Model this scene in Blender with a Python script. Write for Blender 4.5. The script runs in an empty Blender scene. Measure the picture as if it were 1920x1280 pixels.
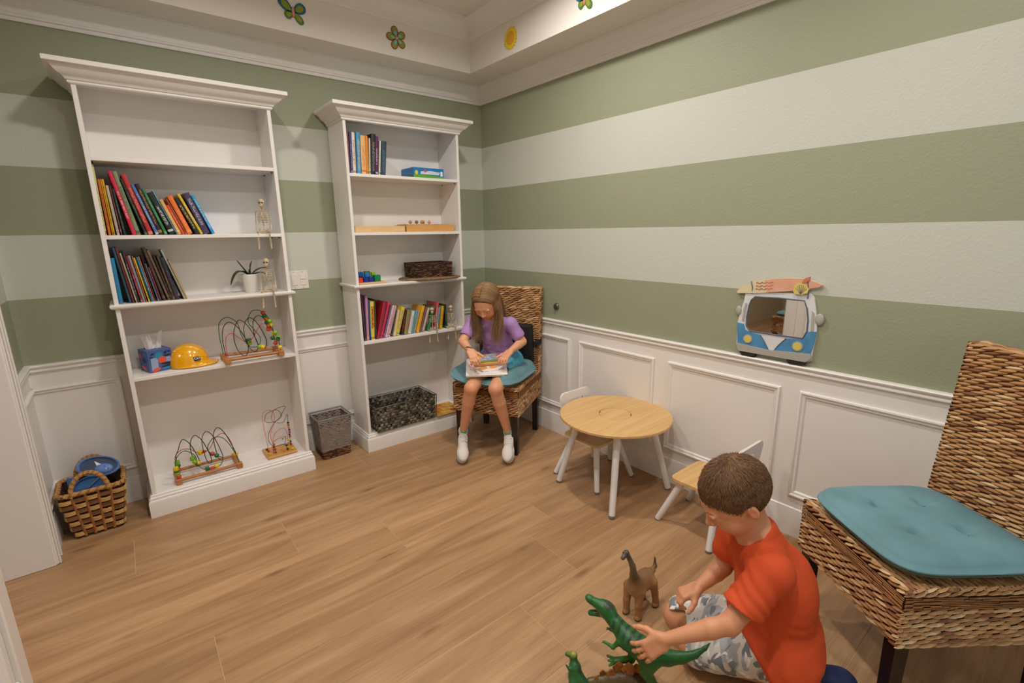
import bpy, bmesh, math, random
import numpy as np
from mathutils import Vector, Matrix, Euler
random.seed(7)
RNG = np.random.default_rng(7)
PI = math.pi
scene = bpy.context.scene
COL = scene.collection

# ------------------------------------------------------------------ camera
cd = bpy.data.cameras.new('camera'); cam = bpy.data.objects.new('camera', cd); COL.objects.link(cam)
cd.sensor_width = 36.0; cd.sensor_fit = 'HORIZONTAL'; cd.lens = 900.628 / 1920 * 36.0
cd.clip_start = 0.05; cd.clip_end = 60
_f = Vector((0.61058973, 0.75992652, -0.22291674)); _r = Vector((0.7775621, -0.62866519, -0.01331401)); _u = _r.cross(_f)
cam.matrix_world = Matrix(((_r.x, _u.x, -_f.x, -2.28528), (_r.y, _u.y, -_f.y, -3.18421), (_r.z, _u.z, -_f.z, 1.41701), (0, 0, 0, 1)))
scene.camera = cam

# ------------------------------------------------------------------ colour management, world
scene.view_settings.view_transform = 'Standard'; scene.view_settings.look = 'None'
scene.view_settings.gamma = 1.0; scene.view_settings.use_curve_mapping = False
scene.view_settings.exposure = 0.0
w = bpy.data.worlds.new('world'); scene.world = w; w.use_nodes = True
w.node_tree.nodes['Background'].inputs[0].default_value = (0.55, 0.62, 0.75, 1)
w.node_tree.nodes['Background'].inputs[1].default_value = 0.15

# ------------------------------------------------------------------ lights: recessed cans in the tray ceiling, plus added fills
CANS = [(-1.90, -1.40, 12.0), (-0.84, -1.40, 15.0), (-1.90, -2.75, 15.0), (-0.84, -2.75, 7.0)]
def area(name, loc, power, size, col, rot=(0, 0, 0), spread=170, shape='DISK'):
    l = bpy.data.lights.new(name, 'AREA'); l.shape = shape; l.size = size; l.energy = power; l.color = col
    l.spread = math.radians(spread)
    o = bpy.data.objects.new(name, l); COL.objects.link(o); o.location = loc; o.rotation_euler = rot
    return o
WARM = (1.0, 0.96, 0.92)
for (cx, cy, cp) in CANS:
    area('can_light', (cx, cy, 2.738), cp, 0.13, WARM, spread=164)
area('hall_fill', (-4.2, -1.2, 2.40), 18, 0.5, (1.0, 0.93, 0.85))  # added fill that brightens the hall; no lamp fixture stands there
area('rear_cool_fill', (-1.1, -4.22, 1.45), 6, 1.3, (0.78, 0.88, 1.0), rot=(math.radians(90), 0, 0), shape='SQUARE')  # added cool fill from the rear; the front wall has no window

# ------------------------------------------------------------------ helpers: materials
def lin(c):
    r = []
    for v in c[:3]:
        v = v / 255.0
        r.append(v / 12.92 if v <= 0.04045 else ((v + 0.055) / 1.055) ** 2.4)
    return (*r, 1.0)
MATS = {}
def M(name, col, rough=0.5, metal=0.0, bump=None, var=None, coat=0.0, alpha=1.0, trans=0.0, spec=None, emit=0.0, stretch=None):
    """principled material; bump=(scale,strength,dist); var=(scale,amount[,second colour])"""
    if name in MATS: return MATS[name]
    m = bpy.data.materials.new(name); m.use_nodes = True; nt = m.node_tree; b = nt.nodes['Principled BSDF']
    b.inputs['Base Color'].default_value = lin(col); b.inputs['Roughness'].default_value = rough
    b.inputs['Metallic'].default_value = metal; b.inputs['Coat Weight'].default_value = coat
    b.inputs['Alpha'].default_value = alpha; b.inputs['Transmission Weight'].default_value = trans
    if spec is not None: b.inputs['Specular IOR Level'].default_value = spec
    if emit: b.inputs['Emission Color'].default_value = lin(col); b.inputs['Emission Strength'].default_value = emit
    tc = None
    def coords():
        nonlocal tc
        if tc is None:
            tc0 = nt.nodes.new('ShaderNodeTexCoord'); mp = nt.nodes.new('ShaderNodeMapping')
            nt.links.new(tc0.outputs['Object'], mp.inputs['Vector'])
            if stretch: mp.inputs['Scale'].default_value = stretch
            tc = mp.outputs['Vector']
        return tc
    if var:
        n = nt.nodes.new('ShaderNodeTexNoise'); n.inputs['Scale'].default_value = var[0]; n.inputs['Detail'].default_value = 5
        nt.links.new(coords(), n.inputs['Vector'])
        mx = nt.nodes.new('ShaderNodeMix'); mx.data_type = 'RGBA'
        c2 = lin(var[2]) if len(var) > 2 else tuple([x * (1 - var[1]) for x in lin(col)[:3]] + [1])
        mx.inputs['A'].default_value = lin(col); mx.inputs['B'].default_value = c2
        cr = nt.nodes.new('ShaderNodeMapRange'); cr.inputs['From Min'].default_value = .35; cr.inputs['From Max'].default_value = .65
        cr.inputs['To Max'].default_value = 1.0 if len(var) < 3 else var[1]
        nt.links.new(n.outputs['Fac'], cr.inputs['Value']); nt.links.new(cr.outputs['Result'], mx.inputs['Factor'])
        nt.links.new(mx.outputs['Result'], b.inputs['Base Color'])
    if bump:
        n = nt.nodes.new('ShaderNodeTexNoise'); n.inputs['Scale'].default_value = bump[0]; n.inputs['Detail'].default_value = 3
        nt.links.new(coords(), n.inputs['Vector'])
        bn = nt.nodes.new('ShaderNodeBump'); bn.inputs['Strength'].default_value = bump[1]; bn.inputs['Distance'].default_value = bump[2] if len(bump) > 2 else .002
        nt.links.new(n.outputs['Fac'], bn.inputs['Height']); nt.links.new(bn.outputs['Normal'], b.inputs['Normal'])
    MATS[name] = m
    return m
def MC(name, rough=0.5, sss=0.0, coat=0.0, bump=None, mul=(255, 255, 255), metal=0.0):
    """material whose colour comes from the mesh's own Col attribute"""
    if name in MATS: return MATS[name]
    m = bpy.data.materials.new(name); m.use_nodes = True; nt = m.node_tree; b = nt.nodes['Principled BSDF']
    a = nt.nodes.new('ShaderNodeAttribute'); a.attribute_name = 'Col'
    nt.links.new(a.outputs['Color'], b.inputs['Base Color']); b.inputs['Roughness'].default_value = rough
    b.inputs['Coat Weight'].default_value = coat; b.inputs['Metallic'].default_value = metal
    if sss:
        b.inputs['Subsurface Weight'].default_value = sss; b.inputs['Subsurface Radius'].default_value = (.6, .25, .15); b.inputs['Subsurface Scale'].default_value = .012
    if bump:
        n = nt.nodes.new('ShaderNodeTexNoise'); n.inputs['Scale'].default_value = bump[0]; tcn = nt.nodes.new('ShaderNodeTexCoord')
        nt.links.new(tcn.outputs['Object'], n.inputs['Vector'])
        bn = nt.nodes.new('ShaderNodeBump'); bn.inputs['Strength'].default_value = bump[1]; bn.inputs['Distance'].default_value = bump[2]
        nt.links.new(n.outputs['Fac'], bn.inputs['Height']); nt.links.new(bn.outputs['Normal'], b.inputs['Normal'])
    MATS[name] = m
    return m

# ------------------------------------------------------------------ helpers: objects
ORG = {}
def setp(o, label=None, cat=None, group=None, kind=None):
    if label: o['label'] = label
    if cat: o['category'] = cat
    if group: o['group'] = group
    if kind: o['kind'] = kind
    return o
def thing(name, label, cat, loc=(0, 0, 0), group=None, kind=None):
    o = bpy.data.objects.new(name, None); COL.objects.link(o); o.location = loc; o.empty_display_size = .05
    ORG[o.name] = Vector(loc)
    return setp(o, label, cat, group, kind)
def link(name, me, mats, parent=None, smooth=None):
    o = bpy.data.objects.new(name, me); COL.objects.link(o)
    for m in (mats if isinstance(mats, (list, tuple)) else [mats]): me.materials.append(m)
    if parent is not None:
        o.parent = parent; ORG[o.name] = ORG.get(parent.name, Vector((0, 0, 0)))
    return o
def shade(me, ang=40):
    me.polygons.foreach_set('use_smooth', [True] * len(me.polygons))
    try: me.set_sharp_from_angle(angle=math.radians(ang))
    except Exception: pass
class MB:
    """collects shapes and links them as one mesh object"""
    def __init__(s): s.v = []; s.f = []; s.c = []; s.m = []
    def add(s, vs, fs, col=None, mi=0):
        n = len(s.v); s.v += [tuple(v) for v in vs]; s.f += [tuple(i + n for i in f) for f in fs]
        s.c += [col or (1, 1, 1, 1)] * len(vs); s.m += [mi] * len(fs)
        return s
    def box(s, lo, hi, col=None, mi=0, T=None):
        x0, y0, z0 = lo; x1, y1, z1 = hi
        vs = [Vector(p) for p in ((x0, y0, z0), (x1, y0, z0), (x1, y1, z0), (x0, y1, z0), (x0, y0, z1), (x1, y0, z1), (x1, y1, z1), (x0, y1, z1))]
        if T is not None: vs = [T @ v for v in vs]
        return s.add(vs, [(0, 3, 2, 1), (4, 5, 6, 7), (0, 1, 5, 4), (1, 2, 6, 5), (2, 3, 7, 6), (3, 0, 4, 7)], col, mi)
    def rbox(s, lo, hi, r, col=None, mi=0, T=None, seg=1):
        bm = bmesh.new(); bmesh.ops.create_cube(bm, size=1)
        c = [(a + b) / 2 for a, b in zip(lo, hi)]; d = [b - a for a, b in zip(lo, hi)]
        for v in bm.verts: v.co = Vector((c[0] + v.co.x * d[0], c[1] + v.co.y * d[1], c[2] + v.co.z * d[2]))
        bmesh.ops.bevel(bm, geom=list(bm.edges), offset=r, segments=seg, profile=.5, affect='EDGES')
        bm.verts.index_update()
        vs = [v.co.copy() for v in bm.verts]; fs = [tuple(v.index for v in f.verts) for f in bm.faces]; bm.free()
        if T is not None: vs = [T @ v for v in vs]
        return s.add(vs, fs, col, mi)
    def tube(s, pts, r, n=8, col=None, mi=0, cap=True, closed=False):
        pts = [Vector(p) for p in pts]; L = len(pts); rs = r if isinstance(r, (list, tuple)) else [r] * L
        vs = []; up = None
        for i, p in enumerate(pts):
            if closed: t = (pts[(i + 1) % L] - pts[i - 1])
            else: t = (pts[min(i + 1, L - 1)] - pts[max(i - 1, 0)])
            t = t.normalized() if t.length > 1e-9 else Vector((0, 0, 1))
            if up is None: up = Vector((0, 0, 1)) if abs(t.z) < .9 else Vector((1, 0, 0))
            a = t.cross(up); a = a.normalized() if a.length > 1e-6 else t.orthogonal().normalized()
            b = a.cross(t).normalized(); up = b
            for k in range(n):
                q = 2 * PI * k / n; vs.append(p + (a * math.cos(q) + b * math.sin(q)) * rs[i])
        fs = []
        for i in range(L if closed else L - 1):
            j = (i + 1) % L
            for k in range(n): fs.append((i * n + k, i * n + (k + 1) % n, j * n + (k + 1) % n, j * n + k))
        if cap and not closed: fs += [tuple(range(n - 1, -1, -1)), tuple(range((L - 1) * n, L * n))]
        return s.add(vs, fs, col, mi)
    def lathe(s, prof, c=(0, 0, 0), n=24, col=None, mi=0, T=None, sx=1, sy=1):
        vs = []; L = len(prof)
        for (r, z) in prof:
            for k in range(n):
                q = 2 * PI * k / n; v = Vector((r * math.cos(q) * sx, r * math.sin(q) * sy, z))
                if T is not None: v = T @ v
                vs.append(v + Vector(c))
        fs = []
        for i in range(L - 1):
            for k in range(n): fs.append((i * n + k, i * n + (k + 1) % n, (i + 1) * n + (k + 1) % n, (i + 1) * n + k))
        if prof[0][0] > 1e-6: fs.append(tuple(range(n - 1, -1, -1)))
        if prof[-1][0] > 1e-6: fs.append(tuple(range((L - 1) * n, L * n)))
        return s.add(vs, fs, col, mi)
    def ball(s, c, r, n=12, m=8, col=None, mi=0, T=None):
        r3 = r if isinstance(r, (tuple, list)) else (r, r, r)
        vs = [Vector((0, 0, -r3[2]))]
        for j in range(1, m):
            a = -PI / 2 + PI * j / m
            for k in range(n):
                q = 2 * PI * k / n; vs.append(Vector((r3[0] * math.cos(a) * math.cos(q), r3[1] * math.cos(a) * math.sin(q), r3[2] * math.sin(a))))
        vs.append(Vector((0, 0, r3[2])))
        fs = [(0, 1 + (k + 1) % n, 1 + k) for k in range(n)]
        for j in range(m - 2):
            for k in range(n): fs.append((1 + j * n + k, 1 + j * n + (k + 1) % n, 1 + (j + 1) * n + (k + 1) % n, 1 + (j + 1) * n + k))
        b = 1 + (m - 2) * n
        fs += [(b + k, b + (k + 1) % n, len(vs) - 1) for k in range(n)]
        if T is not None: vs = [T @ v for v in vs]
        return s.add([v + Vector(c) for v in vs], fs, col, mi)
    def prism(s, poly, d0, d1, fn, col=None, mi=0):
        """poly of 2D points, fn(a,b,d)->3D"""
        n = len(poly); vs = [fn(a, b, d0) for a, b in poly] + [fn(a, b, d1) for a, b in poly]
        fs = [tuple(range(n)), tuple(range(2 * n - 1, n - 1, -1))] + [(i, i + n, (i + 1) % n + n, (i + 1) % n) for i in range(n)]
        return s.add(vs, fs, col, mi)
    def sweep(s, prof, path, nrm, closed=False, col=None, mi=0):
        """mitred moulding: prof (a,b): a = left of the path in its plane, b = along nrm"""
        nrm = Vector(nrm).normalized(); P = [Vector(p) for p in path]; L = len(P); vs = []
        for i in range(L):
            if closed: t0 = (P[i] - P[i - 1]).normalized(); t1 = (P[(i + 1) % L] - P[i]).normalized()
            else:
                t1 = (P[min(i + 1, L - 1)] - P[min(i, L - 2)]).normalized(); t0 = (P[max(i, 1)] - P[max(i - 1, 0)]).normalized()
            a0 = nrm.cross(t0); a1 = nrm.cross(t1); m = a0 + a1; m = m / m.length; m = m / max(.2, m.dot(a0))
            for (a, b) in prof: vs.append(P[i] + m * a + nrm * b)
        n = len(prof); fs = []
        for i in range(L if closed else L - 1):
            j = (i + 1) % L
            for k in range(n - 1): fs.append((i * n + k, j * n + k, j * n + k + 1, i * n + k + 1))
            fs.append((i * n + n - 1, j * n + n - 1, j * n, i * n))
        if not closed: fs += [tuple(range(n)), tuple(range(L * n - 1, (L - 1) * n - 1, -1))]
        return s.add(vs, fs, col, mi)
    def build(s, name, mats, parent=None, smooth=None, colors=False, fixn=True):
        org = ORG.get(parent.name, Vector((0, 0, 0))) if parent is not None else Vector((0, 0, 0))
        me = bpy.data.meshes.new(name)
        me.from_pydata([(v[0] - org.x, v[1] - org.y, v[2] - org.z) for v in s.v], [], s.f)
        if colors:
            a = me.color_attributes.new('Col', 'FLOAT_COLOR', 'POINT')
            a.data.foreach_set('color', np.array(s.c, dtype=np.float32).ravel())
        if any(s.m): me.polygons.foreach_set('material_index', s.m)
        if fixn:
            bm = bmesh.new(); bm.from_mesh(me); bmesh.ops.recalc_face_normals(bm, faces=bm.faces); bm.to_mesh(me); bm.free()
        if smooth: shade(me, smooth)
        me.update()
        return link(name, me, mats, parent)
def dup(root):
    r = root.copy(); COL.objects.link(r)
    for ch in list(root.children):
        c = ch.copy(); COL.objects.link(c); c.parent = r
        for g in ch.children:
            d = g.copy(); COL.objects.link(d); d.parent = c
    return r
def spline(pts, n=6, closed=False):
    P = [Vector(p) for p in pts]; out = []; L = len(P)
    for i in range(L if closed else L - 1):
        if closed: a, b, c, d = P[i - 1], P[i], P[(i + 1) % L], P[(i + 2) % L]
        else: a, b, c, d = P[max(i - 1, 0)], P[i], P[i + 1], P[min(i + 2, L - 1)]
        for k in range(n):
            t = k / n
            out.append(.5 * ((2 * b) + (c - a) * t + (2 * a - 5 * b + 4 * c - d) * t * t + (3 * b - a - 3 * c + d) * t ** 3))
    if not closed: out.append(P[-1])
    return out
def text_mesh(name, txt, size, depth, T, mat, parent, spacing=1.0, align='CENTER'):
    cu = bpy.data.curves.new(name, 'FONT'); cu.body = txt; cu.size = size; cu.extrude = depth; cu.align_x = align; cu.align_y = 'CENTER'
    cu.space_character = spacing; cu.resolution_u = 3
    o = bpy.data.objects.new(name + '_tmp', cu); COL.objects.link(o)
    dg = bpy.context.evaluated_depsgraph_get(); me = bpy.data.meshes.new_from_object(o.evaluated_get(dg))
    bpy.data.objects.remove(o)
    org = ORG.get(parent.name, Vector((0, 0, 0))) if parent is not None else Vector((0, 0, 0))
    me.transform(Matrix.Translation(-org) @ T); me.name = name
    return link(name, me, mat, parent)
def frame(o, x, y, z=None):
    """4x4 from origin, x axis, y axis"""
    x = Vector(x).normalized(); y = Vector(y); y = (y - x * y.dot(x)).normalized(); z = x.cross(y)
    return Matrix(((x.x, y.x, z.x, o[0]), (x.y, y.y, z.y, o[1]), (x.z, y.z, z.z, o[2]), (0, 0, 0, 1)))

# ------------------------------------------------------------------ helpers: distance field modelling for soft shapes
class SDF:
    def __init__(s, lo, hi, h):
        s.h = h; s.lo = np.array(lo, float); n = np.ceil((np.array(hi) - s.lo) / h).astype(int) + 1
        s.n = n; s.g = np.full(tuple(n), .3, np.float32)
        s.ax = [(s.lo[i] + h * np.arange(n[i])).astype(np.float32) for i in range(3)]
    def sub(s, lo, hi):
        sl = []
        for i in range(3):
            a = int(np.clip((lo[i] - s.lo[i]) / s.h, 0, s.n[i] - 1)); b = int(np.clip((hi[i] - s.lo[i]) / s.h + 2, a + 1, s.n[i])); sl.append(slice(a, b))
        sl = tuple(sl)
        return sl, s.ax[0][sl[0]][:, None, None], s.ax[1][sl[1]][None, :, None], s.ax[2][sl[2]][None, None, :]
    def comb(s, sl, d, k, op):
        g = s.g[sl]
        if op == 's': d = -d; sg = -1
        else: sg = 1
        if op == 'u':
            h = np.maximum(k - np.abs(g - d), 0) / k if k > 0 else 0
            s.g[sl] = np.minimum(g, d) - h * h * k * .25
        else:
            h = np.maximum(k - np.abs(g - d), 0) / k if k > 0 else 0
            s.g[sl] = np.maximum(g, d) + h * h * k * .25
    def cap(s, a, b, ra, rb=None, k=.012, op='u'):
        rb = ra if rb is None else rb; a = np.array(a, np.float32); b = np.array(b, np.float32); R = max(ra, rb) + k + 3 * s.h + .02
        sl, X, Y, Z = s.sub(np.minimum(a, b) - R, np.maximum(a, b) + R)
        v = b - a; L = float(v @ v) + 1e-12
        t = np.clip(((X - a[0]) * v[0] + (Y - a[1]) * v[1] + (Z - a[2]) * v[2]) / L, 0, 1)
        d = np.sqrt((X - a[0] - t * v[0]) ** 2 + (Y - a[1] - t * v[1]) ** 2 + (Z - a[2] - t * v[2]) ** 2) - (ra + t * (rb - ra))
        s.comb(sl, d, k, op); return s
    def chain(s, pts, rs, k=.012, op='u', k2=.006):
        for i in range(len(pts) - 1): s.cap(pts[i], pts[i + 1], rs[i], rs[i + 1], k if i == 0 else min(k, k2), op)
        return s
    def ell(s, c, r, A=None, k=.012, op='u'):
        c = np.array(c, np.float32); r = np.array(r, np.float32); R = float(r.max()) + k + 3 * s.h + .02
        sl, X, Y, Z = s.sub(c - R, c + R); x, y, z = X - c[0], Y - c[1], Z - c[2]
        if A is None: p = (x, y, z)
        else: p = tuple(x * float(a[0]) + y * float(a[1]) + z * float(a[2]) for a in A)
        q0 = sum((p[i] / r[i]) ** 2 for i in range(3)); q1 = sum((p[i] / r[i] ** 2) ** 2 for i in range(3))
        k0 = np.sqrt(q0); d = k0 * (k0 - 1) / np.sqrt(q1 + 1e-9)
        s.comb(sl, d, k, op); return s
    def rbox(s, c, hf, A, r, k=.01, op='u'):
        c = np.array(c, np.float32); R = float(np.linalg.norm(hf)) + k + 3 * s.h + .02
        sl, X, Y, Z = s.sub(c - R, c + R); x, y, z = X - c[0], Y - c[1], Z - c[2]
        q = [np.abs(x * float(a[0]) + y * float(a[1]) + z * float(a[2])) - (hf[i] - r) for i, a in enumerate(A)]
        d = np.sqrt(sum(np.maximum(e, 0) ** 2 for e in q)) + np.minimum(np.maximum(np.maximum(q[0], q[1]), q[2]), 0) - r
        s.comb(sl, d, k, op); return s
    def cut(s, p, n, k=.004):
        n = np.array(n, float); n /= np.linalg.norm(n)
        d = (s.ax[0][:, None, None] - p[0]) * n[0] + (s.ax[1][None, :, None] - p[1]) * n[1] + (s.ax[2][None, None, :] - p[2]) * n[2]
        h = np.maximum(k - np.abs(s.g - d), 0) / k
        s.g = (np.maximum(s.g, d) + h * h * k * .25).astype(np.float32); return s
    def disp(s, fn):
        X, Y, Z = s.ax[0][:, None, None], s.ax[1][None, :, None], s.ax[2][None, None, :]
        s.g = (s.g + fn(X, Y, Z)).astype(np.float32); return s
    def mesh(s):
        g = s.g; g = g.copy()
        for ax in range(3):
            for e in (0, -1):
                sl = [slice(None)] * 3; sl[ax] = e; g[tuple(sl)] = np.maximum(g[tuple(sl)], 1e-3)
        ins = g < 0; n = g.shape
        cnt = np.zeros(tuple(k - 1 for k in n), np.int8)
        for dx in (0, 1):
            for dy in (0, 1):
                for dz in (0, 1): cnt += ins[dx:n[0] - 1 + dx, dy:n[1] - 1 + dy, dz:n[2] - 1 + dz]
        act = (cnt > 0) & (cnt < 8); idx = np.argwhere(act); vid = np.full(act.shape, -1, np.int64); vid[act] = np.arange(len(idx))
        acc = np.zeros((len(idx), 3)); num = np.zeros(len(idx))
        cs = [(0, 0, 0), (1, 0, 0), (0, 1, 0), (1, 1, 0), (0, 0, 1), (1, 0, 1), (0, 1, 1), (1, 1, 1)]
        gv = [g[idx[:, 0] + c[0], idx[:, 1] + c[1], idx[:, 2] + c[2]] for c in cs]
        for i in range(8):
            for j in range(i + 1, 8):
                if sum(abs(a - b) for a, b in zip(cs[i], cs[j])) != 1: continue
                m = (gv[i] < 0) != (gv[j] < 0)
                if not m.any(): continue
                t = (gv[i][m] / (gv[i][m] - gv[j][m]))[:, None]
                acc[m] += np.array(cs[i]) + t * (np.array(cs[j]) - np.array(cs[i])); num[m] += 1
        V = s.lo + s.h * (idx + acc / num[:, None]); F = []
        for ax in range(3):
            a1, a2 = [(1, 2), (2, 0), (0, 1)][ax]
            sl0 = [slice(None)] * 3; sl1 = [slice(None)] * 3; sl0[ax] = slice(0, -1); sl1[ax] = slice(1, None)
            A = ins[tuple(sl0)]; B = ins[tuple(sl1)]; e = np.argwhere(A != B)
            e = e[(e[:, a1] > 0) & (e[:, a2] > 0) & (e[:, a1] < n[a1] - 1) & (e[:, a2] < n[a2] - 1)]
            u = np.zeros(3, int); u[a1] = 1; v = np.zeros(3, int); v[a2] = 1
            q = [e - u - v, e - v, e, e - u]; ids = np.stack([vid[p[:, 0], p[:, 1], p[:, 2]] for p in q], 1)
            fl = A[e[:, 0], e[:, 1], e[:, 2]]
            ids[~fl] = ids[~fl][:, ::-1]; F.append(ids)
        F = np.concatenate(F); F = F[(F >= 0).all(1)]
        return V, F
def mesh_np(name, V, F, mat, parent=None, colfn=None, relax=0):
    if relax:
        for _ in range(relax):
            S = np.zeros_like(V); N = np.zeros(len(V))
            for a, b in ((0, 1), (1, 2), (2, 3), (3, 0)):
                for i, j in ((a, b), (b, a)):
                    S += np.stack([np.bincount(F[:, i], V[F[:, j], q], len(V)) for q in range(3)], 1); N += np.bincount(F[:, i], minlength=len(V))
            V = V * .4 + .6 * S / np.maximum(N, 1)[:, None]
    org = np.array(ORG.get(parent.name, Vector((0, 0, 0)))) if parent is not None else np.zeros(3)
    me = bpy.data.meshes.new(name); me.vertices.add(len(V)); me.vertices.foreach_set('co', (V - org).astype(np.float32).ravel())
    me.loops.add(F.size); me.loops.foreach_set('vertex_index', F.astype(np.int32).ravel())
    me.polygons.add(len(F)); me.polygons.foreach_set('loop_start', np.arange(0, F.size, F.shape[1], dtype=np.int32))
    me.update(calc_edges=True); me.validate()
    me.polygons.foreach_set('use_smooth', [True] * len(me.polygons))
    if colfn is not None:
        c = np.ones((len(V), 4), np.float32); c[:, :3] = colfn(V)
        a = me.color_attributes.new('Col', 'FLOAT_COLOR', 'POINT'); a.data.foreach_set('color', c.ravel())
    return link(name, me, mat, parent)
def sobj(name, S, mat, parent=None, colfn=None, relax=1):
    V, F = S.mesh(); return mesh_np(name, V, F, mat, parent, colfn, relax)
def wav(seed, freq, n=6):
    r = np.random.default_rng(seed); D = r.normal(size=(n, 3)) * freq; ph = r.uniform(0, 6.28, n)
    return lambda X, Y, Z: sum(np.sin(X * D[i, 0] + Y * D[i, 1] + Z * D[i, 2] + ph[i]) for i in range(n)) / n
L3 = lambda c: np.array(lin(c)[:3])
# ================================================================== the setting
WHITE = M('white_paint', (236, 231, 226), .38, bump=(30, .05, .001))
CEILM = M('ceiling_paint', (232, 226, 219), .7)
def stripe_mat():
    m = bpy.data.materials.new('striped_wall_paint'); m.use_nodes = True; nt = m.node_tree; b = nt.nodes['Principled BSDF']
    tc = nt.nodes.new('ShaderNodeTexCoord'); sp = nt.nodes.new('ShaderNodeSeparateXYZ'); nt.links.new(tc.outputs['Object'], sp.inputs[0])
    dv = nt.nodes.new('ShaderNodeMath'); dv.operation = 'DIVIDE'; dv.inputs[1].default_value = 3.0; nt.links.new(sp.outputs['Z'], dv.inputs[0])
    cr = nt.nodes.new('ShaderNodeValToRGB'); cr.color_ramp.interpolation = 'CONSTANT'; nt.links.new(dv.outputs[0], cr.inputs[0])
    G = lin((154, 158, 132)); Wh = lin((202, 204, 192)); e = cr.color_ramp.elements
    e[0].position = 0; e[0].color = G; e[1].position = 1.1255 / 3; e[1].color = Wh
    for z, c in ((1.4295, G), (1.7335, Wh), (2.039, G)):
        q = e.new(z / 3); q.color = c
    n = nt.nodes.new('ShaderNodeTexNoise'); n.inputs['Scale'].default_value = 95; n.inputs['Detail'].default_value = 4; nt.links.new(tc.outputs['Object'], n.inputs['Vector'])
    bn = nt.nodes.new('ShaderNodeBump'); bn.inputs['Strength'].default_value = .35; bn.inputs['Distance'].default_value = .003
    nt.links.new(n.outputs['Fac'], bn.inputs['Height']); nt.links.new(bn.outputs['Normal'], b.inputs['Normal'])
    nt.links.new(cr.outputs[0], b.inputs['Base Color']); b.inputs['Roughness'].default_value = .55
    return m
STR = stripe_mat()
HALLW = M('hall_wall_paint', (196, 180, 152), .7, bump=(90, .2, .002))
XL = -2.715; YF = -4.3
def struct(name, mb, m, **k): return setp(mb.build(name, m, **k), kind='structure')
struct('wall_back', MB().box((XL - .14, 0, 0), (.15, .15, 2.95)), STR)
struct('wall_right', MB().box((0, YF - .15, 0), (.15, 0, 2.95)), STR)
struct('wall_front', MB().box((XL - .14, YF - .15, 0), (0, YF, 2.95)), STR)
DN = -1.275
wl = MB().box((XL - .14, -.44, 0), (XL, 0, 2.95)).box((XL - .14, DN, 2.1), (XL, -.44, 2.95)).box((XL - .14, YF, 0), (XL, DN, 2.95))
struct('wall_left', wl, STR)
# hall beyond the opening
struct('wall_hall_back', MB().box((-6.2, .15, 0), (XL - .14, .3, 2.6)), HALLW)
struct('wall_hall_left', MB().box((-6.35, -4.45, 0), (-6.2, .3, 2.6)), HALLW)
struct('wall_hall_front', MB().box((-6.2, -4.45, 0), (XL - .14, -4.3, 2.6)), HALLW)
struct('ceiling_hall', MB().box((-6.35, -4.45, 2.45), (XL - .14, .3, 2.6)), CEILM)
# ceiling: soffit ring, raised tray
TX0, TX1, TY0, TY1 = -2.445, -.27, -4.03, -.27
cb = MB().box((XL, TY1, 2.45), (0, 0, 2.55)).box((XL, YF, 2.45), (0, TY0, 2.55)).box((XL, TY0, 2.45), (TX0, TY1, 2.55)).box((TX1, TY0, 2.45), (0, TY1, 2.55))
cb.box((TX0 - .02, TY1, 2.55), (TX1 + .02, TY1 + .02, 2.77)).box((TX0 - .02, TY0 - .02, 2.55), (TX1 + .02, TY0, 2.77))
cb.box((TX0 - .02, TY0, 2.55), (TX0, TY1, 2.77)).box((TX1, TY0, 2.55), (TX1 + .02, TY1, 2.77))
cb.box((XL, YF, 2.75), (0, 0, 2.85))
struct('ceiling', cb, CEILM)
# crown mouldings
CROWN = [(0, 2.338), (.010, 2.338), (.013, 2.346), (.013, 2.352), (.020, 2.356), (.022, 2.364), (.018, 2.368), (.022, 2.39), (.032, 2.412), (.046, 2.43), (.052, 2.434), (.054, 2.442), (.062, 2.444), (.062, 2.452), (0, 2.452)]
def crown(name, path, prof, closed=False): return struct(name, MB().sweep(prof, path, (0, 0, 1), closed), WHITE, smooth=35)
crown('trim_1', [(XL, YF, 0), (0, YF, 0), (0, 0, 0), (XL, 0, 0)], CROWN, True)
TRC = [(0, 2.638), (.006, 2.638), (.010, 2.642), (.010, 2.652), (.016, 2.655), (.018, 2.664), (.014, 2.667), (.020, 2.69), (.036, 2.715), (.058, 2.732), (.066, 2.735), (.072, 2.742), (.078, 2.744), (.078, 2.752), (0, 2.752)]
crown('trim_2', [(TX0, TY0, 0), (TX1, TY0, 0), (TX1, TY1, 0), (TX0, TY1, 0)], TRC, True)
# wainscot boards, chair rail, baseboards, panel frames
struct('wainscot_right', MB().box((-.006, YF, 0), (0, -.006, .80)), WHITE)
struct('wainscot_back', MB().box((XL, -.006, 0), (0, 0, .80)), WHITE)
struct('wainscot_left', MB().box((XL, -.36, 0), (XL + .006, -.006, .80)).box((XL, YF, 0), (XL + .006, DN - .08, .80)), WHITE)
RAIL = [(0, .822), (.010, .822), (.020, .820), (.024, .815), (.022, .809), (.014, .805), (.013, .800), (.018, .795), (.018, .789), (.010, .785), (.009, .779), (0, .776)]
crown('trim_3', [(0, YF, 0), (0, 0, 0), (XL, 0, 0), (XL, -.36, 0)], RAIL)
BASE = [(0, .142), (.008, .142), (.013, .138), (.014, .128), (.016, .120), (.016, 0), (0, 0)]
crown('trim_4', [(XL, DN - .08, 0), (XL, YF, 0)], RAIL)
BASE = [(0, .142), (.008, .142), (.013, .138), (.014, .128), (.016, .120), (.016, 0), (0, 0)]
crown('baseboard_left', [(XL, DN - .08, 0), (XL, YF, 0)], BASE)
crown('baseboard_right', [(0, YF, 0), (0, 0, 0), (XL, 0, 0), (XL, -.36, 0)], BASE)
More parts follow.
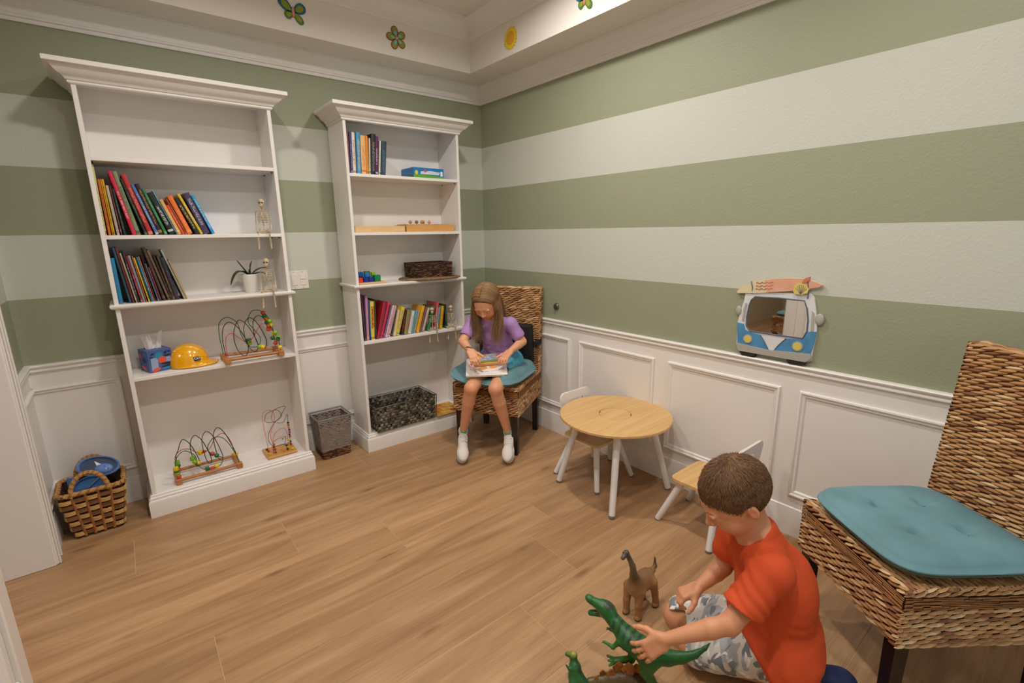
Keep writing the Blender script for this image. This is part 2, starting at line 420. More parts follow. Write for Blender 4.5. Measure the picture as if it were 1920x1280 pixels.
FP = [(0, 0), (0, .006), (.003, .012), (.009, .014), (.013, .011), (.016, .008), (.024, .007), (.028, .003), (.030, 0)]
def pframe(o, u, v, w, h, nrm, closed=True, pts=None):
    o, u, v = Vector(o), Vector(u), Vector(v)
    P = [o, o + u * w, o + u * w + v * h, o + v * h]
    if (P[1] - P[0]).cross(P[2] - P[1]).dot(Vector(nrm)) < 0: P.reverse()
    setp(MB().sweep(FP, P, nrm, True).build('panel_moulding', WHITE, None, smooth=35), kind='structure')
for (y1, y0) in ((-.385, -.975), (-1.06, -1.642), (-1.727, -2.32), (-2.40, -2.99), (-3.07, -3.66), (-3.74, -4.2)):
    pframe((-.006, y0, .198), (0, 1, 0), (0, 0, 1), y1 - y0, .51, (-1, 0, 0))
pframe((-1.9, -.006, .19), (1, 0, 0), (0, 0, 1), .85, .515, (0, -1, 0))
# the far left panel turns the corner: back wall piece and left wall piece are open towards the corner
fl = MB()
fl.sweep(FP, [(XL + .006, -.006, .19), (-2.37, -.006, .19), (-2.37, -.006, .705), (XL + .006, -.006, .705)], (0, -1, 0))
fl.sweep(FP, [(XL + .006, -.006, .705), (XL + .006, -.32, .705), (XL + .006, -.32, .19), (XL + .006, -.006, .19)], (1, 0, 0))
setp(fl.build('panel_moulding', WHITE, None, smooth=35), kind='structure')
for (y1, y0) in ((-1.44, -2.05), (-2.13, -2.74), (-2.82, -3.43)):
    pframe((XL + .006, y0, .198), (0, 1, 0), (0, 0, 1), y1 - y0, .51, (1, 0, 0))
# door casing around the opening end
cs = MB()
cs.rbox((XL - .155, -.462, 0), (XL + .012, -.44, 2.1), .003)
cs.rbox((XL, -.455, 0), (XL + .020, -.362, 2.19), .004).rbox((XL + .02, -.452, 0), (XL + .028, -.43, 2.19), .003).rbox((XL + .02, -.385, 0), (XL + .026, -.365, 2.19), .003)
cs.rbox((XL - .155, DN, 0), (XL + .012, DN + .022, 2.1), .003).rbox((XL, DN - .078, 0), (XL + .020, DN + .015, 2.19), .004).rbox((XL, DN - .078, 2.1), (XL + .020, -.362, 2.19), .004).rbox((XL - .155, DN, 2.078), (XL + .012, -.44, 2.1), .003)
cs.rbox((XL - .16, -.455, 0), (XL - .14, -.36, 2.19), .004)
setp(cs.build('door_1', WHITE, None, smooth=35), kind='structure')
# ------------------------------------------------------------------ plank floor
def plank_mat():
    m = bpy.data.materials.new('oak_look_plank'); m.use_nodes = True; nt = m.node_tree; b = nt.nodes['Principled BSDF']; N = nt.nodes.new; K = nt.links.new
    tc = N('ShaderNodeTexCoord'); oi = N('ShaderNodeObjectInfo'); mp = N('ShaderNodeMapping'); add = N('ShaderNodeVectorMath'); add.operation = 'ADD'
    cm = N('ShaderNodeCombineXYZ'); mu = N('ShaderNodeMath'); mu.operation = 'MULTIPLY'; mu.inputs[1].default_value = 37.0
    K(oi.outputs['Random'], mu.inputs[0]); K(mu.outputs[0], cm.inputs[0]); K(mu.outputs[0], cm.inputs[2]); K(tc.outputs['Object'], add.inputs[0]); K(cm.outputs[0], add.inputs[1])
    mp.inputs['Scale'].default_value = (.55, 6.5, 1); K(add.outputs[0], mp.inputs['Vector'])
    n1 = N('ShaderNodeTexNoise'); n1.inputs['Scale'].default_value = 2.2; n1.inputs['Detail'].default_value = 7; n1.inputs['Distortion'].default_value = 1.1; K(mp.outputs[0], n1.inputs['Vector'])
    mp2 = N('ShaderNodeMapping'); mp2.inputs['Scale'].default_value = (2.0, 55, 1); K(add.outputs[0], mp2.inputs['Vector'])
    n2 = N('ShaderNodeTexNoise'); n2.inputs['Scale'].default_value = 3; n2.inputs['Detail'].default_value = 4; K(mp2.outputs[0], n2.inputs['Vector'])
    cr = N('ShaderNodeValToRGB'); e = cr.color_ramp.elements
    e[0].position = .28; e[0].color = lin((158, 119, 83)); e[1].position = .72; e[1].color = lin((193, 154, 114)); q = e.new(.5); q.color = lin((177, 138, 98))
    K(n1.outputs['Fac'], cr.inputs[0])
    mx = N('ShaderNodeMix'); mx.data_type = 'RGBA'; mx.blend_type = 'MULTIPLY'; mx.inputs['Factor'].default_value = .8
    c2 = N('ShaderNodeValToRGB'); c2.color_ramp.elements[0].position = .3; c2.color_ramp.elements[0].color = (.84, .81, .78, 1); c2.color_ramp.elements[1].position = .6; c2.color_ramp.elements[1].color = (1, 1, 1, 1)
    K(n2.outputs['Fac'], c2.inputs[0]); K(cr.outputs[0], mx.inputs['A']); K(c2.outputs[0], mx.inputs['B'])
    # knots
    mp3 = N('ShaderNodeMapping'); mp3.inputs['Scale'].default_value = (2.2, 7.0, 1); K(add.outputs[0], mp3.inputs['Vector'])
    vo = N('ShaderNodeTexVoronoi'); vo.inputs['Scale'].default_value = .9; K(mp3.outputs[0], vo.inputs['Vector'])
    c3 = N('ShaderNodeValToRGB'); c3.color_ramp.elements[0].position = .03; c3.color_ramp.elements[0].color = (.50, .42, .36, 1); c3.color_ramp.elements[1].position = .13; c3.color_ramp.elements[1].color = (1, 1, 1, 1)
    K(vo.outputs['Distance'], c3.inputs[0]); mx2 = N('ShaderNodeMix'); mx2.data_type = 'RGBA'; mx2.blend_type = 'MULTIPLY'; mx2.inputs['Factor'].default_value = .75
    K(mx.outputs['Result'], mx2.inputs['A']); K(c3.outputs[0], mx2.inputs['B'])
    hs = N('ShaderNodeHueSaturation'); mr = N('ShaderNodeMapRange'); mr.inputs['To Min'].default_value = .93; mr.inputs['To Max'].default_value = 1.06; K(oi.outputs['Random'], mr.inputs['Value']); K(mr.outputs[0], hs.inputs['Value'])
    K(mx2.outputs['Result'], hs.inputs['Color']); K(hs.outputs[0], b.inputs['Base Color']); b.inputs['Roughness'].default_value = .42
    bn = N('ShaderNodeBump'); bn.inputs['Strength'].default_value = .12; bn.inputs['Distance'].default_value = .001; K(n2.outputs['Fac'], bn.inputs['Height']); K(bn.outputs[0], b.inputs['Normal'])
    return m
PLK = plank_mat(); GROUT = M('floor_grout', (205, 172, 138), .8)
floor = setp(MB().box((-6.2, -4.3, -.1), (0, .15, -.0015)).build('floor', GROUT), kind='structure')
JO = {0: -.55, 1: -1.267, 2: -.985, 3: -1.845, 4: -1.45, 5: -.775, 6: -.955, 7: -1.275, 8: -.40, 9: -1.05, 10: -1.6, 11: -.7, 12: -1.3, 13: -.5, 14: -1.1}
PL = 1.447; g = .0011; ytop = .15
rows = [(.0 if False else .15, -.15)] + [(-.15 - .3 * i, -.45 - .3 * i) for i in range(14)]
for ri, (ya, yb) in enumerate(rows):
    yb = max(yb, -4.3)
    if ya <= -4.3: break
    j = JO.get(ri, -1.0)
    while j < 0: j += PL
    x1 = 0.0; xs = [0.0]; x = j - PL
    while x > -6.2: xs.append(x); x -= PL
    xs.append(-6.2)
    for k in range(len(xs) - 1):
        a, b_ = xs[k + 1], xs[k]
        if b_ - a < .02: continue
        cx, cy = (a + b_) / 2, (ya + yb) / 2
        mb = MB().rbox((a + g - cx, yb + g - cy, -.004), (b_ - g - cx, ya - g - cy, 0), .0008)
        o = mb.build('plank', PLK, floor, smooth=30); o.location = (cx, cy, 0)
# recessed can lights
for i, (cx, cy, cp) in enumerate(CANS):
    where = ['left and nearest the bookcases', 'right and nearest the bookcases', 'left and nearest the camera end', 'right and nearest the camera end'][i]
    t = thing('recessed_light', 'round recessed ceiling light, ' + where, 'light', (cx, cy, 2.75), group='recessed ceiling lights')
    MB().lathe([(.095, 2.749), (.097, 2.744), (.085, 2.741), (.072, 2.743), (.072, 2.749)], (cx, cy, 0), 32).build('trim_ring', WHITE, t, smooth=40)
    MB().lathe([(.001, 2.7465), (.072, 2.7465)], (cx, cy, 0), 32).build('lens', M('lamp_lens', (255, 232, 200), .5, emit=3.0), t)
# ------------------------------------------------------------------ ceiling stickers (flat wooden cut-outs on the tray face)
def on_back(a, b, d): return Vector((a, -.27 - d, b))
def on_right(a, b, d): return Vector((-.27 - d, a, b))
def ell_poly(cx, cy, rx, ry, rot, n=20, egg=0):
    out = []
    for k in range(n):
        t = 2 * PI * k / n; x = rx * math.cos(t); y = ry * math.sin(t) * (1 + egg * math.cos(t)); c, s = math.cos(rot), math.sin(rot)
        out.append((cx + x * c - y * s, cy + x * s + y * c))
    return out
TEAL = M('sticker_teal', (20, 105, 135), .5); LIME = M('sticker_lime', (140, 150, 35), .5); LEAF = M('sticker_green', (75, 120, 60), .5)
STRED = M('sticker_brick', (140, 70, 60), .5); STPINK = M('sticker_pink', (225, 140, 130), .5); STSKY = M('sticker_sky', (130, 185, 205), .5); SUNY = M('sticker_sun', (235, 205, 40), .5); SUNO = M('sticker_sun_centre', (222, 165, 40), .5)
def butterfly(label, fn, c, sc, flip=1, group=None):
    t = thing('butterfly_cutout', label, 'decoration', fn(c[0], c[1], .003), group)
    cx, cy = c
    for (dx, dy, rx, ry, ro, mo, mi) in ((-.034, .022, .042, .023, 2.40, TEAL, LIME), (.034, .018, .034, .025, .55, TEAL, LIME), (-.022, -.018, .022, .019, 3.6, LEAF, LIME), (.024, -.026, .034, .017, -.85, LEAF, LIME)):
        dx *= flip; ro = ro if flip == 1 else PI - ro
        w_ = MB().prism(ell_poly(cx + dx * sc, cy + dy * sc, rx * sc, ry * sc, ro, 24, .25), .001, .005, fn).build('wing', mo, t)
        MB().prism(ell_poly(cx + dx * .95 * sc, cy + dy * .95 * sc, rx * .66 * sc, ry * .6 * sc, ro, 20, .25), .005, .0065, fn).build('wing_patch', mi, w_)
    MB().prism(ell_poly(cx, cy - .002 * sc, .006 * sc, .026 * sc, 0, 14), .001, .008, fn).build('body', STPINK, t)
butterfly('teal and lime butterfly cut-out, whole, on the tray face above left bookcase', on_back, (-1.384, 2.552), 1.0)
butterfly('teal butterfly cut-out cut off by the top edge, right of the sun', on_right, (-1.30, 2.55), 1.0, -1)
t = thing('flower_cutout', 'lime five-petal flower cut-out on the tray face left of the corner', 'decoration', on_back(-.799, 2.55, .003))
for k in range(5):
    a = PI / 2 + .25 + k * 2 * PI / 5
    px, py = -.799 + .034 * math.cos(a), 2.55 + .034 * math.sin(a)
    p_ = MB().prism(ell_poly(px, py, .031, .021, a, 22, .2), .001, .005, on_back).build('petal', STRED, t)
    MB().prism(ell_poly(px, py, .026, .016, a, 20, .2), .005, .006, on_back).build('petal_face', LIME, p_)
    MB().prism(ell_poly(-.799 + .026 * math.cos(a), 2.55 + .026 * math.sin(a), .012, .008, a, 14), .006, .007, on_back).build('petal_dots', STSKY, p_)
MB().prism(ell_poly(-.799, 2.55, .009, .009, 0, 14), .001, .008, on_back).build('flower_centre', STPINK, t)
t = thing('sun_cutout', 'yellow sun cut-out with jagged rays right of the corner', 'decoration', on_right(-.705, 2.54, .003))
ray = []
for k in range(44):
    a = 2 * PI * k / 44; r = .063 if k % 2 == 0 else .050; ray.append((-.705 + r * math.cos(a), 2.54 + r * math.sin(a)))
MB().prism(ray, .001, .005, on_right).build('rays', SUNY, t)
MB().prism(ell_poly(-.705, 2.54, .036, .036, 0, 28), .005, .007, on_right).build('sun_centre', SUNO, t)
# light switch, door stop
PLAST = M('switch_plastic', (232, 226, 214), .35)
t = thing('light_switch', 'white double light switch plate between the two bookcases', 'switch', (-1.432, 0, 1.14))
MB().rbox((-1.49, -.006, 1.084), (-1.374, 0, 1.198), .002).build('plate', PLAST, t, smooth=30)
MB().rbox((-1.475, -.010, 1.108), (-1.441, -.004, 1.176), .0015).build('rocker', PLAST, t, smooth=30)
MB().rbox((-1.424, -.009, 1.108), (-1.390, -.004, 1.176), .0015).rbox((-1.420, -.013, 1.146), (-1.394, -.008, 1.150), .001).build('dimmer', PLAST, t, smooth=30)
for x in (-1.458, -1.407):
    for z in (1.19, 1.094): MB().ball((x, -.006, z), .0028, 8, 4).build('screw', M('screw_metal', (150, 145, 138), .4, .8), t, smooth=60)
t = thing('door_stop', 'round dark metal door bumper on the green stripe beside wicker chair', 'door stop', (0, -.835, .912))
TX = frame((0, -.835, .912), (0, 1, 0), (0, 0, 1))
TX = frame((0, -.835, .912), (0, -1, 0), (0, 0, 1))
MB().lathe([(.024, 0), (.024, .004), (.021, .010), (.017, .013)], n=24, T=TX).build('metal_ring', M('bumper_metal', (120, 112, 104), .35, .9), t, smooth=40)
MB().lathe([(.016, .011), (.015, .018), (.009, .021), (.0005, .021)], n=20, T=TX).build('rubber_pad', M('bumper_rubber', (60, 54, 50), .7), t, smooth=40)
# ================================================================== bookcases
def bookcase(label, x0):
    W = .785; x1 = x0 + W; yf = -.27; t = thing('bookcase', label, 'bookcase', (x0 + W / 2, 0, 0), 'tall white bookcases on the back wall')
    for a in (x0, x1 - .018): MB().rbox((a, yf, .1), (a + .018, -.02, 2.10), .0015).build('side_panel', WHITE, t, smooth=30)
    MB().box((x0 + .005, -.026, .1), (x1 - .005, -.018, 2.12)).build('back_panel', WHITE, t)
    for z in (1.767, 1.424, .742):
        s_ = MB().rbox((x0 + .018, yf, z - .018), (x1 - .018, -.026, z), .0015)
        s_.build('shelf', WHITE, t, smooth=30)
    MB().rbox((x0 + .018, yf, .10), (x1 - .018, -.026, .12), .0015).build('shelf', WHITE, t, smooth=30)
    MB().rbox((x0 - .002, yf - .002, 2.095), (x1 + .002, -.02, 2.13), .0015).build('top_board', WHITE, t, smooth=30)
    lg = MB().rbox((x0 + .018, yf, 1.085), (x1 - .018, -.026, 1.105), .0015)
    LP = [(0, 1.083), (.006, 1.083), (.014, 1.088), (.018, 1.094), (.018, 1.101), (.013, 1.105), (0, 1.106), (0, 1.106)]
    P3 = [(x0, -.02, 0), (x0, yf, 0), (x1, yf, 0), (x1, -.02, 0)]
    lg.sweep([(-a, b) for a, b in LP][::-1], P3, (0, 0, 1)); lg.build('shelf_ledge', WHITE, t, smooth=35)
    CP = [(0, 2.055), (.004, 2.055), (.009, 2.060), (.009, 2.068), (.014, 2.070), (.018, 2.077), (.022, 2.082), (.030, 2.086), (.040, 2.094), (.050, 2.106), (.056, 2.114), (.060, 2.116), (.070, 2.118), (.074, 2.121), (.074, 2.137), (.070, 2.140), (0, 2.140)]
    MB().sweep([(-a, b) for a, b in CP][::-1], P3, (0, 0, 1)).build('cornice', WHITE, t, smooth=35)
    MB().box((x0 - .073, yf - .073, 2.134), (x1 + .073, -.02, 2.139)).build('top_board', WHITE, t)
    PP = [(0, .119), (.004, .119), (.008, .116), (.009, .108), (.013, .104), (.014, .097), (.012, .094), (.018, .088), (.020, .080), (.020, 0), (0, 0)]
    MB().sweep([(-a, b) for a, b in PP][::-1], P3, (0, 0, 1)).build('plinth', WHITE, t, smooth=35)
    PM_ = M('shelf_pin_metal', (90, 85, 78), .4, .8)
    for z in (1.742, 1.398, .716):
        for xx in (x0 + .02, x1 - .024):
            for yy in (-.235, -.07): MB().ball((xx + .002, yy, z + .003), .004, 6, 4).build('shelf_pin', PM_, t, smooth=60)
    return t
BC1 = bookcase('tall white bookcase on the left, empty top shelf, hard hat inside', -2.335)
BC2 = bookcase('tall white bookcase nearest the room corner, books on its top shelf', -1.170)

# ================================================================== wicker chairs
def wicker(mb, o, u, v, n, w, h, row=.0145, sl=.044, th=.006, tilt=.22, seed=1, light=1.0):
    o, u, v, n = Vector(o), Vector(u), Vector(v), Vector(n); r = random.Random(seed)
    nr = max(1, int(h / row)); row = h / nr
    for j in range(nr):
        x = -((j * .37) % 1.0) * sl - sl * .5 + r.uniform(-.1, .1) * sl
        while x < w:
            L = sl * r.uniform(.93, 1.08); a = max(x, -.004); b = min(x + L * 1.22, w + .004)
            x += L
            if b - a < .010: continue
            zc = (j + .5) * row; tl = tilt * row * 1.6 * r.uniform(.7, 1.2)
            k = r.random(); c1 = L3((198, 154, 104)) * (1 - k) + L3((160, 112, 68)) * k
            if r.random() < .10: c1 = L3((216, 182, 136))
            if r.random() < .08: c1 = L3((130, 82, 46))
            c = (*[float(q * light) for q in c1], 1)
            hw = row * r.uniform(.42, .50); bul = th * r.uniform(.8, 1.25); lift = r.uniform(0, .0015)
            vs = []; st = ((0, .18), (.25, .85), (.6, 1.0), (.88, .7), (1, .15))
            for (q, s) in st:
                px = a + (b - a) * q; pz = zc + tl * (q - .5) * 2; off = bul * (math.sin(PI * q) ** .7) * .9 + lift
                for (cz, cn) in ((-1, 0), (0, 1), (1, 0)):
                    vs.append(o + u * px + v * (pz + cz * hw * s) + n * (off * (.35 + .65 * cn * s) if cn else off * .15 - .001))
            fs = []
            for i in range(4):
                for kk in range(2): fs.append((i * 3 + kk, (i + 1) * 3 + kk, (i + 1) * 3 + kk + 1, i * 3 + kk + 1))
            mb.add(vs, fs, c)
WICK = MC('water_hyacinth', .62, bump=(260, .35, .001)); WDARK = M('wicker_gap', (74, 44, 24), .9); WLEG = M('dark_walnut_leg', (40, 22, 16), .35, var=(8, .4))
def wicker_chair(label):
    t = thing('wicker_dining_chair', label, 'chair', (0, 0, 0), 'wicker dining chairs')
    w, d = .45, .50
    for (x, y) in ((-.195, .03), (.195, .03), (-.195, d - .035), (.195, d - .035)):
        mb = MB(); q = .021; q0 = .017
        mb.add([(x - q0, y - q0, 0), (x + q0, y - q0, 0), (x + q0, y + q0, 0), (x - q0, y + q0, 0), (x - q, y - q, .30), (x + q, y - q, .30), (x + q, y + q, .30), (x - q, y + q, .30)],
               [(0, 3, 2, 1), (4, 5, 6, 7), (0, 1, 5, 4), (1, 2, 6, 5), (2, 3, 7, 6), (3, 0, 4, 7)])
        mb.build('leg', WLEG, t)
    core = MB().rbox((-w / 2 + .006, .006, .272), (w / 2 - .006, d - .006, .456), .01)
    core.build('seat_core', WDARK, t)
    lean = .045; T = Matrix(((1, 0, 0, 0), (0, 1, lean / .58, -lean / .58 * .46), (0, 0, 1, 0), (0, 0, 0, 1)))
    MB().rbox((-w / 2 + .006, d - .056, .272), (w / 2 - .006, d - .006, .46), .008).rbox((-w / 2 + .006, d - .056, .455), (w / 2 - .006, d - .006, 1.034), .012, T=T).build('back_core', WDARK, t)
    s = MB()
    def around(z0, z1, row, sl, th, sd, tilt=.22, light=1.0):
        wicker(s, (-w / 2, 0, z0), (1, 0, 0), (0, 0, 1), (0, -1, 0), w, z1 - z0, row, sl, th, tilt, sd, light)
        wicker(s, (w / 2, 0, z0), (0, 1, 0), (0, 0, 1), (1, 0, 0), d, z1 - z0, row, sl, th, tilt, sd + 1, light)
        wicker(s, (-w / 2, d, z0), (0, -1, 0), (0, 0, 1), (-1, 0, 0), d, z1 - z0, row, sl, th, tilt, sd + 2, light)
        wicker(s, (w / 2, d, z0), (-1, 0, 0), (0, 0, 1), (0, 1, 0), w, z1 - z0, row, sl, th, tilt, sd + 3, light)
    around(.270, .392, .0128, .044, .0065, 3)
    around(.437, .461, .012, .034, .007, 21, .35)
    wicker(s, (-w / 2, 0, .456), (1, 0, 0), (0, 1, 0), (0, 0, 1), w, d - .05, .0145, .046, .006, .22, 31)
    setp(s.build('seat_weave', WICK, t, smooth=60, colors=True, fixn=False), kind='stuff')
    fb = MB(); rr = random.Random(5)
    for (o, u, n, L) in (((-w / 2, 0, 0), (1, 0, 0), (0, -1, 0), w), ((w / 2, 0, 0), (0, 1, 0), (1, 0, 0), d), ((-w / 2, d, 0), (0, -1, 0), (-1, 0, 0), d), ((w / 2, d, 0), (-1, 0, 0), (0, 1, 0), w)):
        o, u, n = Vector(o), Vector(u), Vector(n)
        for j in range(7):
            z = .396 + j * .0058; x = 0
            while x < L - .004:
                e = min(x + rr.uniform(.02, .03), L); k = rr.uniform(.5, 1); c = L3((168, 110, 52)) * k; hgt = .0022; of = .001 + (.0022 if int(x / .0125 + j) % 2 else 0)
                vs = [o + u * x + n * of + Vector((0, 0, z - hgt)), o + u * e + n * of + Vector((0, 0, z - hgt)), o + u * e + n * (of + .0025) + Vector((0, 0, z)), o + u * x + n * (of + .0025) + Vector((0, 0, z)), o + u * e + n * of + Vector((0, 0, z + hgt)), o + u * x + n * of + Vector((0, 0, z + hgt))]
                fb.add(vs, [(0, 1, 2, 3), (3, 2, 4, 5)], (*map(float, c), 1)); x = e
    setp(fb.build('fine_band', WICK, t, smooth=60, colors=True, fixn=False), kind='stuff')
    b = MB()
    wicker(b, (-w / 2, d, .270), (0, 0, 1), (1, 0, 0), (0, 1, 0), .01, w, .0145, .046, .001)
    k = lean / .58
    def P(x, y, z): return Vector((x, y + k * (z - .46), z))
    vdir = Vector((0, k, 1))
    wicker(b, P(-w / 2, d - .058, .462), (1, 0, 0), vdir, (0, -1, 0), w, 1.035 - .462, .0132, .046, .0065, .22, 41)
    wicker(b, P(w / 2, d, .40), (-1, 0, 0), vdir, (0, 1, 0), w, 1.035 - .40, .0132, .046, .0065, .22, 42)
    wicker(b, P(w / 2, d - .058, .45), (0, 1, 0), vdir, (1, 0, 0), .058, 1.035 - .45, .0132, .046, .0065, .3, 43)
    wicker(b, P(-w / 2, d, .45), (0, -1, 0), vdir, (-1, 0, 0), .058, 1.035 - .45, .0132, .046, .0065, .3, 44)
    wicker(b, P(-w / 2, d - .058, 1.034), (1, 0, 0), (0, 1, 0), (0, 0, 1), w, .058, .0145, .046, .0065, .22, 45)
    setp(b.build('back_weave', WICK, t, smooth=60, colors=True, fixn=False), kind='stuff')
    return t
def place(t, front_mid, ang):   # local -y faces 'ang'
    t.location = front_mid; t.rotation_euler = (0, 0, ang + PI / 2)
chA = wicker_chair('wicker chair in the room corner that the reading girl sits on')
place(chA, (-.590, -.788, 0), math.atan2(-.517, -.856))
chB = dup(chA); setp(chB, 'wicker chair in the right foreground with an empty teal cushion')
place(chB, (-.6275, -2.802, 0), math.atan2(.614, -.79))
chC = dup(chA); setp(chC, 'wicker chair in the hallway, seen only in the van mirror')
place(chC, (-3.32, -1.10, 0), math.atan2(.15, .99))

# cushions
def cushion_mesh(w, d, th, dimples, fn=None, n=44, sup=5.0):
    V = []; F = []
    def prof(a, b):
        m = (abs(a) ** sup + abs(b) ** sup) ** (1 / sup)
        return max(0.0, 1 - m ** 4.5) ** .5
    g = np.linspace(-1, 1, n)
    def pos(a, b, s):
        # superellipse rounding of the corners
        m = max(abs(a), abs(b)); l = (abs(a) ** sup + abs(b) ** sup) ** (1 / sup); q = m / l if l > 1e-6 else 1
        x, y = a * q * w / 2, b * q * d / 2
        h = prof(a * q, b * q) * th / 2
        for (da, db) in dimples:
            r2 = ((a - da) * w / 2) ** 2 + ((b - db) * d / 2) ** 2; h -= th * .34 * math.exp(-r2 / .00035) + th * .10 * math.exp(-r2 / .004)
        h *= 1 + .05 * math.sin(9 * a + 3 * b) * math.sin(7 * b)
        z = s * max(h, 0)
        return (x, y, z + th / 2)
    for s in (1, -1):
        o = len(V)
        for i in range(n):
            for j in range(n): V.append(pos(g[i], g[j], s))
        for i in range(n - 1):
            for j in range(n - 1):
                q = (o + i * n + j, o + (i + 1) * n + j, o + (i + 1) * n + j + 1, o + i * n + j + 1); F.append(q if s == 1 else q[::-1])
    if fn: V = [fn(*v) for v in V]
    return V, F
TEALC = M('teal_cotton', (112, 154, 162), .85, bump=(700, .35, .0006), var=(5, .25))
DIM = [(-.36, -.36), (.36, -.36), (-.36, .36), (.36, .36)]
def seat_cushion(label, chair, dx, dy, rot, w=.45, d=.45, th=.062, fn=None):
    V, F = cushion_mesh(w, d, th, DIM, fn)
    t = setp(MB().add(V, F).build('seat_cushion', TEALC, None, smooth=70), label, 'cushion', 'teal seat cushions')
    bm = bmesh.new(); bm.from_mesh(t.data); bmesh.ops.remove_doubles(bm, verts=bm.verts, dist=.0012); bm.to_mesh(t.data); bm.free()
    T = Matrix.Translation(chair.location) @ Matrix.Rotation(chair.rotation_euler.z, 4, 'Z') @ Matrix.Translation((dx, dy, .461)) @ Matrix.Rotation(rot, 4, 'Z')
    t.matrix_world = T; ORG[t.name] = Vector((0, 0, 0))
    for (a, b) in DIM:
        p_ = (a * w / 2, b * d / 2, th * .5 + th * .19); MB().ball(fn(*p_) if fn else p_, (.006, .006, .002), 8, 4).build('tuft', M('teal_thread', (60, 105, 115), .8), t, smooth=60)
    pp = MB(); pts = []
    for k in range(96):
        q = 2 * PI * k / 96; c, s = math.cos(q), math.sin(q); l = (abs(c) ** 5 + abs(s) ** 5) ** .2; v = (c / l * w / 2 * .995, s / l * d / 2 * .995, th / 2)
        pts.append(fn(*v) if fn else v)
    pp.tube(pts, .0028, 6, closed=True).build('piping', TEALC, t, smooth=60)
    return t
seat_cushion('teal tufted seat cushion lying empty on the right foreground wicker chair', chB, .005, .215, .0, .44, .45, .082)
def sagA(x, y, z):
    e = max(0, -y - .17); f_ = max(0, x - .20)
    lump = .006 * math.sin(26 * x + 1) * math.sin(21 * y + .5)
    sc_ = 1 - .78 * math.exp(-((x / .13) ** 4 + ((y + .03) / .19) ** 4))
    return (x, y, z * sc_ + lump * (z / .098) - e * .40 - max(0, x - .19) * .5 + .012)
seat_cushion('teal seat cushion squashed under the girl on the corner wicker chair', chA, -.005, .175, -.10, .485, .47, .098, sagA)
seat_cushion('teal seat cushion on the hallway wicker chair, seen in the mirror', chC, 0, .22, 0)

# black lumbar pad strapped to the corner chair
BLK = M('black_fabric', (20, 18, 18), .8, bump=(400, .3, .0008))
TA = Matrix.Translation(chA.location) @ Matrix.Rotation(chA.rotation_euler.z, 4, 'Z')
t = thing('lumbar_cushion', 'black back cushion strapped to the corner wicker chair behind the girl', 'cushion', TA @ Vector((0, .40, .52)))
Tp = TA @ Matrix.Translation((0, .400, .655)) @ Matrix.Rotation(.08, 4, 'X')
MB().rbox((-.20, -.03, -.145), (.20, .03, .145), .022, T=Tp, seg=3).build('pad', BLK, t, smooth=50)
st = MB()
st.rbox((-.232, -.012, -.02), (-.205, .10, .02), .002, T=Tp).rbox((.205, -.012, -.02), (.232, .10, .02), .002, T=Tp)
st.rbox((-.232, .095, -.02), (.232, .10, .02), .002, T=Tp)
st.build('strap', BLK, t, smooth=30)

# ================================================================== kids' table and chairs
KW = M('kids_white_paint', (228, 224, 220), .35); BIRCH = M('birch_veneer', (222, 182, 122), .38, var=(3.0, .8, (206, 162, 100)), stretch=(1, 14, 1)); KGR = M('leg_foot_pad', (120, 110, 98), .6)
def klegs(t, pts, r0=.0175, r1=.0145):
    for (a, b) in pts:
        a, b = Vector(a), Vector(b); l = MB().tube([a, a.lerp(b, .97)], [r0, r1], 16).build('leg', KW, t, smooth=50)
        MB().tube([a.lerp(b, .965), b], [r1 * .98, r1 * .92], 16).build('foot_pad', KGR, l, smooth=50)
tc_ = (-.292, -1.600); TZ = .435; TR = .303
t = thing('kids_table', 'round birch-topped kids table with white legs beside the panelled wall', 'table', (tc_[0], tc_[1], 0))
tp = MB()
tp.lathe([(.088, TZ - .016), (TR - .003, TZ - .016), (TR, TZ - .013), (TR, TZ - .003), (TR - .003, TZ), (.0885, TZ), (.088, TZ - .016)], (tc_[0], tc_[1], 0), 72)
tp.build('table_top', BIRCH, t, smooth=30)
lid = MB().lathe([(.0005, TZ - .014), (.0862, TZ - .014), (.0862, TZ - .0005), (.0005, TZ - .0003)], (tc_[0], tc_[1], 0), 48).build('storage_lid', BIRCH, t, smooth=30)
sl_ = MB()
for a in (2.2, 2.2 + PI):
    pts = [(tc_[0] + .083 * math.cos(a + q), tc_[1] + .083 * math.sin(a + q), TZ + .0004) for q in np.linspace(-.16, .16, 7)]
    sl_.tube(pts, [.0005, .0011, .0016, .0018, .0016, .0011, .0005], 6)
sl_.build('finger_slot', M('slot_shadow_gap', (60, 40, 25), .9), lid)
MB().lathe([(.0005, TZ - .09), (.10, TZ - .088), (.115, TZ - .017), (.11, TZ - .017)], (tc_[0], tc_[1], 0), 32).build('storage_bag', M('white_net', (225, 222, 216), .8), t, smooth=40)
klegs(t, [((-.43, -1.73, TZ - .014), (-.548, -1.806, 0)), ((-.16, -1.735, TZ - .014), (-.090, -1.828, 0)), ((-.425, -1.465, TZ - .014), (-.496, -1.372, 0)), ((-.165, -1.47, TZ - .014), (-.052, -1.385, 0))], .019, .0165)
for (a, b) in (((-.43, -1.73), (-.16, -1.735)), ((-.425, -1.465), (-.165, -1.47)), ((-.43, -1.73), (-.425, -1.465)), ((-.16, -1.735), (-.165, -1.47))):
    MB().rbox((min(a[0], b[0]) - .01, min(a[1], b[1]) - .01, TZ - .05), (max(a[0], b[0]) + .01, max(a[1], b[1]) + .01, TZ - .016), .003).build('apron', KW, t)
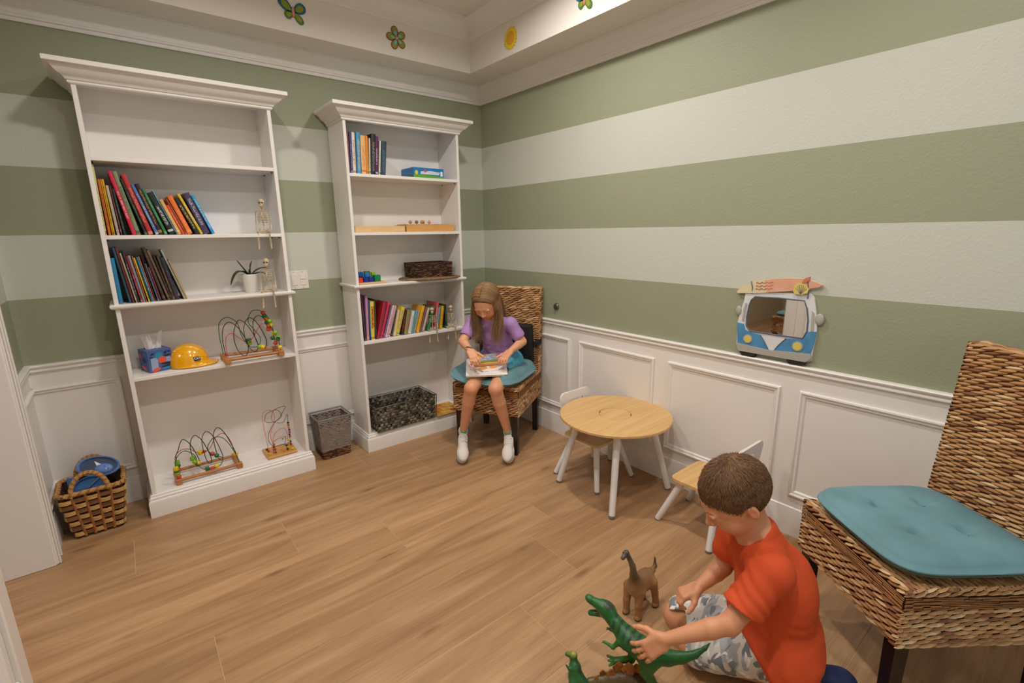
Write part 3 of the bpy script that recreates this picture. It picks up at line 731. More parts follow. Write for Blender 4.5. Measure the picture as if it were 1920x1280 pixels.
def kid_chair(label, c, feet, fdir, back_top=.47):
    """c = seat centre xy, fdir = facing unit vector"""
    t = thing('kids_chair', label, 'chair', (c[0], c[1], 0), "small white and birch kids chairs")
    f = Vector((fdir[0], fdir[1], 0)).normalized(); r = Vector((f.y, -f.x, 0)); o = Vector((c[0], c[1], 0))
    sz = .262; hw, hd = .135, .135
    bm = []; n = 6; rad = .035
    for (sx, sy, a0) in ((1, 1, 0), (-1, 1, PI / 2), (-1, -1, PI), (1, -1, 1.5 * PI)):
        for k in range(n + 1):
            q = a0 + PI / 2 * k / n; bm.append((sx * (hw - rad) + rad * math.cos(q), sy * (hd - rad) + rad * math.sin(q)))
    fn = lambda a, b, d: o + r * a + f * b + Vector((0, 0, sz - .013 + d))
    MB().prism(bm, 0, .013, fn).build('seat', BIRCH, t, smooth=30)
    klegs(t, [(o + r * (.085 * math.copysign(1, (Vector(p) - o).dot(r))) + f * (.085 * math.copysign(1, (Vector(p) - o).dot(f))) + Vector((0, 0, sz - .012)), p) for p in feet])
    # back board with a handle slot
    kk = .13
    def fb(a, b, d): return o + r * a - f * (.132 + kk * (b - sz) + d) + Vector((0, 0, b))
    out = []; W, z1 = .125, back_top
    prof = [(-.065, sz - .03), (.065, sz - .03), (.070, sz + .04), (.105, sz + .075), (W, sz + .11), (W, z1 - .035)]
    prof += [(W - .035 + .035 * math.cos(q), z1 - .035 + .035 * math.sin(q)) for q in np.linspace(.3, PI / 2, 5)]
    prof += [(-a, b) for a, b in prof[::-1]][:-0 or None]
    prof = prof[:len(prof)]
    hole = [(-.055, z1 - .075), (.055, z1 - .075), (.060, z1 - .045), (-.060, z1 - .045)]
    bmx = bmesh.new()
    ov = [bmx.verts.new(fb(a, b, 0)) for a, b in prof]; hv = [bmx.verts.new(fb(a, b, 0)) for a, b in hole]
    es = [bmx.edges.new((ov[i], ov[(i + 1) % len(ov)])) for i in range(len(ov))] + [bmx.edges.new((hv[i], hv[(i + 1) % 4])) for i in range(4)]
    bmesh.ops.triangle_fill(bmx, edges=es, use_beauty=True)
    gm = bmesh.ops.extrude_face_region(bmx, geom=list(bmx.faces)); dv = fb(0, 0, .012) - fb(0, 0, 0)
    for v in gm['geom']:
        if isinstance(v, bmesh.types.BMVert): v.co += dv
    bmesh.ops.recalc_face_normals(bmx, faces=bmx.faces); bmx.verts.index_update()
    mb = MB().add([v.co.copy() for v in bmx.verts], [tuple(v.index for v in f_.verts) for f_ in bmx.faces]); bmx.free()
    mb.build('backrest', KW, t, smooth=25)
    return t
kid_chair('small white-legged kids chair tucked behind the round birch table', (-.272, -1.443), [(-.440, -1.286, 0), (-.427, -1.602, 0), (-.121, -1.603, 0), (-.108, -1.290, 0)], (0, -1), .485)
kid_chair('small kids chair with birch seat just behind the boy', (-.255, -2.150), [(-.380, -1.955, 0), (-.424, -2.255, 0), (-.095, -1.955, 0), (-.13, -2.30, 0)], (0, 1), .485)
# ================================================================== books
PAGES = M('book_pages', (226, 214, 188), .9)
def book_mat(name, c1, c2, th, h, n):
    m = bpy.data.materials.new('book_cover_' + name.replace(' ', '_')); m.use_nodes = True; nt = m.node_tree; b = nt.nodes['Principled BSDF']; N = nt.nodes.new; K = nt.links.new
    tc = N('ShaderNodeTexCoord'); sp = N('ShaderNodeSeparateXYZ'); K(tc.outputs['Object'], sp.inputs[0])
    mp = N('ShaderNodeMapping'); mp.inputs['Scale'].default_value = (160, 1, 210); mp.inputs['Location'].default_value = (n * 3.1, 0, n * 7.7); K(tc.outputs['Object'], mp.inputs[0])
    ns = N('ShaderNodeTexNoise'); ns.inputs['Scale'].default_value = 1; ns.inputs['Detail'].default_value = 1; K(mp.outputs[0], ns.inputs[0])
    def mth(op, a, bb):
        x = N('ShaderNodeMath'); x.operation = op
        for i, v in enumerate((a, bb)):
            if isinstance(v, (int, float)): x.inputs[i].default_value = v
            elif v is not None: K(v, x.inputs[i])
        return x.outputs[0]
    xa = mth('ABSOLUTE', sp.outputs['X'], None); d = mth('ABSOLUTE', mth('SUBTRACT', xa, th / 2), None)
    m1 = mth('LESS_THAN', d, th * .24); rnd = random.Random(n)
    z0, z1 = h * rnd.uniform(.08, .28), h * rnd.uniform(.62, .9)
    m2 = mth('MULTIPLY', mth('GREATER_THAN', sp.outputs['Z'], z0), mth('LESS_THAN', sp.outputs['Z'], z1))
    m3 = mth('GREATER_THAN', ns.outputs['Fac'], .5)
    e0 = h * rnd.uniform(.02, .10)
    band = mth('LESS_THAN', mth('ABSOLUTE', mth('SUBTRACT', sp.outputs['Z'], e0), None), h * .025) if rnd.random() < .6 else 0.0
    msk = mth('MULTIPLY', mth('MAXIMUM', mth('MULTIPLY', mth('MULTIPLY', m1, m2), m3), band), .72)
    mx = N('ShaderNodeMix'); mx.data_type = 'RGBA'; mx.inputs['A'].default_value = lin(c1); mx.inputs['B'].default_value = lin(c2); K(msk, mx.inputs['Factor'])
    K(mx.outputs['Result'], b.inputs['Base Color']); b.inputs['Roughness'].default_value = .4
    return m
def book(rec, n, ctx, grp, prev, y, zs, dep, right=False, prevname=None):
    name, c1, c2, x, th, h, ang = rec
    art = name
    lab = f"{name} book at the left end, {ctx}" if prevname is None else f"{name} book right of the {prevname} one, {ctx}"
    cv = MB(); cvt = .0016 if th < .01 else .0024; s = -1 if right else 1
    def bx(a, b, y0, y1, z0, z1, q=cv):
        lo, hi = sorted((a * s, b * s)); q.box((lo, y0, z0), (hi, y1, z1))
    bx(0, cvt, .002, dep, 0, h); bx(th - cvt, th, .002, dep, 0, h)
    # slightly rounded spine
    k = 5; pr_ = []
    for i in range(k + 1):
        q = PI * i / k; pr_.append((th / 2 - th / 2 * math.cos(q), .0022 - .0022 * math.sin(q) - .0004))
    pr_ += [(th, .0040), (0, .0040)]
    cv.prism(pr_, 0, h, lambda a, b, d: Vector((a * s, b, d)))
    mat_ = book_mat(name, c1, c2, th, h, n)
    o = setp(cv.build('book', mat_, None, smooth=30), lab, 'book', grp); ORG[o.name] = Vector((0, 0, 0))
    pg = MB(); bx(cvt, th - cvt, .0035, dep - .003, .0025, h - .0025, pg); pg.build('pages', PAGES, o)
    o.location = (x, y, zs); o.rotation_euler = (0, math.radians(ang), 0)
    return o
def row(recs, ctx, grp, yf, zs, dep, sh=.93):
    prevln = None; bks = []; n0 = sum(map(ord, ctx)); pn = None; drift = 0
    for i, r in enumerate(recs):
        name, c1, c2, x, th, h, ang = r; th = max(.0045, th * sh); a = math.radians(ang); right = ang > 7
        if right: x = x + th / math.cos(a)           # pivot at the lower right corner
        # left face line of this book, right face line of the previous one
        lx = lambda z, x=x: (x + z * math.tan(a)) - (th / math.cos(a) if right else 0)
        if prevln is not None:
            plx, ph = prevln; zt = [0, .01, min(ph, h * math.cos(a))]
            push = max(plx(z) - lx(z) for z in zt)
            if push > -.0004: x += push + .0006
        fx = (lambda z, x=x, th=th, a=a, right=right: (x + z * math.tan(a)) + (0 if right else th / math.cos(a)))
        prevln = (fx, h * math.cos(a))
        rr = random.Random(i + n0)
        bks.append(book((name, c1, c2, x, th, h, ang), i + n0, ctx, grp, None, yf + rr.uniform(-.004, .008), zs + .0004, dep * rr.uniform(.92, 1.0) * (.9 if h < .2 else 1), right, pn))
        drift = x - r[3]; pn = name
    return bks
ROW1 =[
  ('pale yellow', (198, 196, 120), (150, 60, 40), -2.321, .01, .31, .2),
  ('dark orange', (190, 95, 25), (120, 50, 20), -2.306, .011, .249, -0.5),
  ('mustard yellow', (205, 160, 20), (120, 90, 20), -2.294, .004, .249, -1.2),
  ('golden yellow', (230, 175, 25), (150, 110, 20), -2.289, .007, .25, -1.1),
  ('cream', (190, 180, 155), (130, 120, 160), -2.275, .011, .223, -2.1),
  ('maroon', (95, 40, 50), (150, 110, 110), -2.261, .007, .221, -2.6),
  ('dark green', (25, 50, 45), (90, 110, 100), -2.253, .01, .208, -3.6),
  ('hot pink', (205, 35, 70), (235, 190, 190), -2.231, .0168, .289, -9.8),
  ('sage green', (125, 145, 105), (60, 70, 60), -2.212, .0168, .29, -9.7),
  ('black', (30, 28, 28), (80, 130, 80), -2.192, .0117, .26, -12.9),
  ('red', (180, 45, 45), (225, 150, 130), -2.176, .0204, .282, -13.5),
  ('slate blue', (85, 110, 165), (190, 200, 215), -2.149, .0135, .239, -15.3),
  ('black and gold', (38, 28, 40), (190, 140, 60), -2.134, .0183, .242, -15.1),
  ('green', (45, 120, 65), (120, 180, 130), -2.112, .0135, .221, -16.1),
  ('black and white', (28, 32, 28), (225, 225, 220), -2.093, .0247, .205, -18.2),
  ('light blue', (95, 160, 185), (60, 110, 140), -2.065, .0057, .218, -18.8),
  ('peach', (225, 165, 100), (240, 215, 130), -2.058, .0152, .174, -18.4),
  ('red orange', (215, 75, 35), (235, 160, 110), -2.04, .0123, .147, -19.1),
  ('rust brown', (150, 70, 45), (200, 130, 100), -2.025, .0094, .179, -19.5),
  ('orange', (235, 115, 35), (240, 170, 120), -2.013, .0218, .192, -18.8),
  ('black and yellow', (30, 30, 38), (210, 190, 60), -1.983, .0194, .187, -22.3),
  ('yellow and white', (220, 185, 40), (225, 225, 225), -1.961, .0131, .207, -21.0),
  ('dark purple', (70, 55, 85), (190, 185, 205), -1.945, .0304, .207, -18.0),
  ('sky blue', (50, 150, 205), (200, 220, 235), -1.91, .0141, .202, -20.0),
]
ROW2 =[
  ('bright blue', (30, 125, 170), (60, 100, 170), -2.315, .016, .216, -0.5),
  ('dark teal', (40, 80, 105), (30, 55, 70), -2.277, .01, .264, -5.6),
  ('brick red', (120, 45, 35), (70, 30, 30), -2.265, .009, .265, -5.8),
  ('cream', (175, 165, 145), (120, 100, 90), -2.256, .007, .239, -6.7),
  ('charcoal', (45, 48, 52), (170, 165, 160), -2.248, .008, .248, -5.8),
  ('crimson', (140, 35, 50), (200, 120, 120), -2.238, .0089, .224, -6.9),
  ('pale grey', (150, 160, 165), (110, 150, 190), -2.228, .0099, .226, -7.1),
  ('thin orange', (190, 95, 35), (120, 60, 30), -2.217, .005, .222, -6.2),
  ('lemon yellow', (225, 195, 65), (170, 140, 40), -2.211, .0059, .215, -7.5),
  ('dark green', (30, 50, 35), (60, 80, 60), -2.204, .005, .214, -7.8),
  ('cyan blue', (40, 140, 190), (210, 225, 235), -2.198, .0069, .218, -7.9),
  ('coral orange', (205, 100, 60), (90, 130, 110), -2.187, .0059, .22, -7.8),
  ('black', (38, 32, 35), (100, 80, 80), -2.18, .005, .22, -6.5),
  ('slate grey', (90, 98, 115), (140, 145, 160), -2.174, .0069, .186, -8.3),
  ('wine red', (120, 45, 60), (70, 35, 45), -2.167, .0079, .168, -8.6),
  ('dark brown', (58, 44, 36), (110, 90, 70), -2.158, .0138, .262, -10.5),
  ('tan brown', (120, 92, 72), (80, 60, 50), -2.143, .0108, .251, -11.9),
  ('thin black', (42, 34, 32), (90, 70, 60), -2.13, .0098, .223, -11.1),
  ('umber brown', (80, 58, 42), (150, 110, 60), -2.119, .0108, .221, -9.9),
  ('navy', (35, 42, 55), (90, 60, 80), -2.107, .0177, .212, -10.0),
  ('light grey', (165, 165, 155), (110, 105, 95), -2.087, .0077, .255, -14.5),
  ('gold and tan', (170, 145, 105), (190, 150, 60), -2.078, .0087, .2, -13.9),
]
ROW3 =[
  ('brown', (150, 80, 55), (60, 70, 100), -1.142, .01, .237, 1.2),
  ('navy blue', (60, 65, 125), (120, 155, 205), -1.131, .014, .236, 1.9),
  ('white and red', (225, 215, 195), (200, 70, 60), -1.116, .021, .235, 2.2),
  ('sky blue', (70, 145, 190), (225, 190, 90), -1.093, .026, .239, 2.6),
  ('cream and orange', (230, 185, 120), (210, 75, 50), -1.064, .031, .223, 2.1),
  ('amber orange', (235, 140, 35), (190, 100, 20), -1.032, .016, .223, 2.1),
  ('white and green', (220, 220, 205), (40, 160, 110), -1.016, .009, .212, 3.8),
  ('thick black', (38, 36, 36), (150, 140, 140), -1.006, .0299, .239, 4.6),
  ('purple', (95, 35, 85), (220, 200, 210), -0.975, .0189, .23, 4.5),
  ('white with green tip', (215, 215, 200), (60, 170, 90), -0.955, .0119, .204, 5.9),
  ('dark teal', (45, 60, 75), (90, 130, 155), -0.942, .0308, .204, 6.2),
]
ROW4 =[
  ('grey tan', (140, 125, 110), (100, 85, 75), -1.149, .012, .207, .3),
  ('dark maroon', (60, 35, 45), (110, 80, 90), -1.136, .016, .294, -1.2),
  ('rainbow', (190, 130, 180), (230, 190, 70), -1.118, .018, .289, 2.0),
  ('blue', (30, 110, 160), (20, 80, 120), -1.098, .006, .262, .4),
  ('yellow with red letters', (230, 210, 90), (200, 70, 30), -1.089, .028, .25, 3.2),
  ('forest green', (50, 75, 65), (150, 150, 160), -1.058, .004, .261, 2.6),
  ('scarlet red', (185, 35, 45), (130, 40, 70), -1.055, .0183, .243, 15.5),
  ('violet blue', (95, 75, 125), (130, 110, 150), -1.036, .0086, .233, 16.2),
  ('rose red', (215, 55, 75), (150, 40, 60), -1.026, .0172, .239, 17.5),
  ('lilac', (120, 95, 140), (170, 150, 180), -1.003, .0095, .222, 18.4),
  ('pale pink', (220, 185, 195), (170, 90, 130), -0.992, .0171, .217, 18.0),
  ('pink and white', (210, 180, 180), (150, 80, 140), -0.972, .0181, .212, 17.6),
  ('dark pine green', (45, 60, 55), (150, 110, 60), -0.95, .0106, .18, 15.4),
  ('cream', (220, 190, 150), (235, 215, 90), -0.938, .0193, .179, 14.9),
  ('bright yellow', (225, 200, 50), (60, 130, 190), -0.917, .0267, .194, 17.4),
  ('black and red', (70, 35, 30), (170, 60, 50), -0.878, .0196, .171, 12.2),
  ('olive patterned', (140, 135, 80), (200, 90, 100), -0.855, .0264, .168, 12.4),
  ('white', (215, 210, 205), (150, 150, 150), -0.825, .0222, .158, 15.4),
  ('teal', (95, 165, 170), (60, 110, 130), -0.8, .0191, .16, 17.1),
  ('tan', (190, 170, 145), (130, 110, 90), -0.778, .0124, .154, 17.4),
  ('amber yellow', (230, 170, 40), (170, 90, 20), -0.762, .0219, .189, 17.9),
  ('mauve brown', (130, 95, 95), (90, 60, 60), -0.734, .0142, .179, 18.9),
  ('dusty pink', (205, 175, 170), (150, 110, 110), -0.717, .017, .172, 19.0),
  ('small green', (70, 130, 70), (40, 80, 50), -0.676, .018, .176, 18.2),
  ('pink and red', (205, 90, 95), (230, 190, 190), -0.618, .0177, .195, 9.8),
  ('light blue', (110, 155, 180), (70, 110, 140), -0.598, .0167, .159, 10.1),
  ('golden yellow', (215, 165, 35), (150, 110, 30), -0.573, .0198, .165, 8.7),
  ('black and green', (35, 42, 35), (70, 130, 70), -0.523, .017, .173, -1.0),
]

row(ROW1, 'upper book row, left bookcase', 'books on the upper row of the left bookcase', -.238, 1.424, .19)
row(ROW2, 'lower book row, left bookcase', 'books on the lower row of the left bookcase', -.243, 1.105, .20)
row(ROW3, 'top shelf, right bookcase', 'books on the top shelf of the right bookcase', -.238, 1.767, .17)
B4 = row(ROW4, 'behind skeletons, right bookcase', 'books behind the skeletons in the right bookcase', -.232, .742, .17)
yb = [o for o in B4 if o['label'].startswith('yellow with red')][0]
text_mesh('spine_lettering', 'DINOSAURS', .026, .0003, frame((.0125, -.0032, .150), (0, 0, -1), (1, 0, 0)), M('spine_red', (205, 60, 40), .4), yb, spacing=.95)

# ================================================================== toy skeletons
BONE = M('skeleton_bone', (214, 194, 158), .45, var=(40, .35)); SOCK = M('skull_socket', (35, 25, 20), .9)
def skeleton(label):
    t = thing('toy_skeleton', label, 'toy', (0, 0, 0), 'small plastic skeletons sitting on shelf edges')
    S = SDF((-.03, -.045, .125), (.03, .04, .195), .0016)
    S.ell((0, .002, .168), (.0165, .020, .0175), k=.006).ell((0, -.008, .150), (.0105, .0115, .010), k=.008).ell((0, -.011, .143), (.0085, .008, .006), k=.004)
    for s in (-1, 1): S.ell((s * .0065, -.0195, .162), (.0045, .008, .0045), k=.002, op='s')
    S.ell((0, -.020, .1535), (.0018, .005, .003), k=.001, op='s')
    sk = sobj('skull', S, BONE, t, relax=0)
    e = MB()
    for s in (-1, 1): e.ball((s * .0065, -.0135, .162), (.004, .002, .004), 8, 5)
    e.ball((0, -.0165, .1535), (.0016, .001, .0026), 6, 4)
    e.build('eye_socket', SOCK, sk)
    te = MB()
    for i in range(7): te.rbox((-.0068 + i * .002, -.0205, .1445), (-.0052 + i * .002, -.018, .148), .0003)
    te.build('teeth', BONE, sk)
    sp = MB(); sp.tube([(0, .004, .005), (0, .010, .04), (0, .006, .08), (0, .009, .115), (0, .004, .145)], .0028, 6)
    for i in range(12): sp.ball((0, .004 + .006 * math.sin(i * .5) * .6, .012 + i * .011), (.0045, .004, .003), 6, 4)
    sp.build('spine', BONE, t, smooth=60)
    rb = MB()
    for i in range(7):
        z = .062 + i * .0085; a = [.021, .024, .026, .0265, .026, .023, .017][i]; b = a * .72
        for s in (-1, 1):
            pts = [(s * a * math.sin(q), .006 - b * .45 + b * math.cos(q) * 1.0, z - .006 * (1 - math.cos(q)) * .5) for q in np.linspace(.12, PI - .35 - (.5 if i < 2 else 0), 10)]
            rb.tube(pts, .0019, 5)
    rb.rbox((-.003, -.022, .072), (.003, -.019, .112), .001)
    for s in (-1, 1): rb.tube([(0, -.018, .116), (s * .015, -.016, .121), (s * .030, -.002, .121)], .0018, 5)
    rb.build('rib_cage', BONE, t, smooth=60)
    pv = MB()
    for s in (-1, 1):
        pv.tube([(s * .003, .006, .006), (s * .014, .006, .022), (s * .022, -.002, .026), (s * .021, -.008, .014), (s * .012, -.009, .004), (s * .002, -.010, .004)], [.003, .004, .003, .004, .0035, .003], 6)
        pv.ball((s * .014, .002, .016), (.007, .004, .010), 8, 5)
    pv.build('pelvis', BONE, t, smooth=60)
    for s in (-1, 1):
        a = MB(); sh = Vector((s * .031, 0, .119)); el = Vector((s * .037, .004, .066)); wr = Vector((s * .036, -.012, .018))
        a.tube([sh, sh.lerp(el, .15), sh.lerp(el, .85), el], [.0048, .0027, .0027, .0042], 6)
        for d in (-.0018, .0018): a.tube([el + Vector((d, 0, 0)), wr + Vector((d, 0, 0))], .0018, 5)
        a.ball(wr, .0032, 6, 4)
        for k in range(4): a.tube([wr, wr + Vector((s * (k - 1.5) * .0032, -.010, -.006)), wr + Vector((s * (k - 1.5) * .004, -.018, -.0125))], .0011, 4)
        a.build('arm', BONE, t, smooth=60)
        l = MB(); hp = Vector((s * .017, -.004, .009)); kn = Vector((s * .028, -.058, .010)); an = Vector((s * .030, -.052, -.072))
        l.tube([hp, hp.lerp(kn, .12), hp.lerp(kn, .88), kn], [.0052, .0031, .0031, .0052], 6); l.ball(kn + Vector((0, -.003, .001)), .0038, 6, 5)
        for d in (-.0022, .0022): l.tube([kn + Vector((d, 0, -.002)), an + Vector((d, 0, 0))], .0021, 5)
        l.ball(an, .0034, 6, 4); l.tube([an, an + Vector((0, -.012, -.008)), an + Vector((s * .002, -.024, -.009))], [.003, .0035, .0022], 6)
        l.build('leg', BONE, t, smooth=60)
    return t
sk1 = skeleton('toy skeleton sitting alone on the upper book shelf of left bookcase')
sk1.location = (-1.640, -.222, 1.4245); sk1.rotation_euler = (0, 0, -.30)
for lab, loc, rz in (('toy skeleton sitting beside the potted plant in left bookcase', (-1.655, -.232, 1.1065), -.35),
                     ('left one of two toy skeletons sitting before the books, right bookcase', (-.628, -.226, .7425), -.42),
                     ('right one of two toy skeletons sitting before the books, next to the girl', (-.475, -.228, .7425), -.50)):
    s_ = dup(sk1); setp(s_, lab); s_.location = loc; s_.rotation_euler = (0, 0, rz)
    if loc[0] > -1: s_.scale = (.92, .88, .88)
# ================================================================== potted plant
t = thing('potted_plant', 'small orchid-leaved plant in a white pot beside a toy skeleton', 'plant', (-1.728, -.155, 1.1055))
POT = M('glazed_white_pot', (226, 220, 210), .3)
MB().lathe([(.0005, 1.1058), (.031, 1.1058), (.034, 1.110), (.043, 1.196), (.0445, 1.204), (.0435, 1.206), (.041, 1.204), (.040, 1.190), (.0005, 1.190)], (-1.728, -.155, 0), 32).build('pot', POT, t, smooth=40)
MB().ball((-1.728, -.155, 1.190), (.038, .038, .006), 16, 6).build('soil', M('potting_bark', (60, 42, 30), .9, bump=(200, .8, .003)), t)
LF = M('orchid_leaf', (48, 72, 42), .35, var=(9, .3))
def leaf(pts, w):
    w = w * 1.45
    P = spline(pts, 6); vs = []; L = len(P)
    for i, p in enumerate(P):
        q = i / (L - 1); tt = (P[min(i + 1, L - 1)] - P[max(i - 1, 0)]).normalized(); sd = tt.cross(Vector((0, 0, 1))); sd = sd.normalized() if sd.length > .05 else Vector((1, 0, 0)); up = sd.cross(tt)
        ww = w * (.35 + .65 * math.sin(PI * min(1, q * 1.05) ** .8)) * (1 if q < .92 else .55)
        vs += [p - sd * ww + up * ww * .25, p - up * .0005, p + sd * ww + up * ww * .25, p - up * .0022]
    fs = []
    for i in range(L - 1):
        for k in range(4): fs.append((i * 4 + k, i * 4 + (k + 1) % 4, (i + 1) * 4 + (k + 1) % 4, (i + 1) * 4 + k))
    fs += [(3, 2, 1, 0), tuple((L - 1) * 4 + k for k in range(4))]
    MB().add(vs, fs).build('leaf', LF, t, smooth=60)
c0 = Vector((-1.728, -.155, 1.192))
for pts, w_ in (([(0, 0, 0), (-.04, -.01, .030), (-.075, -.02, .015), (-.105, -.03, -.038)], .014), ([(0, 0, 0), (-.02, 0, .03), (-.048, .0, .078), (-.055, 0, .09)], .010),
                ([(0, 0, 0), (.004, -.004, .04), (.012, -.004, .070), (.018, -.004, .086)], .009), ([(0, 0, 0), (.03, .0, .028), (.065, 0, .044), (.095, -.005, .040)], .011), ([(0, 0, 0), (.03, -.018, .018), (.055, -.03, .02), (.07, -.04, .012)], .010)):
    leaf([c0 + Vector(p) for p in pts], w_)
# ================================================================== tissue box
t = thing('tissue_box', 'blue patterned tissue box with a tissue pulled up, beside hard hat', 'tissue box', (-2.213, -.145, .7425))
Z = .7428; bx0, bx1, by0, by1, bh = -2.268, -2.160, -.202, -.092, .112
TB = M('tissue_box_blue', (72, 92, 150), .5); TBL = M('tissue_print_pale', (150, 165, 200), .5); TBT = M('tissue_print_teal', (20, 140, 175), .5); TBO = M('tissue_print_coral', (225, 85, 60), .5); TBN = M('tissue_print_navy', (25, 30, 55), .5)
MB().rbox((bx0, by0, Z), (bx1, by1, Z + bh), .0015).build('carton', TB, t, smooth=30)
def fr(a, b, d): return Vector((bx0 + a, by0 - d, Z + b))
def fl_(a, b, d): return Vector((bx0 - d, by0 + a, Z + b))
MB().prism([(.010, .006), (.040, .006), (.044, .075), (.012, .072)], .0002, .0008, fr).build('print_pale', TBL, t)
MB().prism([(.072, .045), (.100, .045), (.100, .070), (.074, .070)], .0002, .0008, fr).build('print_pale', TBL, t)
MB().prism(ell_poly(.050, .082, .016, .019, 0), .0008, .0012, fr).build('print_teal', TBT, t)
MB().prism(ell_poly(.062, .058, .019, .019, 0, 24), .0012, .0016, fr).build('print_coral', TBO, t)
MB().prism(ell_poly(.030, .012, .020, .009, .3, 20), .0012, .0016, fr).build('print_coral', TBO, t)
for (a, b, rx, ry, ro) in ((.078, .037, .026, .005, -.15), (.080, .024, .028, .004, .05), (.086, .078, .018, .004, .1), (.022, .094, .008, .004, .4), (.080, .094, .009, .005, .8), (.096, .097, .006, .004, -.4), (.016, .078, .007, .003, .1)):
    MB().prism(ell_poly(a, b, rx, ry, ro, 16), .0012, .0017, fr).build('print_navy', TBN, t)
MB().prism(ell_poly(.078, .014, .026, .005, .1, 16), .0012, .0016, fr).build('print_teal', TBT, t)
for (a, b, rx, ry, m_) in ((.085, .080, .012, .014, TBO), (.045, .060, .02, .012, TBN), (.06, .02, .03, .008, TBO), (.03, .095, .016, .008, TBT)):
    MB().prism(ell_poly(a, b, rx, ry, .2, 16), .0004, .001, fl_).build('print_side', m_, t)
t.rotation_euler = (0, 0, .30)
def tissue():
    V = []; F = []; n, m = 26, 12
    for i in range(n):
        a = i / (n - 1) * 2 - 1
        for j in range(m):
            h = j / (m - 1); wd = .030 + .014 * h * (1 + .3 * math.sin(3 * a)); ztop = .085 - .030 * math.exp(-((a - .25) / .28) ** 2) + .012 * a
            V.append((-2.216 + a * wd + .002 * h, -.147 + .010 * math.sin(5 * a + 1) * (.3 + h) + .006 * math.sin(11 * a), Z + bh - .006 + h * ztop))
    for i in range(n - 1):
        for j in range(m - 1): F.append((i * m + j, (i + 1) * m + j, (i + 1) * m + j + 1, i * m + j + 1))
    N = len(V); V += [(x, y + .0012, z) for x, y, z in V]; F += [tuple(k + N for k in f[::-1]) for f in F]
    return V, F
V, F = tissue(); MB().add(V, F).build('tissue', M('tissue_paper', (232, 226, 220), .9), t, smooth=70)
# ================================================================== toy hard hat
HY = M('hard_hat_yellow', (238, 168, 10), .18, coat=.5)
t = thing('hard_hat', 'shiny yellow toy hard hat between the tissue box and bead maze', 'hard hat', (-2.068, -.16, .7425))
hc = Vector((-2.075, -.165, .744)); ha = -.20; hx = Vector((math.cos(ha), math.sin(ha), 0)); hy = Vector((-hx.y, hx.x, 0))
S = SDF((-2.23, -.30, .735), (-1.92, -.03, .875), .0025); A3 = (hx, hy, Vector((0, 0, 1)))
S.ell(hc + Vector((0, 0, .012)), (.092, .078, .104), A3, k=0)
for s in (-.028, .028): S.chain([hc + hx * q + hy * (s * (1 - .2 * abs(q) / .09)) + Vector((0, 0, .012 + .100 * math.sqrt(max(0, 1 - (q / .094) ** 2 - .12)))) for q in np.linspace(-.082, .082, 13)], [.006] * 13, k=.010)
S.cut(hc + Vector((0, 0, .014)), (0, 0, -1), .002)
S.ell(hc + Vector((0, 0, .004)) + hx * .008, (.100, .086, .009), A3, k=.012)
S.ell(hc + Vector((0, 0, .007)) + hx * .082, (.052, .058, .010), A3, k=.016)
S.ell(hc - Vector((0, 0, .012)), (.084, .070, .10), A3, k=.002, op='s') if False else None
S.cut((0, 0, .7432), (0, 0, -1), .001)
sobj('shell', S, HY, t, relax=1)
Tl = frame(hc + hx * .045 + hy * -.068 + Vector((0, 0, .045)), (hx * .94 - hy * -.34), Vector((0, 0, 1)) + hy * .45)
lb = MB().rbox((-.015, -.010, -.006), (.015, .010, .0035), .0015, T=Tl).build('badge', M('badge_black', (30, 28, 26), .4), t)
text_mesh('badge_lettering', 'CAT', .0145, .0004, Tl @ Matrix.Translation((0, 0, .0038)), M('badge_white', (235, 232, 225), .4), lb)
MB().rbox((-.004, -.0015, -.001), (.004, .0015, .0008), .0005, T=frame(hc + hx * -.01 + hy * -.028 + Vector((0, 0, .107)), hx, hy)).build('vent_slot', M('vent_dark', (90, 55, 10), .8), t)
# ================================================================== bead mazes
MW = M('maze_beech', (190, 128, 72), .45, var=(6, .6, (165, 100, 50)), stretch=(1, 6, 6)); MW2 = M('maze_pale_wood', (208, 155, 88), .45, var=(6, .5, (190, 130, 65)))
WB = M('wire_black', (28, 26, 24), .3); WG = M('wire_green', (20, 95, 50), .3); WR = M('wire_red', (200, 60, 70), .3); WO = M('wire_orange', (220, 90, 40), .3); WY = M('wire_yellow', (225, 165, 35), .3); WP = M('wire_purple', (80, 50, 110), .3)
BC = {'r': M('bead_red', (205, 70, 35), .3), 'g': M('bead_green', (25, 115, 60), .3), 'y': M('bead_yellow', (235, 200, 25), .3), 'l': M('bead_lime', (135, 180, 30), .3), 'o': M('bead_orange', (230, 130, 30), .3), 'd': M('bead_crimson', (165, 30, 35), .3), 'b': M('bead_blue', (40, 60, 130), .3), 'k': M('bead_black', (30, 30, 30), .3)}
def wire(t, pts, m_, r=.0021, n=7, name='wire'): return MB().tube(spline(pts, n), r, 6).build(name, m_, t, smooth=60)
def bead(t, p, c, kind='ball', r=.010):
    mb = MB()
    if kind == 'ball': mb.ball(p, r, 14, 9)
    elif kind == 'disc': mb.lathe([(.002, -.005), (r * 1.1, -.004), (r * 1.2, 0), (r * 1.1, .004), (.002, .005)], p, 16)
    elif kind == 'cube': mb.rbox([q - r * .8 for q in p], [q + r * .8 for q in p], .002)
    elif kind == 'cyl': mb.lathe([(.002, -r * .8), (r * .95, -r * .8), (r, -r * .7), (r, r * .7), (r * .95, r * .8), (.002, r * .8)], p, 16)
    elif kind == 'cup': mb.lathe([(.002, -r * .8), (r * .7, -r * .8), (r * 1.15, r * .75), (r * .9, r * .8), (.002, r * .5)], p, 16)
    return mb.build('bead', BC[c], t, smooth=45)
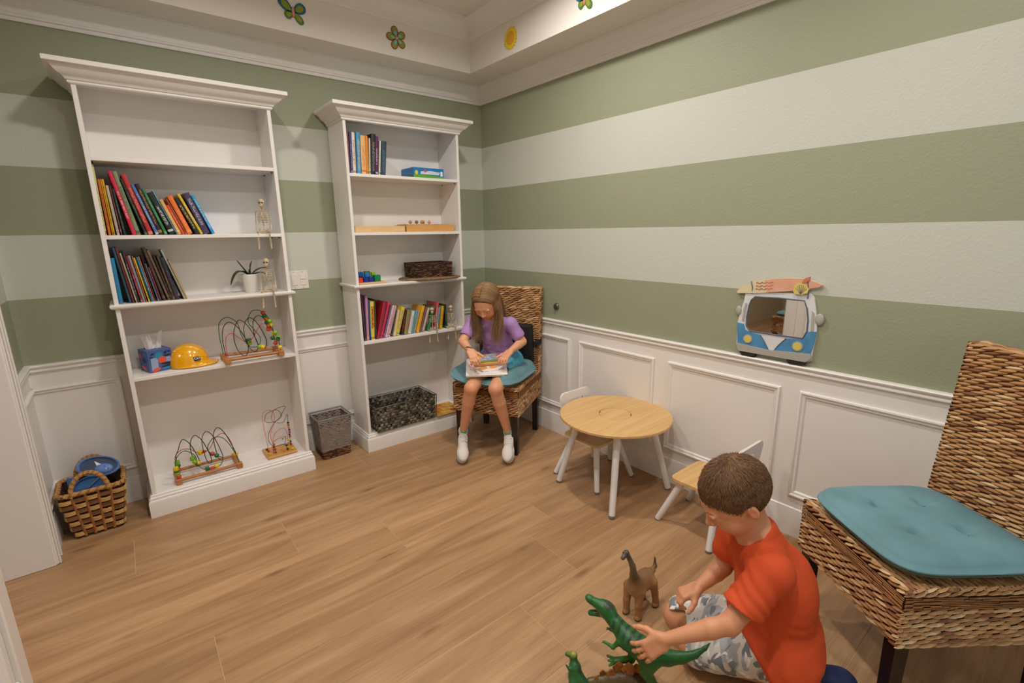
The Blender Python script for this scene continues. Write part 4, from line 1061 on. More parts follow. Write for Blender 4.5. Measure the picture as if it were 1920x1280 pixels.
def maze_frame(t, x0, x1, y0, y1, z):
    for x in (x0, x1):
        b = MB().rbox((x - .012, y0, z + .001), (x + .012, y1, z + .018), .003).build('end_block', MW, t, smooth=30)
        for y in (y0 + .012, y1 - .012): MB().rbox((x - .0145, y - .014, z), (x + .0145, y + .014, z + .032), .003).build('post', MW, b, smooth=30)
    for y in (y0 + .014, y1 - .014): MB().tube([(x0, y, z + .021), (x1, y, z + .021)], .0085, 12).build('dowel', MW, t, smooth=50)
# maze on the hard hat shelf
t = thing('bead_maze', 'bead maze toy with beads gathered at its right end, beside hard hat', 'toy', (-1.773, -.20, .7425), 'wooden bead mazes')
t['label'] = t['label']; z = .7428; X0, X1, Y0, Y1 = -1.912, -1.645, -.292, -.135
maze_frame(t, X0, X1, Y0, Y1, z)
wire(t, [(X0, Y1 - .015, z + .03), (X0 - .006, Y1 - .02, z + .13), (X0 + .002, Y1 - .02, z + .205), (X0 + .04, Y1 - .03, z + .235), (X0 + .085, Y1 - .03, z + .20), (X0 + .10, -.17, z + .12), (X0 + .13, -.18, z + .06), (X0 + .175, -.18, z + .055), (X0 + .19, -.175, z + .10), (X0 + .165, -.17, z + .15), (X0 + .14, -.17, z + .20), (X0 + .165, -.17, z + .255), (X0 + .215, -.17, z + .25), (X1 - .012, -.16, z + .19), (X1 + .002, Y1 - .02, z + .10), (X1 + .002, Y1 - .015, z + .03)], WG)
loops = [(X0 + .004, -.215, z + .03), (X0 - .002, -.215, z + .12), (X0 + .012, -.21, z + .19), (X0 + .045, -.20, z + .212), (X0 + .085, -.21, z + .17), (X0 + .112, -.23, z + .09), (X0 + .105, -.24, z + .035), (X0 + .082, -.235, z + .025), (X0 + .058, -.22, z + .07), (X0 + .056, -.21, z + .15), (X0 + .09, -.20, z + .218), (X0 + .13, -.21, z + .18), (X0 + .162, -.23, z + .09), (X0 + .155, -.24, z + .045), (X0 + .13, -.235, z + .045), (X0 + .108, -.22, z + .10), (X0 + .11, -.21, z + .18), (X0 + .142, -.20, z + .225), (X0 + .178, -.21, z + .19), (X0 + .208, -.23, z + .10), (X0 + .198, -.24, z + .052), (X0 + .175, -.235, z + .055), (X0 + .155, -.22, z + .12), (X0 + .16, -.20, z + .20), (X0 + .19, -.20, z + .232), (X0 + .225, -.21, z + .20), (X1 - .008, -.23, z + .12), (X1 - .004, -.275, z + .09), (X1, Y0 + .012, z + .03)]
wire(t, loops, WB)
wire(t, [(X0 + .004, Y0 + .012, z + .03), (X0 + .002, Y0 + .02, z + .10), (X0 + .012, Y0 + .03, z + .145), (X0 + .045, -.24, z + .155), (X0 + .08, -.22, z + .12), (X0 + .115, -.21, z + .09), (X0 + .15, -.20, z + .11), (X0 + .18, -.19, z + .155), (X0 + .215, -.18, z + .18), (X1 - .01, -.17, z + .13), (X1 - .002, -.17, z + .03)], WR, .0019)
cs_ = [('r', 'ball', (X1 - .045, -.17, z + .240)), ('g', 'cyl', (X1 - .040, -.17, z + .220)), ('o', 'cube', (X1 - .036, -.175, z + .203)), ('g', 'ball', (X1 - .033, -.175, z + .184)), ('y', 'cyl', (X1 - .020, -.19, z + .172)), ('l', 'ball', (X1 - .022, -.20, z + .193)), ('r', 'cyl', (X1 - .026, -.18, z + .160)), ('r', 'cube', (X1 - .030, -.18, z + .143)), ('l', 'ball', (X1 - .008, -.24, z + .130)), ('y', 'cup', (X1 - .014, -.22, z + .125)), ('g', 'ball', (X1 - .004, -.262, z + .095)), ('l', 'disc', (X1 + .002, -.27, z + .113)), ('g', 'ball', (X1 - .022, -.22, z + .098)), ('r', 'ball', (X1 - .014, -.24, z + .070)), ('y', 'ball', (X1 - .001, Y0 + .014, z + .050)), ('g', 'cyl', (X0 + .128, -.19, z + .098)), ('l', 'ball', (X0 + .131, -.185, z + .078)), ('y', 'ball', (X0 + .185, -.24, z + .058)), ('l', 'ball', (X0 + .170, -.235, z + .060))]
for c, k_, p in cs_: bead(t, p, c, k_, .0125)
# maze on the bottom shelf
t = thing('bead_maze', 'bead maze toy on the bottom shelf with loops leaning right', 'toy', (-2.07, -.17, .1205), 'wooden bead mazes')
z = .1212; X0, X1, Y0, Y1 = -2.213, -1.925, -.245, -.075
maze_frame(t, X0, X1, Y0, Y1, z)
lp = [(X0 + .012, -.16, z + .03), (X0 + .006, -.16, z + .12)]
for i in range(4):
    xx = X0 + .02 + i * .056; yy = -.16
    lp += [(xx + .002, yy, z + .165 + i * .008), (xx + .028, yy + .005, z + .215 + i * .008), (xx + .060, yy - .005, z + .18 + i * .006)]
    lp += [(xx + .086, yy - .022, z + .09), (xx + .082, yy - .03, z + .055), (xx + .064, yy - .02, z + .075)] if i < 3 else [(xx + .090, yy - .03, z + .10), (xx + .095, yy - .045, z + .075)]
wire(t, lp, WB)
wire(t, [(X0, Y0 + .012, z + .03), (X0 - .004, Y0 + .02, z + .10), (X0 + .012, Y0 + .03, z + .150), (X0 + .05, -.20, z + .165), (X0 + .09, -.19, z + .12), (X0 + .095, -.20, z + .07), (X0 + .13, -.22, z + .035), (X0 + .19, -.22, z + .035), (X0 + .215, -.20, z + .07), (X0 + .17, -.18, z + .10), (X0 + .155, -.17, z + .14), (X0 + .19, -.17, z + .19), (X0 + .235, -.19, z + .18), (X1 - .015, -.21, z + .10), (X1, Y0 + .012, z + .03)], WG)
wire(t, [(X0 + .004, Y1 - .012, z + .03), (X0 + .004, Y1 - .02, z + .10), (X0 + .03, -.12, z + .142), (X0 + .07, -.13, z + .145), (X0 + .12, -.15, z + .11), (X0 + .165, -.15, z + .125), (X0 + .20, -.14, z + .175), (X0 + .245, -.13, z + .188), (X1 - .012, -.12, z + .12), (X1, Y1 - .012, z + .03)], WR)
for c, k_, p in [('r', 'ball', (X0 + .002, Y0 + .013, z + .044)), ('l', 'ball', (X0 - .002, Y0 + .013, z + .063)), ('g', 'disc', (X0 - .003, Y0 + .014, z + .077)), ('y', 'cyl', (X0 - .004, Y0 + .015, z + .091)), ('l', 'cyl', (X0 + .008, -.16, z + .095)), ('g', 'ball', (X0 + .009, -.16, z + .075)), ('r', 'ball', (X0 + .010, -.158, z + .050)), ('l', 'cyl', (X0 + .078, -.18, z + .104)), ('l', 'ball', (X0 + .085, -.19, z + .085)), ('y', 'ball', (X0 + .100, -.185, z + .072)), ('y', 'cyl', (X0 + .118, -.155, z + .118)), ('r', 'disc', (X0 + .134, -.155, z + .118)), ('r', 'ball', (X0 + .172, -.17, z + .098)), ('g', 'ball', (X0 + .190, -.19, z + .090)), ('g', 'cube', (X0 + .134, -.22, z + .040)), ('r', 'disc', (X0 + .158, -.222, z + .037)), ('y', 'ball', (X0 + .180, -.222, z + .043)), ('y', 'ball', (X1 - .004, -.18, z + .066))]: bead(t, p, c, k_, .0125)
# tangled maze on a board
t = thing('bead_maze', 'bead maze with tangled thin wires on a square board, bottom shelf', 'toy', (-1.69, -.16, .1205), 'wooden bead mazes')
Xa, Xb, Ya, Yb = -1.778, -1.612, -.242, -.085
MB().rbox((Xa, Ya, z), (Xb, Yb, z + .014), .003).build('base_board', MW2, t, smooth=30)
q = z + .013
wire(t, [(Xa + .03, -.12, q), (Xa + .02, -.12, q + .20), (Xa + .035, -.12, q + .245), (Xa + .065, -.12, q + .25), (Xa + .085, -.12, q + .22), (Xa + .08, -.12, q + .16), (Xa + .05, -.13, q + .10), (Xa + .06, -.13, q)], WO, .0014)
wire(t, [(Xb - .045, -.215, q), (Xb - .06, -.20, q + .04), (Xb - .12, -.19, q + .045), (Xb - .14, -.18, q + .10), (Xb - .10, -.16, q + .17), (Xb - .045, -.14, q + .20), (Xb - .06, -.10, q + .235), (Xb - .12, -.11, q + .225), (Xb - .14, -.17, q + .20), (Xb - .09, -.21, q + .205), (Xb - .04, -.19, q + .25), (Xb - .02, -.14, q + .26), (Xb - .08, -.12, q + .24), (Xb - .10, -.15, q + .19), (Xb - .05, -.18, q + .175), (Xb - .015, -.16, q + .215), (Xb - .012, -.14, q + .15), (Xb - .012, -.14, q)], WB, .0014)
wire(t, [(Xa + .01, -.23, q), (Xa - .004, -.225, q + .04), (Xa + .03, -.22, q + .055), (Xa + .08, -.20, q + .095), (Xa + .12, -.20, q + .08), (Xb - .03, -.22, q)], WY, .0014)
wire(t, [(Xa + .05, -.16, q), (Xa + .06, -.16, q + .09), (Xa + .10, -.15, q + .125), (Xb - .03, -.14, q + .11), (Xb - .02, -.12, q)], WO, .0014)
wire(t, [(Xa + .04, -.20, q), (Xa + .05, -.19, q + .07), (Xa + .10, -.18, q + .08), (Xa + .11, -.14, q + .05), (Xb - .03, -.12, q + .06), (Xb - .04, -.11, q)], WP, .0013)
wire(t, [(Xa + .02, -.20, q), (Xa + .02, -.20, q + .045)], WR, .0013)
for c, k_, p in [('k', 'ball', (Xb - .012, -.14, q + .150)), ('r', 'ball', (Xb - .012, -.14, q + .134)), ('o', 'ball', (Xb - .012, -.14, q + .120)), ('b', 'ball', (Xb - .010, -.14, q + .104)), ('r', 'cyl', (Xb - .010, -.14, q + .088)), ('b', 'ball', (Xb - .012, -.14, q + .072)), ('r', 'ball', (Xb - .011, -.14, q + .058)), ('y', 'ball', (Xb - .020, -.15, q + .044)), ('g', 'ball', (Xb - .013, -.15, q + .030)), ('d', 'ball', (Xb - .012, -.145, q + .012)), ('k', 'ball', (Xa + .004, -.222, q + .046)), ('d', 'ball', (Xa + .010, -.222, q + .034)), ('y', 'cube', (Xa + .020, -.21, q + .008)), ('d', 'ball', (Xa + .052, -.205, q + .010)), ('d', 'ball', (Xa + .052, -.20, q + .025)), ('d', 'ball', (Xa + .050, -.195, q + .040)), ('d', 'ball', (Xa + .050, -.19, q + .053)), ('o', 'ball', (Xb - .070, -.215, q + .011)), ('g', 'cyl', (Xb - .045, -.20, q + .010)), ('y', 'disc', (Xb - .046, -.20, q + .022)), ('k', 'ball', (Xb - .047, -.20, q + .033)), ('y', 'ball', (Xb - .02, -.215, q + .010))]: bead(t, p, c, k_, .0068)
# ================================================================== right bookcase goods
t = thing('game_box', 'blue and green toy box lying on the right bookcase top shelf', 'box', (-.585, -.12, 1.7675))
gx0, gx1, gy0, gy1, gz = -.700, -.470, -.205, -.035, 1.7675
MB().rbox((gx0, gy0, gz), (gx1, gy1, gz + .070), .0012).build('carton', M('game_box_blue', (20, 115, 180), .4), t, smooth=30)
def gf(a, b, d): return Vector((gx0 + a, gy0 - d, gz + b))
MB().prism([(.001, .001), (.229, .001), (.229, .018), (.16, .022), (.09, .028), (.001, .026)], .0002, .0006, gf).build('print_grass', M('game_print_green', (95, 160, 50), .4), t)
MB().prism([(.05, .030), (.19, .028), (.20, .045), (.13, .052), (.055, .046)], .0002, .0007, gf).build('print_cloud', M('game_print_pale', (200, 215, 225), .4), t)
MB().prism(ell_poly(.088, .050, .012, .008, 0), .0007, .0010, gf).build('print_logo', M('game_print_red', (210, 80, 60), .4), t)
MB().prism([(.203, .022), (.220, .022), (.220, .052), (.203, .052)], .0002, .0008, gf).build('print_panel', M('game_print_white', (232, 232, 226), .4), t)
MB().prism(ell_poly(.022, .038, .012, .014, 0), .0006, .0010, gf).build('print_figure', M('game_print_yellow', (215, 200, 90), .4), t)
def gs(a, b, d): return Vector((gx0 - d, gy1 - a, gz + b))
MB().prism([(.001, .001), (.168, .001), (.168, .020), (.001, .024)], .0002, .0006, gs).build('print_grass', M('game_print_darkgreen', (50, 95, 70), .4), t)
PINE = M('pale_pine', (226, 190, 138), .5, var=(4, .5, (206, 160, 104)), stretch=(2, 14, 14)); PINE2 = M('honey_pine', (214, 160, 92), .5, var=(4, .5, (196, 138, 72)), stretch=(2, 14, 14))
def openbox(t, x0, x1, y0, y1, z0, h, m_, th=.008, nm='side_board'):
    MB().rbox((x0, y0, z0), (x1, y0 + th, z0 + h), .0012).build(nm, m_, t, smooth=30); MB().rbox((x0, y1 - th, z0), (x1, y1, z0 + h), .0012).build(nm, m_, t, smooth=30)
    MB().rbox((x0, y0 + th, z0), (x0 + th, y1 - th, z0 + h), .0012).build(nm, m_, t, smooth=30); MB().rbox((x1 - th, y0 + th, z0), (x1, y1 - th, z0 + h), .0012).build(nm, m_, t, smooth=30)
    MB().box((x0 + th, y0 + th, z0 + .001), (x1 - th, y1 - th, z0 + .005)).build('bottom_board', m_, t)
t = thing('wooden_tray', 'long shallow pale wooden box at the left of its shelf, right bookcase', 'box', (-.965, -.15, 1.424))
openbox(t, -1.135, -.800, -.235, -.065, 1.4244, .038, PINE)
t = thing('wooden_tray', 'honey wooden box with lid board holding round knobs, right bookcase', 'box', (-.605, -.15, 1.424))
openbox(t, -.788, -.425, -.235, -.055, 1.4244, .045, PINE2)
MB().rbox((-.780, -.215, 1.4700), (-.455, -.075, 1.4745), .001).build('lid_board', PINE, t, smooth=30)
for i, (kx, c) in enumerate(((-.715, (176, 140, 100)), (-.668, (130, 105, 85)), (-.628, (196, 130, 90)), (-.612, (190, 120, 80)), (-.570, (214, 160, 120)))):
    b = M('knob_wood_%d' % i, c, .35); MB().tube([(kx, -.15, 1.4745), (kx, -.15, 1.481)], .0035, 10).ball((kx, -.15 + (.012 if i == 3 else 0), 1.489), .0115, 14, 9).build('knob', b, t, smooth=60)
t = thing('block_board', 'thin pale wooden board under coloured cubes, right bookcase ledge', 'board', (-1.055, -.19, 1.106))
MB().rbox((-1.147, -.268, 1.1062), (-.965, -.12, 1.116), .0015).build('board', PINE, t, smooth=30)
CB = [('red', (225, 60, 30), -1.128, -.225, 0, .030, 'red toy cube at the left end of the wooden board'), ('orange', (235, 120, 40), -1.140, -.175, 0, .030, 'orange toy cube half hidden behind the red cube'),
      ('mid_blue', (20, 95, 165), -1.100, -.165, 1, .032, 'mid blue toy cube stacked high behind the red cube'), ('sky_blue', (20, 115, 195), -1.073, -.205, 1, .028, 'bright blue toy cube on top of the two navy cubes'),
      ('navy', (20, 45, 140), -1.086, -.215, 0, .030, 'navy toy cube right beside the red cube'), ('navy', (20, 45, 140), -1.053, -.215, 0, .030, 'navy toy cube next to the large green cube'),
      ('dark_green', (70, 125, 30), -1.050, -.155, 1, .034, 'olive green toy cube stacked at the back of the board'), ('lime', (150, 185, 45), -1.010, -.160, 1, .026, 'small lime toy cube behind the emerald cube'), ('emerald', (0, 130, 75), -1.008, -.205, 0, .040, 'large emerald toy cube at the right of the board')]
for i, (n_, c, x, y, lv, s_, lab) in enumerate(CB):
    z0 = 1.1165 + (.030 * lv if lv else 0)
    if n_ == 'mid_blue': z0 = 1.1165 + .0305
    if lv: # support cube underneath is another block
        pass
    o = thing('toy_cube', lab, 'block', (x, y, z0), 'coloured toy cubes on the wooden board')
    m_ = M('cube_' + n_, c, .4); k_ = MB().rbox((x - s_ / 2, y - s_ / 2, z0), (x + s_ / 2, y + s_ / 2, z0 + s_), .002).build('cube', m_, o, smooth=30)
for (x, y, n_, lab) in ((-1.100, -.163, 'navy', 'navy toy cube hidden under the mid blue cube'), (-1.050, -.152, 'dark_green', 'olive green toy cube under the other olive cube'), (-1.010, -.158, 'lime', 'lime toy cube under the small lime cube')):
    o = thing('toy_cube', lab, 'block', (x, y, 1.1165), 'coloured toy cubes on the wooden board')
    MB().rbox((x - .0165, y - .0165, 1.1165), (x + .0165, y + .0165, 1.1463), .002).build('cube', MATS['cube_' + n_], o, smooth=30)
# seagrass placemat and dark box basket
t = thing('place_mat', 'flat oval woven mat overhanging the right bookcase ledge', 'mat', (-.60, -.175, 1.106))
mm = MB(); rr = random.Random(3)
for k in range(13):
    a = .225 - k * .017; b_ = .150 - k * .0112
    if a <= .01 or b_ <= .005: break
    pts = [(-.605 + a * math.cos(q), -.185 + b_ * math.sin(q), 1.1120 + .004 * math.cos(q) * 0 + rr.uniform(-.0006, .0006)) for q in np.linspace(0, 2 * PI, 48, endpoint=False)]
    mm.tube(pts, .0056, 5, closed=True)
mm.build('woven_ring', M('seagrass_mat', (150, 118, 82), .8, bump=(220, .9, .003), var=(60, .5)), t, smooth=50)
def weave_box(t, x0, x1, y0, y1, z0, z1, flare, row, sl, cols, th, nm, mat_, seed=1, open_top=True, gap=None):
    mb = MB(); r = random.Random(seed)
    nr = int((z1 - z0) / row)
    for j in range(nr):
        fz = (j + .5) / nr; e = flare * fz; X0_, X1_, Y0_, Y1_ = x0 - e, x1 + e, y0 - e, y1 + e; zz = z0 + (z1 - z0) * fz
        for (p, q_, n) in (((X0_, Y0_), (X1_, Y0_), (0, -1)), ((X1_, Y0_), (X1_, Y1_), (1, 0)), ((X1_, Y1_), (X0_, Y1_), (0, 1)), ((X0_, Y1_), (X0_, Y0_), (-1, 0))):
            L = math.hypot(q_[0] - p[0], q_[1] - p[1]); u = ((q_[0] - p[0]) / L, (q_[1] - p[1]) / L); k = 0; ns = max(2, round(L / sl)); s = L / ns
            for k in range(ns):
                bulge = (1 if (k + j) % 2 else -1) * th * .55
                a = k * s - s * .08; b = (k + 1) * s + s * .08; c = cols[int(r.random() * len(cols))]; c = L3(c) * r.uniform(.8, 1.15); hh = (z1 - z0) / nr * .56
                pts = []
                for q in (0, .25, .5, .75, 1):
                    o_ = bulge * math.sin(PI * q) + (th * .2); x = p[0] + u[0] * (a + (b - a) * q) + n[0] * o_; y = p[1] + u[1] * (a + (b - a) * q) + n[1] * o_
                    pts.append((x, y, zz + r.uniform(-.0004, .0004)))
                vs = []
                for (x, y, z_) in pts:
                    for (cn, cz) in ((-.5, -.85), (.5, -.6), (.7, 0), (.5, .6), (-.5, .85)): vs.append((x + n[0] * cn * th * .7, y + n[1] * cn * th * .7, z_ + cz * hh))
                fs = []
                for i in range(4):
                    for kk in range(5): fs.append((i * 5 + kk, i * 5 + (kk + 1) % 5, (i + 1) * 5 + (kk + 1) % 5, (i + 1) * 5 + kk))
                mb.add(vs, fs, (*map(float, c), 1))
    return setp(mb.build(nm, mat_, t, smooth=50, colors=True), kind='stuff')
BWK = MC('basket_weave', .75, bump=(300, .4, .001))
t = thing('storage_basket', 'dark brown woven box basket on the mat, right bookcase', 'basket', (-.59, -.15, 1.1175))
weave_box(t, -.735, -.450, -.222, -.07, 1.1182, 1.210, .003, .0075, .020, [(92, 58, 34), (62, 36, 22), (122, 82, 50), (48, 28, 18)], .0042, 'weave', BWK, 4)
MB().box((-.732, -.219, 1.1180), (-.453, -.073, 1.123)).box((-.732, -.219, 1.118), (-.729, -.073, 1.205)).box((-.456, -.219, 1.118), (-.453, -.073, 1.205)).box((-.732, -.219, 1.118), (-.453, -.216, 1.205)).box((-.732, -.076, 1.118), (-.453, -.073, 1.205)).build('lining', M('basket_core', (44, 26, 16), .9), t)
MB().tube([(-.738, -.225, 1.212), (-.447, -.225, 1.212), (-.447, -.067, 1.212), (-.738, -.067, 1.212)], .0045, 8, closed=True).build('rim', M('basket_rim_dark', (70, 42, 26), .8, bump=(200, .8, .003)), t, smooth=50)
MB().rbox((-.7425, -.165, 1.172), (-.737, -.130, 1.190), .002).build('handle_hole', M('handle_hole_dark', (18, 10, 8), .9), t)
# large grey basket on the bottom shelf
t = thing('storage_basket', 'large grey woven wire-framed basket on the right bookcase bottom shelf', 'basket', (-.90, -.18, .1205))
gx0, gx1, gy0, gy1 = -1.118, -.678, -.300, -.055
weave_box(t, gx0 + .008, gx1 - .008, gy0 + .008, gy1 - .008, .122, .292, .006, .0170, .0165, [(128, 118, 100), (96, 88, 76), (150, 140, 120), (50, 46, 40), (84, 78, 66)], .0075, 'weave', BWK, 8)
MB().box((gx0 + .006, gy0 + .006, .1212), (gx1 - .006, gy1 - .006, .126)).build('basket_floor', M('grey_seagrass_floor', (70, 64, 56), .9, bump=(60, .8, .004)), t)
WM = M('basket_wire', (120, 114, 104), .4, .7); e = .007
fr_ = MB().tube([(gx0 - e, gy0 - e, .296), (gx1 + e, gy0 - e, .296), (gx1 + e, gy1 + e, .296), (gx0 - e, gy1 + e, .296)], .0032, 8, closed=True)
for (x, y) in ((gx0, gy0), (gx1, gy0), (gx1, gy1), (gx0, gy1)):
    sx, sy = (1 if x > -.9 else -1), (1 if y > -.18 else -1)
    fr_.tube([(x, y, .122), (x + sx * e, y + sy * e, .296)], .0028, 6)
for (a, b) in ((.25, 0), (.5, 0), (.75, 0)):
    xx = gx0 + (gx1 - gx0) * a; fr_.tube([(xx, gy0 - .001, .122), (xx, gy0 - e, .296)], .0018, 6)
fr_.tube([(gx0, gy0 - .002, .21), (gx1, gy0 - .002, .21)], .0018, 6)
fr_.build('wire_frame', WM, t, smooth=50)
for (x, y, z_, c, lab) in ((-1.02, gy0 + .030, .205, (205, 45, 35), 'small red toy ball showing through the grey basket'), (-.80, gy0 + .032, .215, (190, 180, 60), 'small yellow toy ball showing through the grey basket'), (-.86, -.18, .165, (70, 90, 60), 'mottled green toy ball in the grey basket'), (-.95, -.15, .17, (150, 60, 50), 'brick red toy ball in the grey basket')):
    o = setp(MB().ball((0, 0, 0), .026 if z_ > .2 else .040, 18, 12).build('toy_ball', M('ball_' + lab.split()[1] + lab.split()[0], c, .5, var=(30, .4)), None, smooth=60), lab, 'ball', 'toy balls in the grey basket'); o.location = (x, y, z_ if z_ > .2 else .127 + .040)
# flat jigsaw tray
t = thing('jigsaw_tray', 'colourful wooden jigsaw tray leaning out beside the grey basket', 'puzzle', (-.555, -.16, .1205))
px0, px1, py0, py1 = -.665, -.440, -.300, -.085
TT = Matrix.Translation((0, 0, .1212))
MB().rbox((px0, py0, 0), (px1, py1, .006), .0015, T=TT).build('tray', PINE2, t, smooth=30)
JC = [(235, 150, 30), (240, 195, 40), (225, 110, 35), (200, 70, 45), (40, 105, 155), (240, 185, 50), (240, 210, 120), (215, 120, 40), (245, 170, 60), (170, 70, 40), (236, 196, 60), (225, 215, 180)]
rr = random.Random(12); nx, ny = 5, 4
gp = {}
for i in range(nx + 1):
    for j in range(ny + 1):
        gp[i, j] = (px0 + .012 + (px1 - px0 - .024) * i / nx + (rr.uniform(-.009, .009) if 0 < i < nx else 0), py0 + .012 + (py1 - py0 - .024) * j / ny + (rr.uniform(-.009, .009) if 0 < j < ny else 0))
for i in range(nx):
    for j in range(ny):
        P = [gp[i, j], gp[i + 1, j], gp[i + 1, j + 1], gp[i, j + 1]]; c_ = (sum(p[0] for p in P) / 4, sum(p[1] for p in P) / 4); P = [(c_[0] + (p[0] - c_[0]) * .95, c_[1] + (p[1] - c_[1]) * .95) for p in P]
        k = (i * 5 + j * 7) % 12
        MB().prism(P, .1272, .1302 + .001 * ((i + j) % 2), lambda a, b, d: Vector((a, b, d))).build('jigsaw_piece', M('jigsaw_%d' % k, JC[k], .4, var=(40, .35)), t)
# ================================================================== waste bin with liner
t = thing('waste_bin', 'woven brown waste bin with a clear liner between the bookcases', 'bin', (-1.363, -.135, 0))
weave_box(t, -1.450, -1.282, -.205, -.060, .004, .262, .018, .0088, .017, [(120, 78, 50), (92, 56, 36), (140, 96, 64), (74, 44, 28)], .0046, 'weave', BWK, 14)
def frust(mb, e0, z0, e1, z1, n=40, jit=0, seed=1, inner=False):
    r = random.Random(seed); vs = []; rings = 7
    for j in range(rings):
        f = j / (rings - 1); e = e0 + (e1 - e0) * f; z_ = z0 + (z1 - z0) * f; x0, x1, y0, y1 = -1.450 - e, -1.282 + e, -.205 - e, -.060 + e
        for k in range(n):
            q = k / n * 4; s = int(q); u = q - s; P = [(x0, y0), (x1, y0), (x1, y1), (x0, y1)]; a, b = P[s], P[(s + 1) % 4]
            jx = jit * math.sin(k * 2.3 + j * .8 + seed) * (0.4 + f); x, y = a[0] + (b[0] - a[0]) * u, a[1] + (b[1] - a[1]) * u
            cx_, cy_ = -1.366, -.1325; d = math.hypot(x - cx_, y - cy_)
            vs.append((x + (x - cx_) / d * jx, y + (y - cy_) / d * jx, z_ + jit * .6 * math.sin(k * 1.7 + seed) * f))
    fs = [(j * n + k, j * n + (k + 1) % n, (j + 1) * n + (k + 1) % n, (j + 1) * n + k) for j in range(rings - 1) for k in range(n)]
    mb.add(vs, fs)
MB().box((-1.446, -.201, .004), (-1.286, -.064, .010)).build('bin_floor', MATS['basket_core'], t)
pl = bpy.data.materials.new('clear_liner_film'); pl.use_nodes = True; nt = pl.node_tree; b = nt.nodes['Principled BSDF']
b.inputs['Base Color'].default_value = lin((205, 200, 195)); b.inputs['Roughness'].default_value = .12; b.inputs['Alpha'].default_value = .30
mb = MB(); frust(mb, .023, .275, .012, .060, jit=.0028, seed=2); mb.build('liner_skirt', pl, t, smooth=70, fixn=False)
mb = MB(); frust(mb, .019, .275, -.012, .030, jit=.004, seed=5); mb.build('liner_bag', pl, t, smooth=70, fixn=False)
MB().tube([(-1.472, -.227, .275), (-1.260, -.227, .275), (-1.260, -.038, .275), (-1.472, -.038, .275)], .006, 8, closed=True).build('rolled_rim', M('liner_rolled', (140, 138, 134), .25, alpha=.75), t, smooth=50)
# ================================================================== rope-handled basket with baby bibs / toys
t = thing('rope_basket', 'square wicker basket with thick rope rim and two handles, left corner', 'basket', (-2.56, -.19, 0))
x0, x1, y0, y1 = -2.648, -2.462, -.268, -.110; H = .235
core = M('basket_inner_brown', (70, 40, 22), .9)
cb = MB()
for j in range(2): pass
def ring(e, z_): return [(x0 - e, y0 - e, z_), (x1 + e, y0 - e, z_), (x1 + e, y1 + e, z_), (x0 - e, y1 + e, z_)]
vs = ring(-.006, .003) + ring(.026, H); vs += ring(-.009, .006) + ring(.022, H)
cb.add(vs, [(0, 1, 5, 4), (1, 2, 6, 5), (2, 3, 7, 6), (3, 0, 4, 7), (8, 12, 13, 9), (9, 13, 14, 10), (10, 14, 15, 11), (11, 15, 12, 8), (0, 3, 2, 1), (8, 9, 10, 11)])
cb.build('basket_body', core, t)
wv = MB(); r = random.Random(9); NR = 7
for j in range(NR):
    f = (j + .5) / NR; e = -.004 + .032 * f; zz = .010 + (H - .022) * f; R4 = ring(e, zz)
    for s in range(4):
        a, b = Vector(R4[s]), Vector(R4[(s + 1) % 4]); n = [Vector((0, -1, 0)), Vector((1, 0, 0)), Vector((0, 1, 0)), Vector((-1, 0, 0))][s]; L = (b - a).length; ns = 5 if s % 2 == 0 else 4
        for k in range(ns):
            out = (k + j) % 2 == 0; amp = .008 if out else .0015; q0, q1 = k / ns + .004, (k + 1) / ns - .004
            for st_ in range(4):
                dz = (st_ - 1.5) * .0052; c = L3((206, 160, 96) if out else (140, 92, 50)) * r.uniform(.75, 1.15)
                pts = [a.lerp(b, q0 + (q1 - q0) * q) + n * (amp * math.sin(PI * q) + .0012) + Vector((0, 0, dz + r.uniform(-.0006, .0006))) for q in (0, .2, .5, .8, 1)]
                wv.tube(pts, .0029, 5, (*map(float, c), 1))
setp(wv.build('weave', BWK, t, smooth=50, colors=True), kind='stuff')
sk_ = MB()
for s in range(4):
    n = [Vector((0, -1, 0)), Vector((1, 0, 0)), Vector((0, 1, 0)), Vector((-1, 0, 0))][s]; ns = 5 if s % 2 == 0 else 4; A_, B_ = ring(-.004, .008), ring(.028, H)
    for k in range(1, ns):
        p, q_ = Vector(A_[s]).lerp(Vector(A_[(s + 1) % 4]), k / ns), Vector(B_[s]).lerp(Vector(B_[(s + 1) % 4]), k / ns)
        pts = [p.lerp(q_, i / 14) + n * (.003 + .003 * math.cos(PI * i)) for i in range(15)]
        sk_.tube(pts, .0058, 6, (*map(float, L3((168, 108, 50))), 1))
setp(sk_.build('stake', BWK, t, smooth=50, colors=True), kind='stuff')
def rope(name, pts, R, closed, strands=3, turns=26, col=((190, 142, 84), (158, 108, 60))):
    P = spline(pts, 8, closed); L = len(P); mb = MB()
    for s in range(strands):
        out = []
        for i, p in enumerate(P):
            tt = (P[(i + 1) % L if closed else min(i + 1, L - 1)] - P[i - 1 if (closed or i) else 0]).normalized(); a = tt.cross(Vector((0, 0, 1))); a = a.normalized() if a.length > .05 else Vector((1, 0, 0)); b = a.cross(tt)
            q = 2 * PI * (s / strands + turns * i / L); out.append(p + (a * math.cos(q) + b * math.sin(q)) * R * .55)
        c = L3(col[s % 2]); mb.tube(out, R * .58, 6, (*map(float, c), 1), closed=closed)
    return mb.build(name, BWK, t, smooth=60, colors=True)
rm = []
for (a, b) in zip(ring(.030, H + .006), ring(.030, H + .006)[1:] + ring(.030, H + .006)[:1]):
    a, b = Vector(a), Vector(b); rm += [a.lerp(b, .12), a.lerp(b, .37), a.lerp(b, .63), a.lerp(b, .88)]
rope('rope_rim', rm, .0115, True, 3, 32)
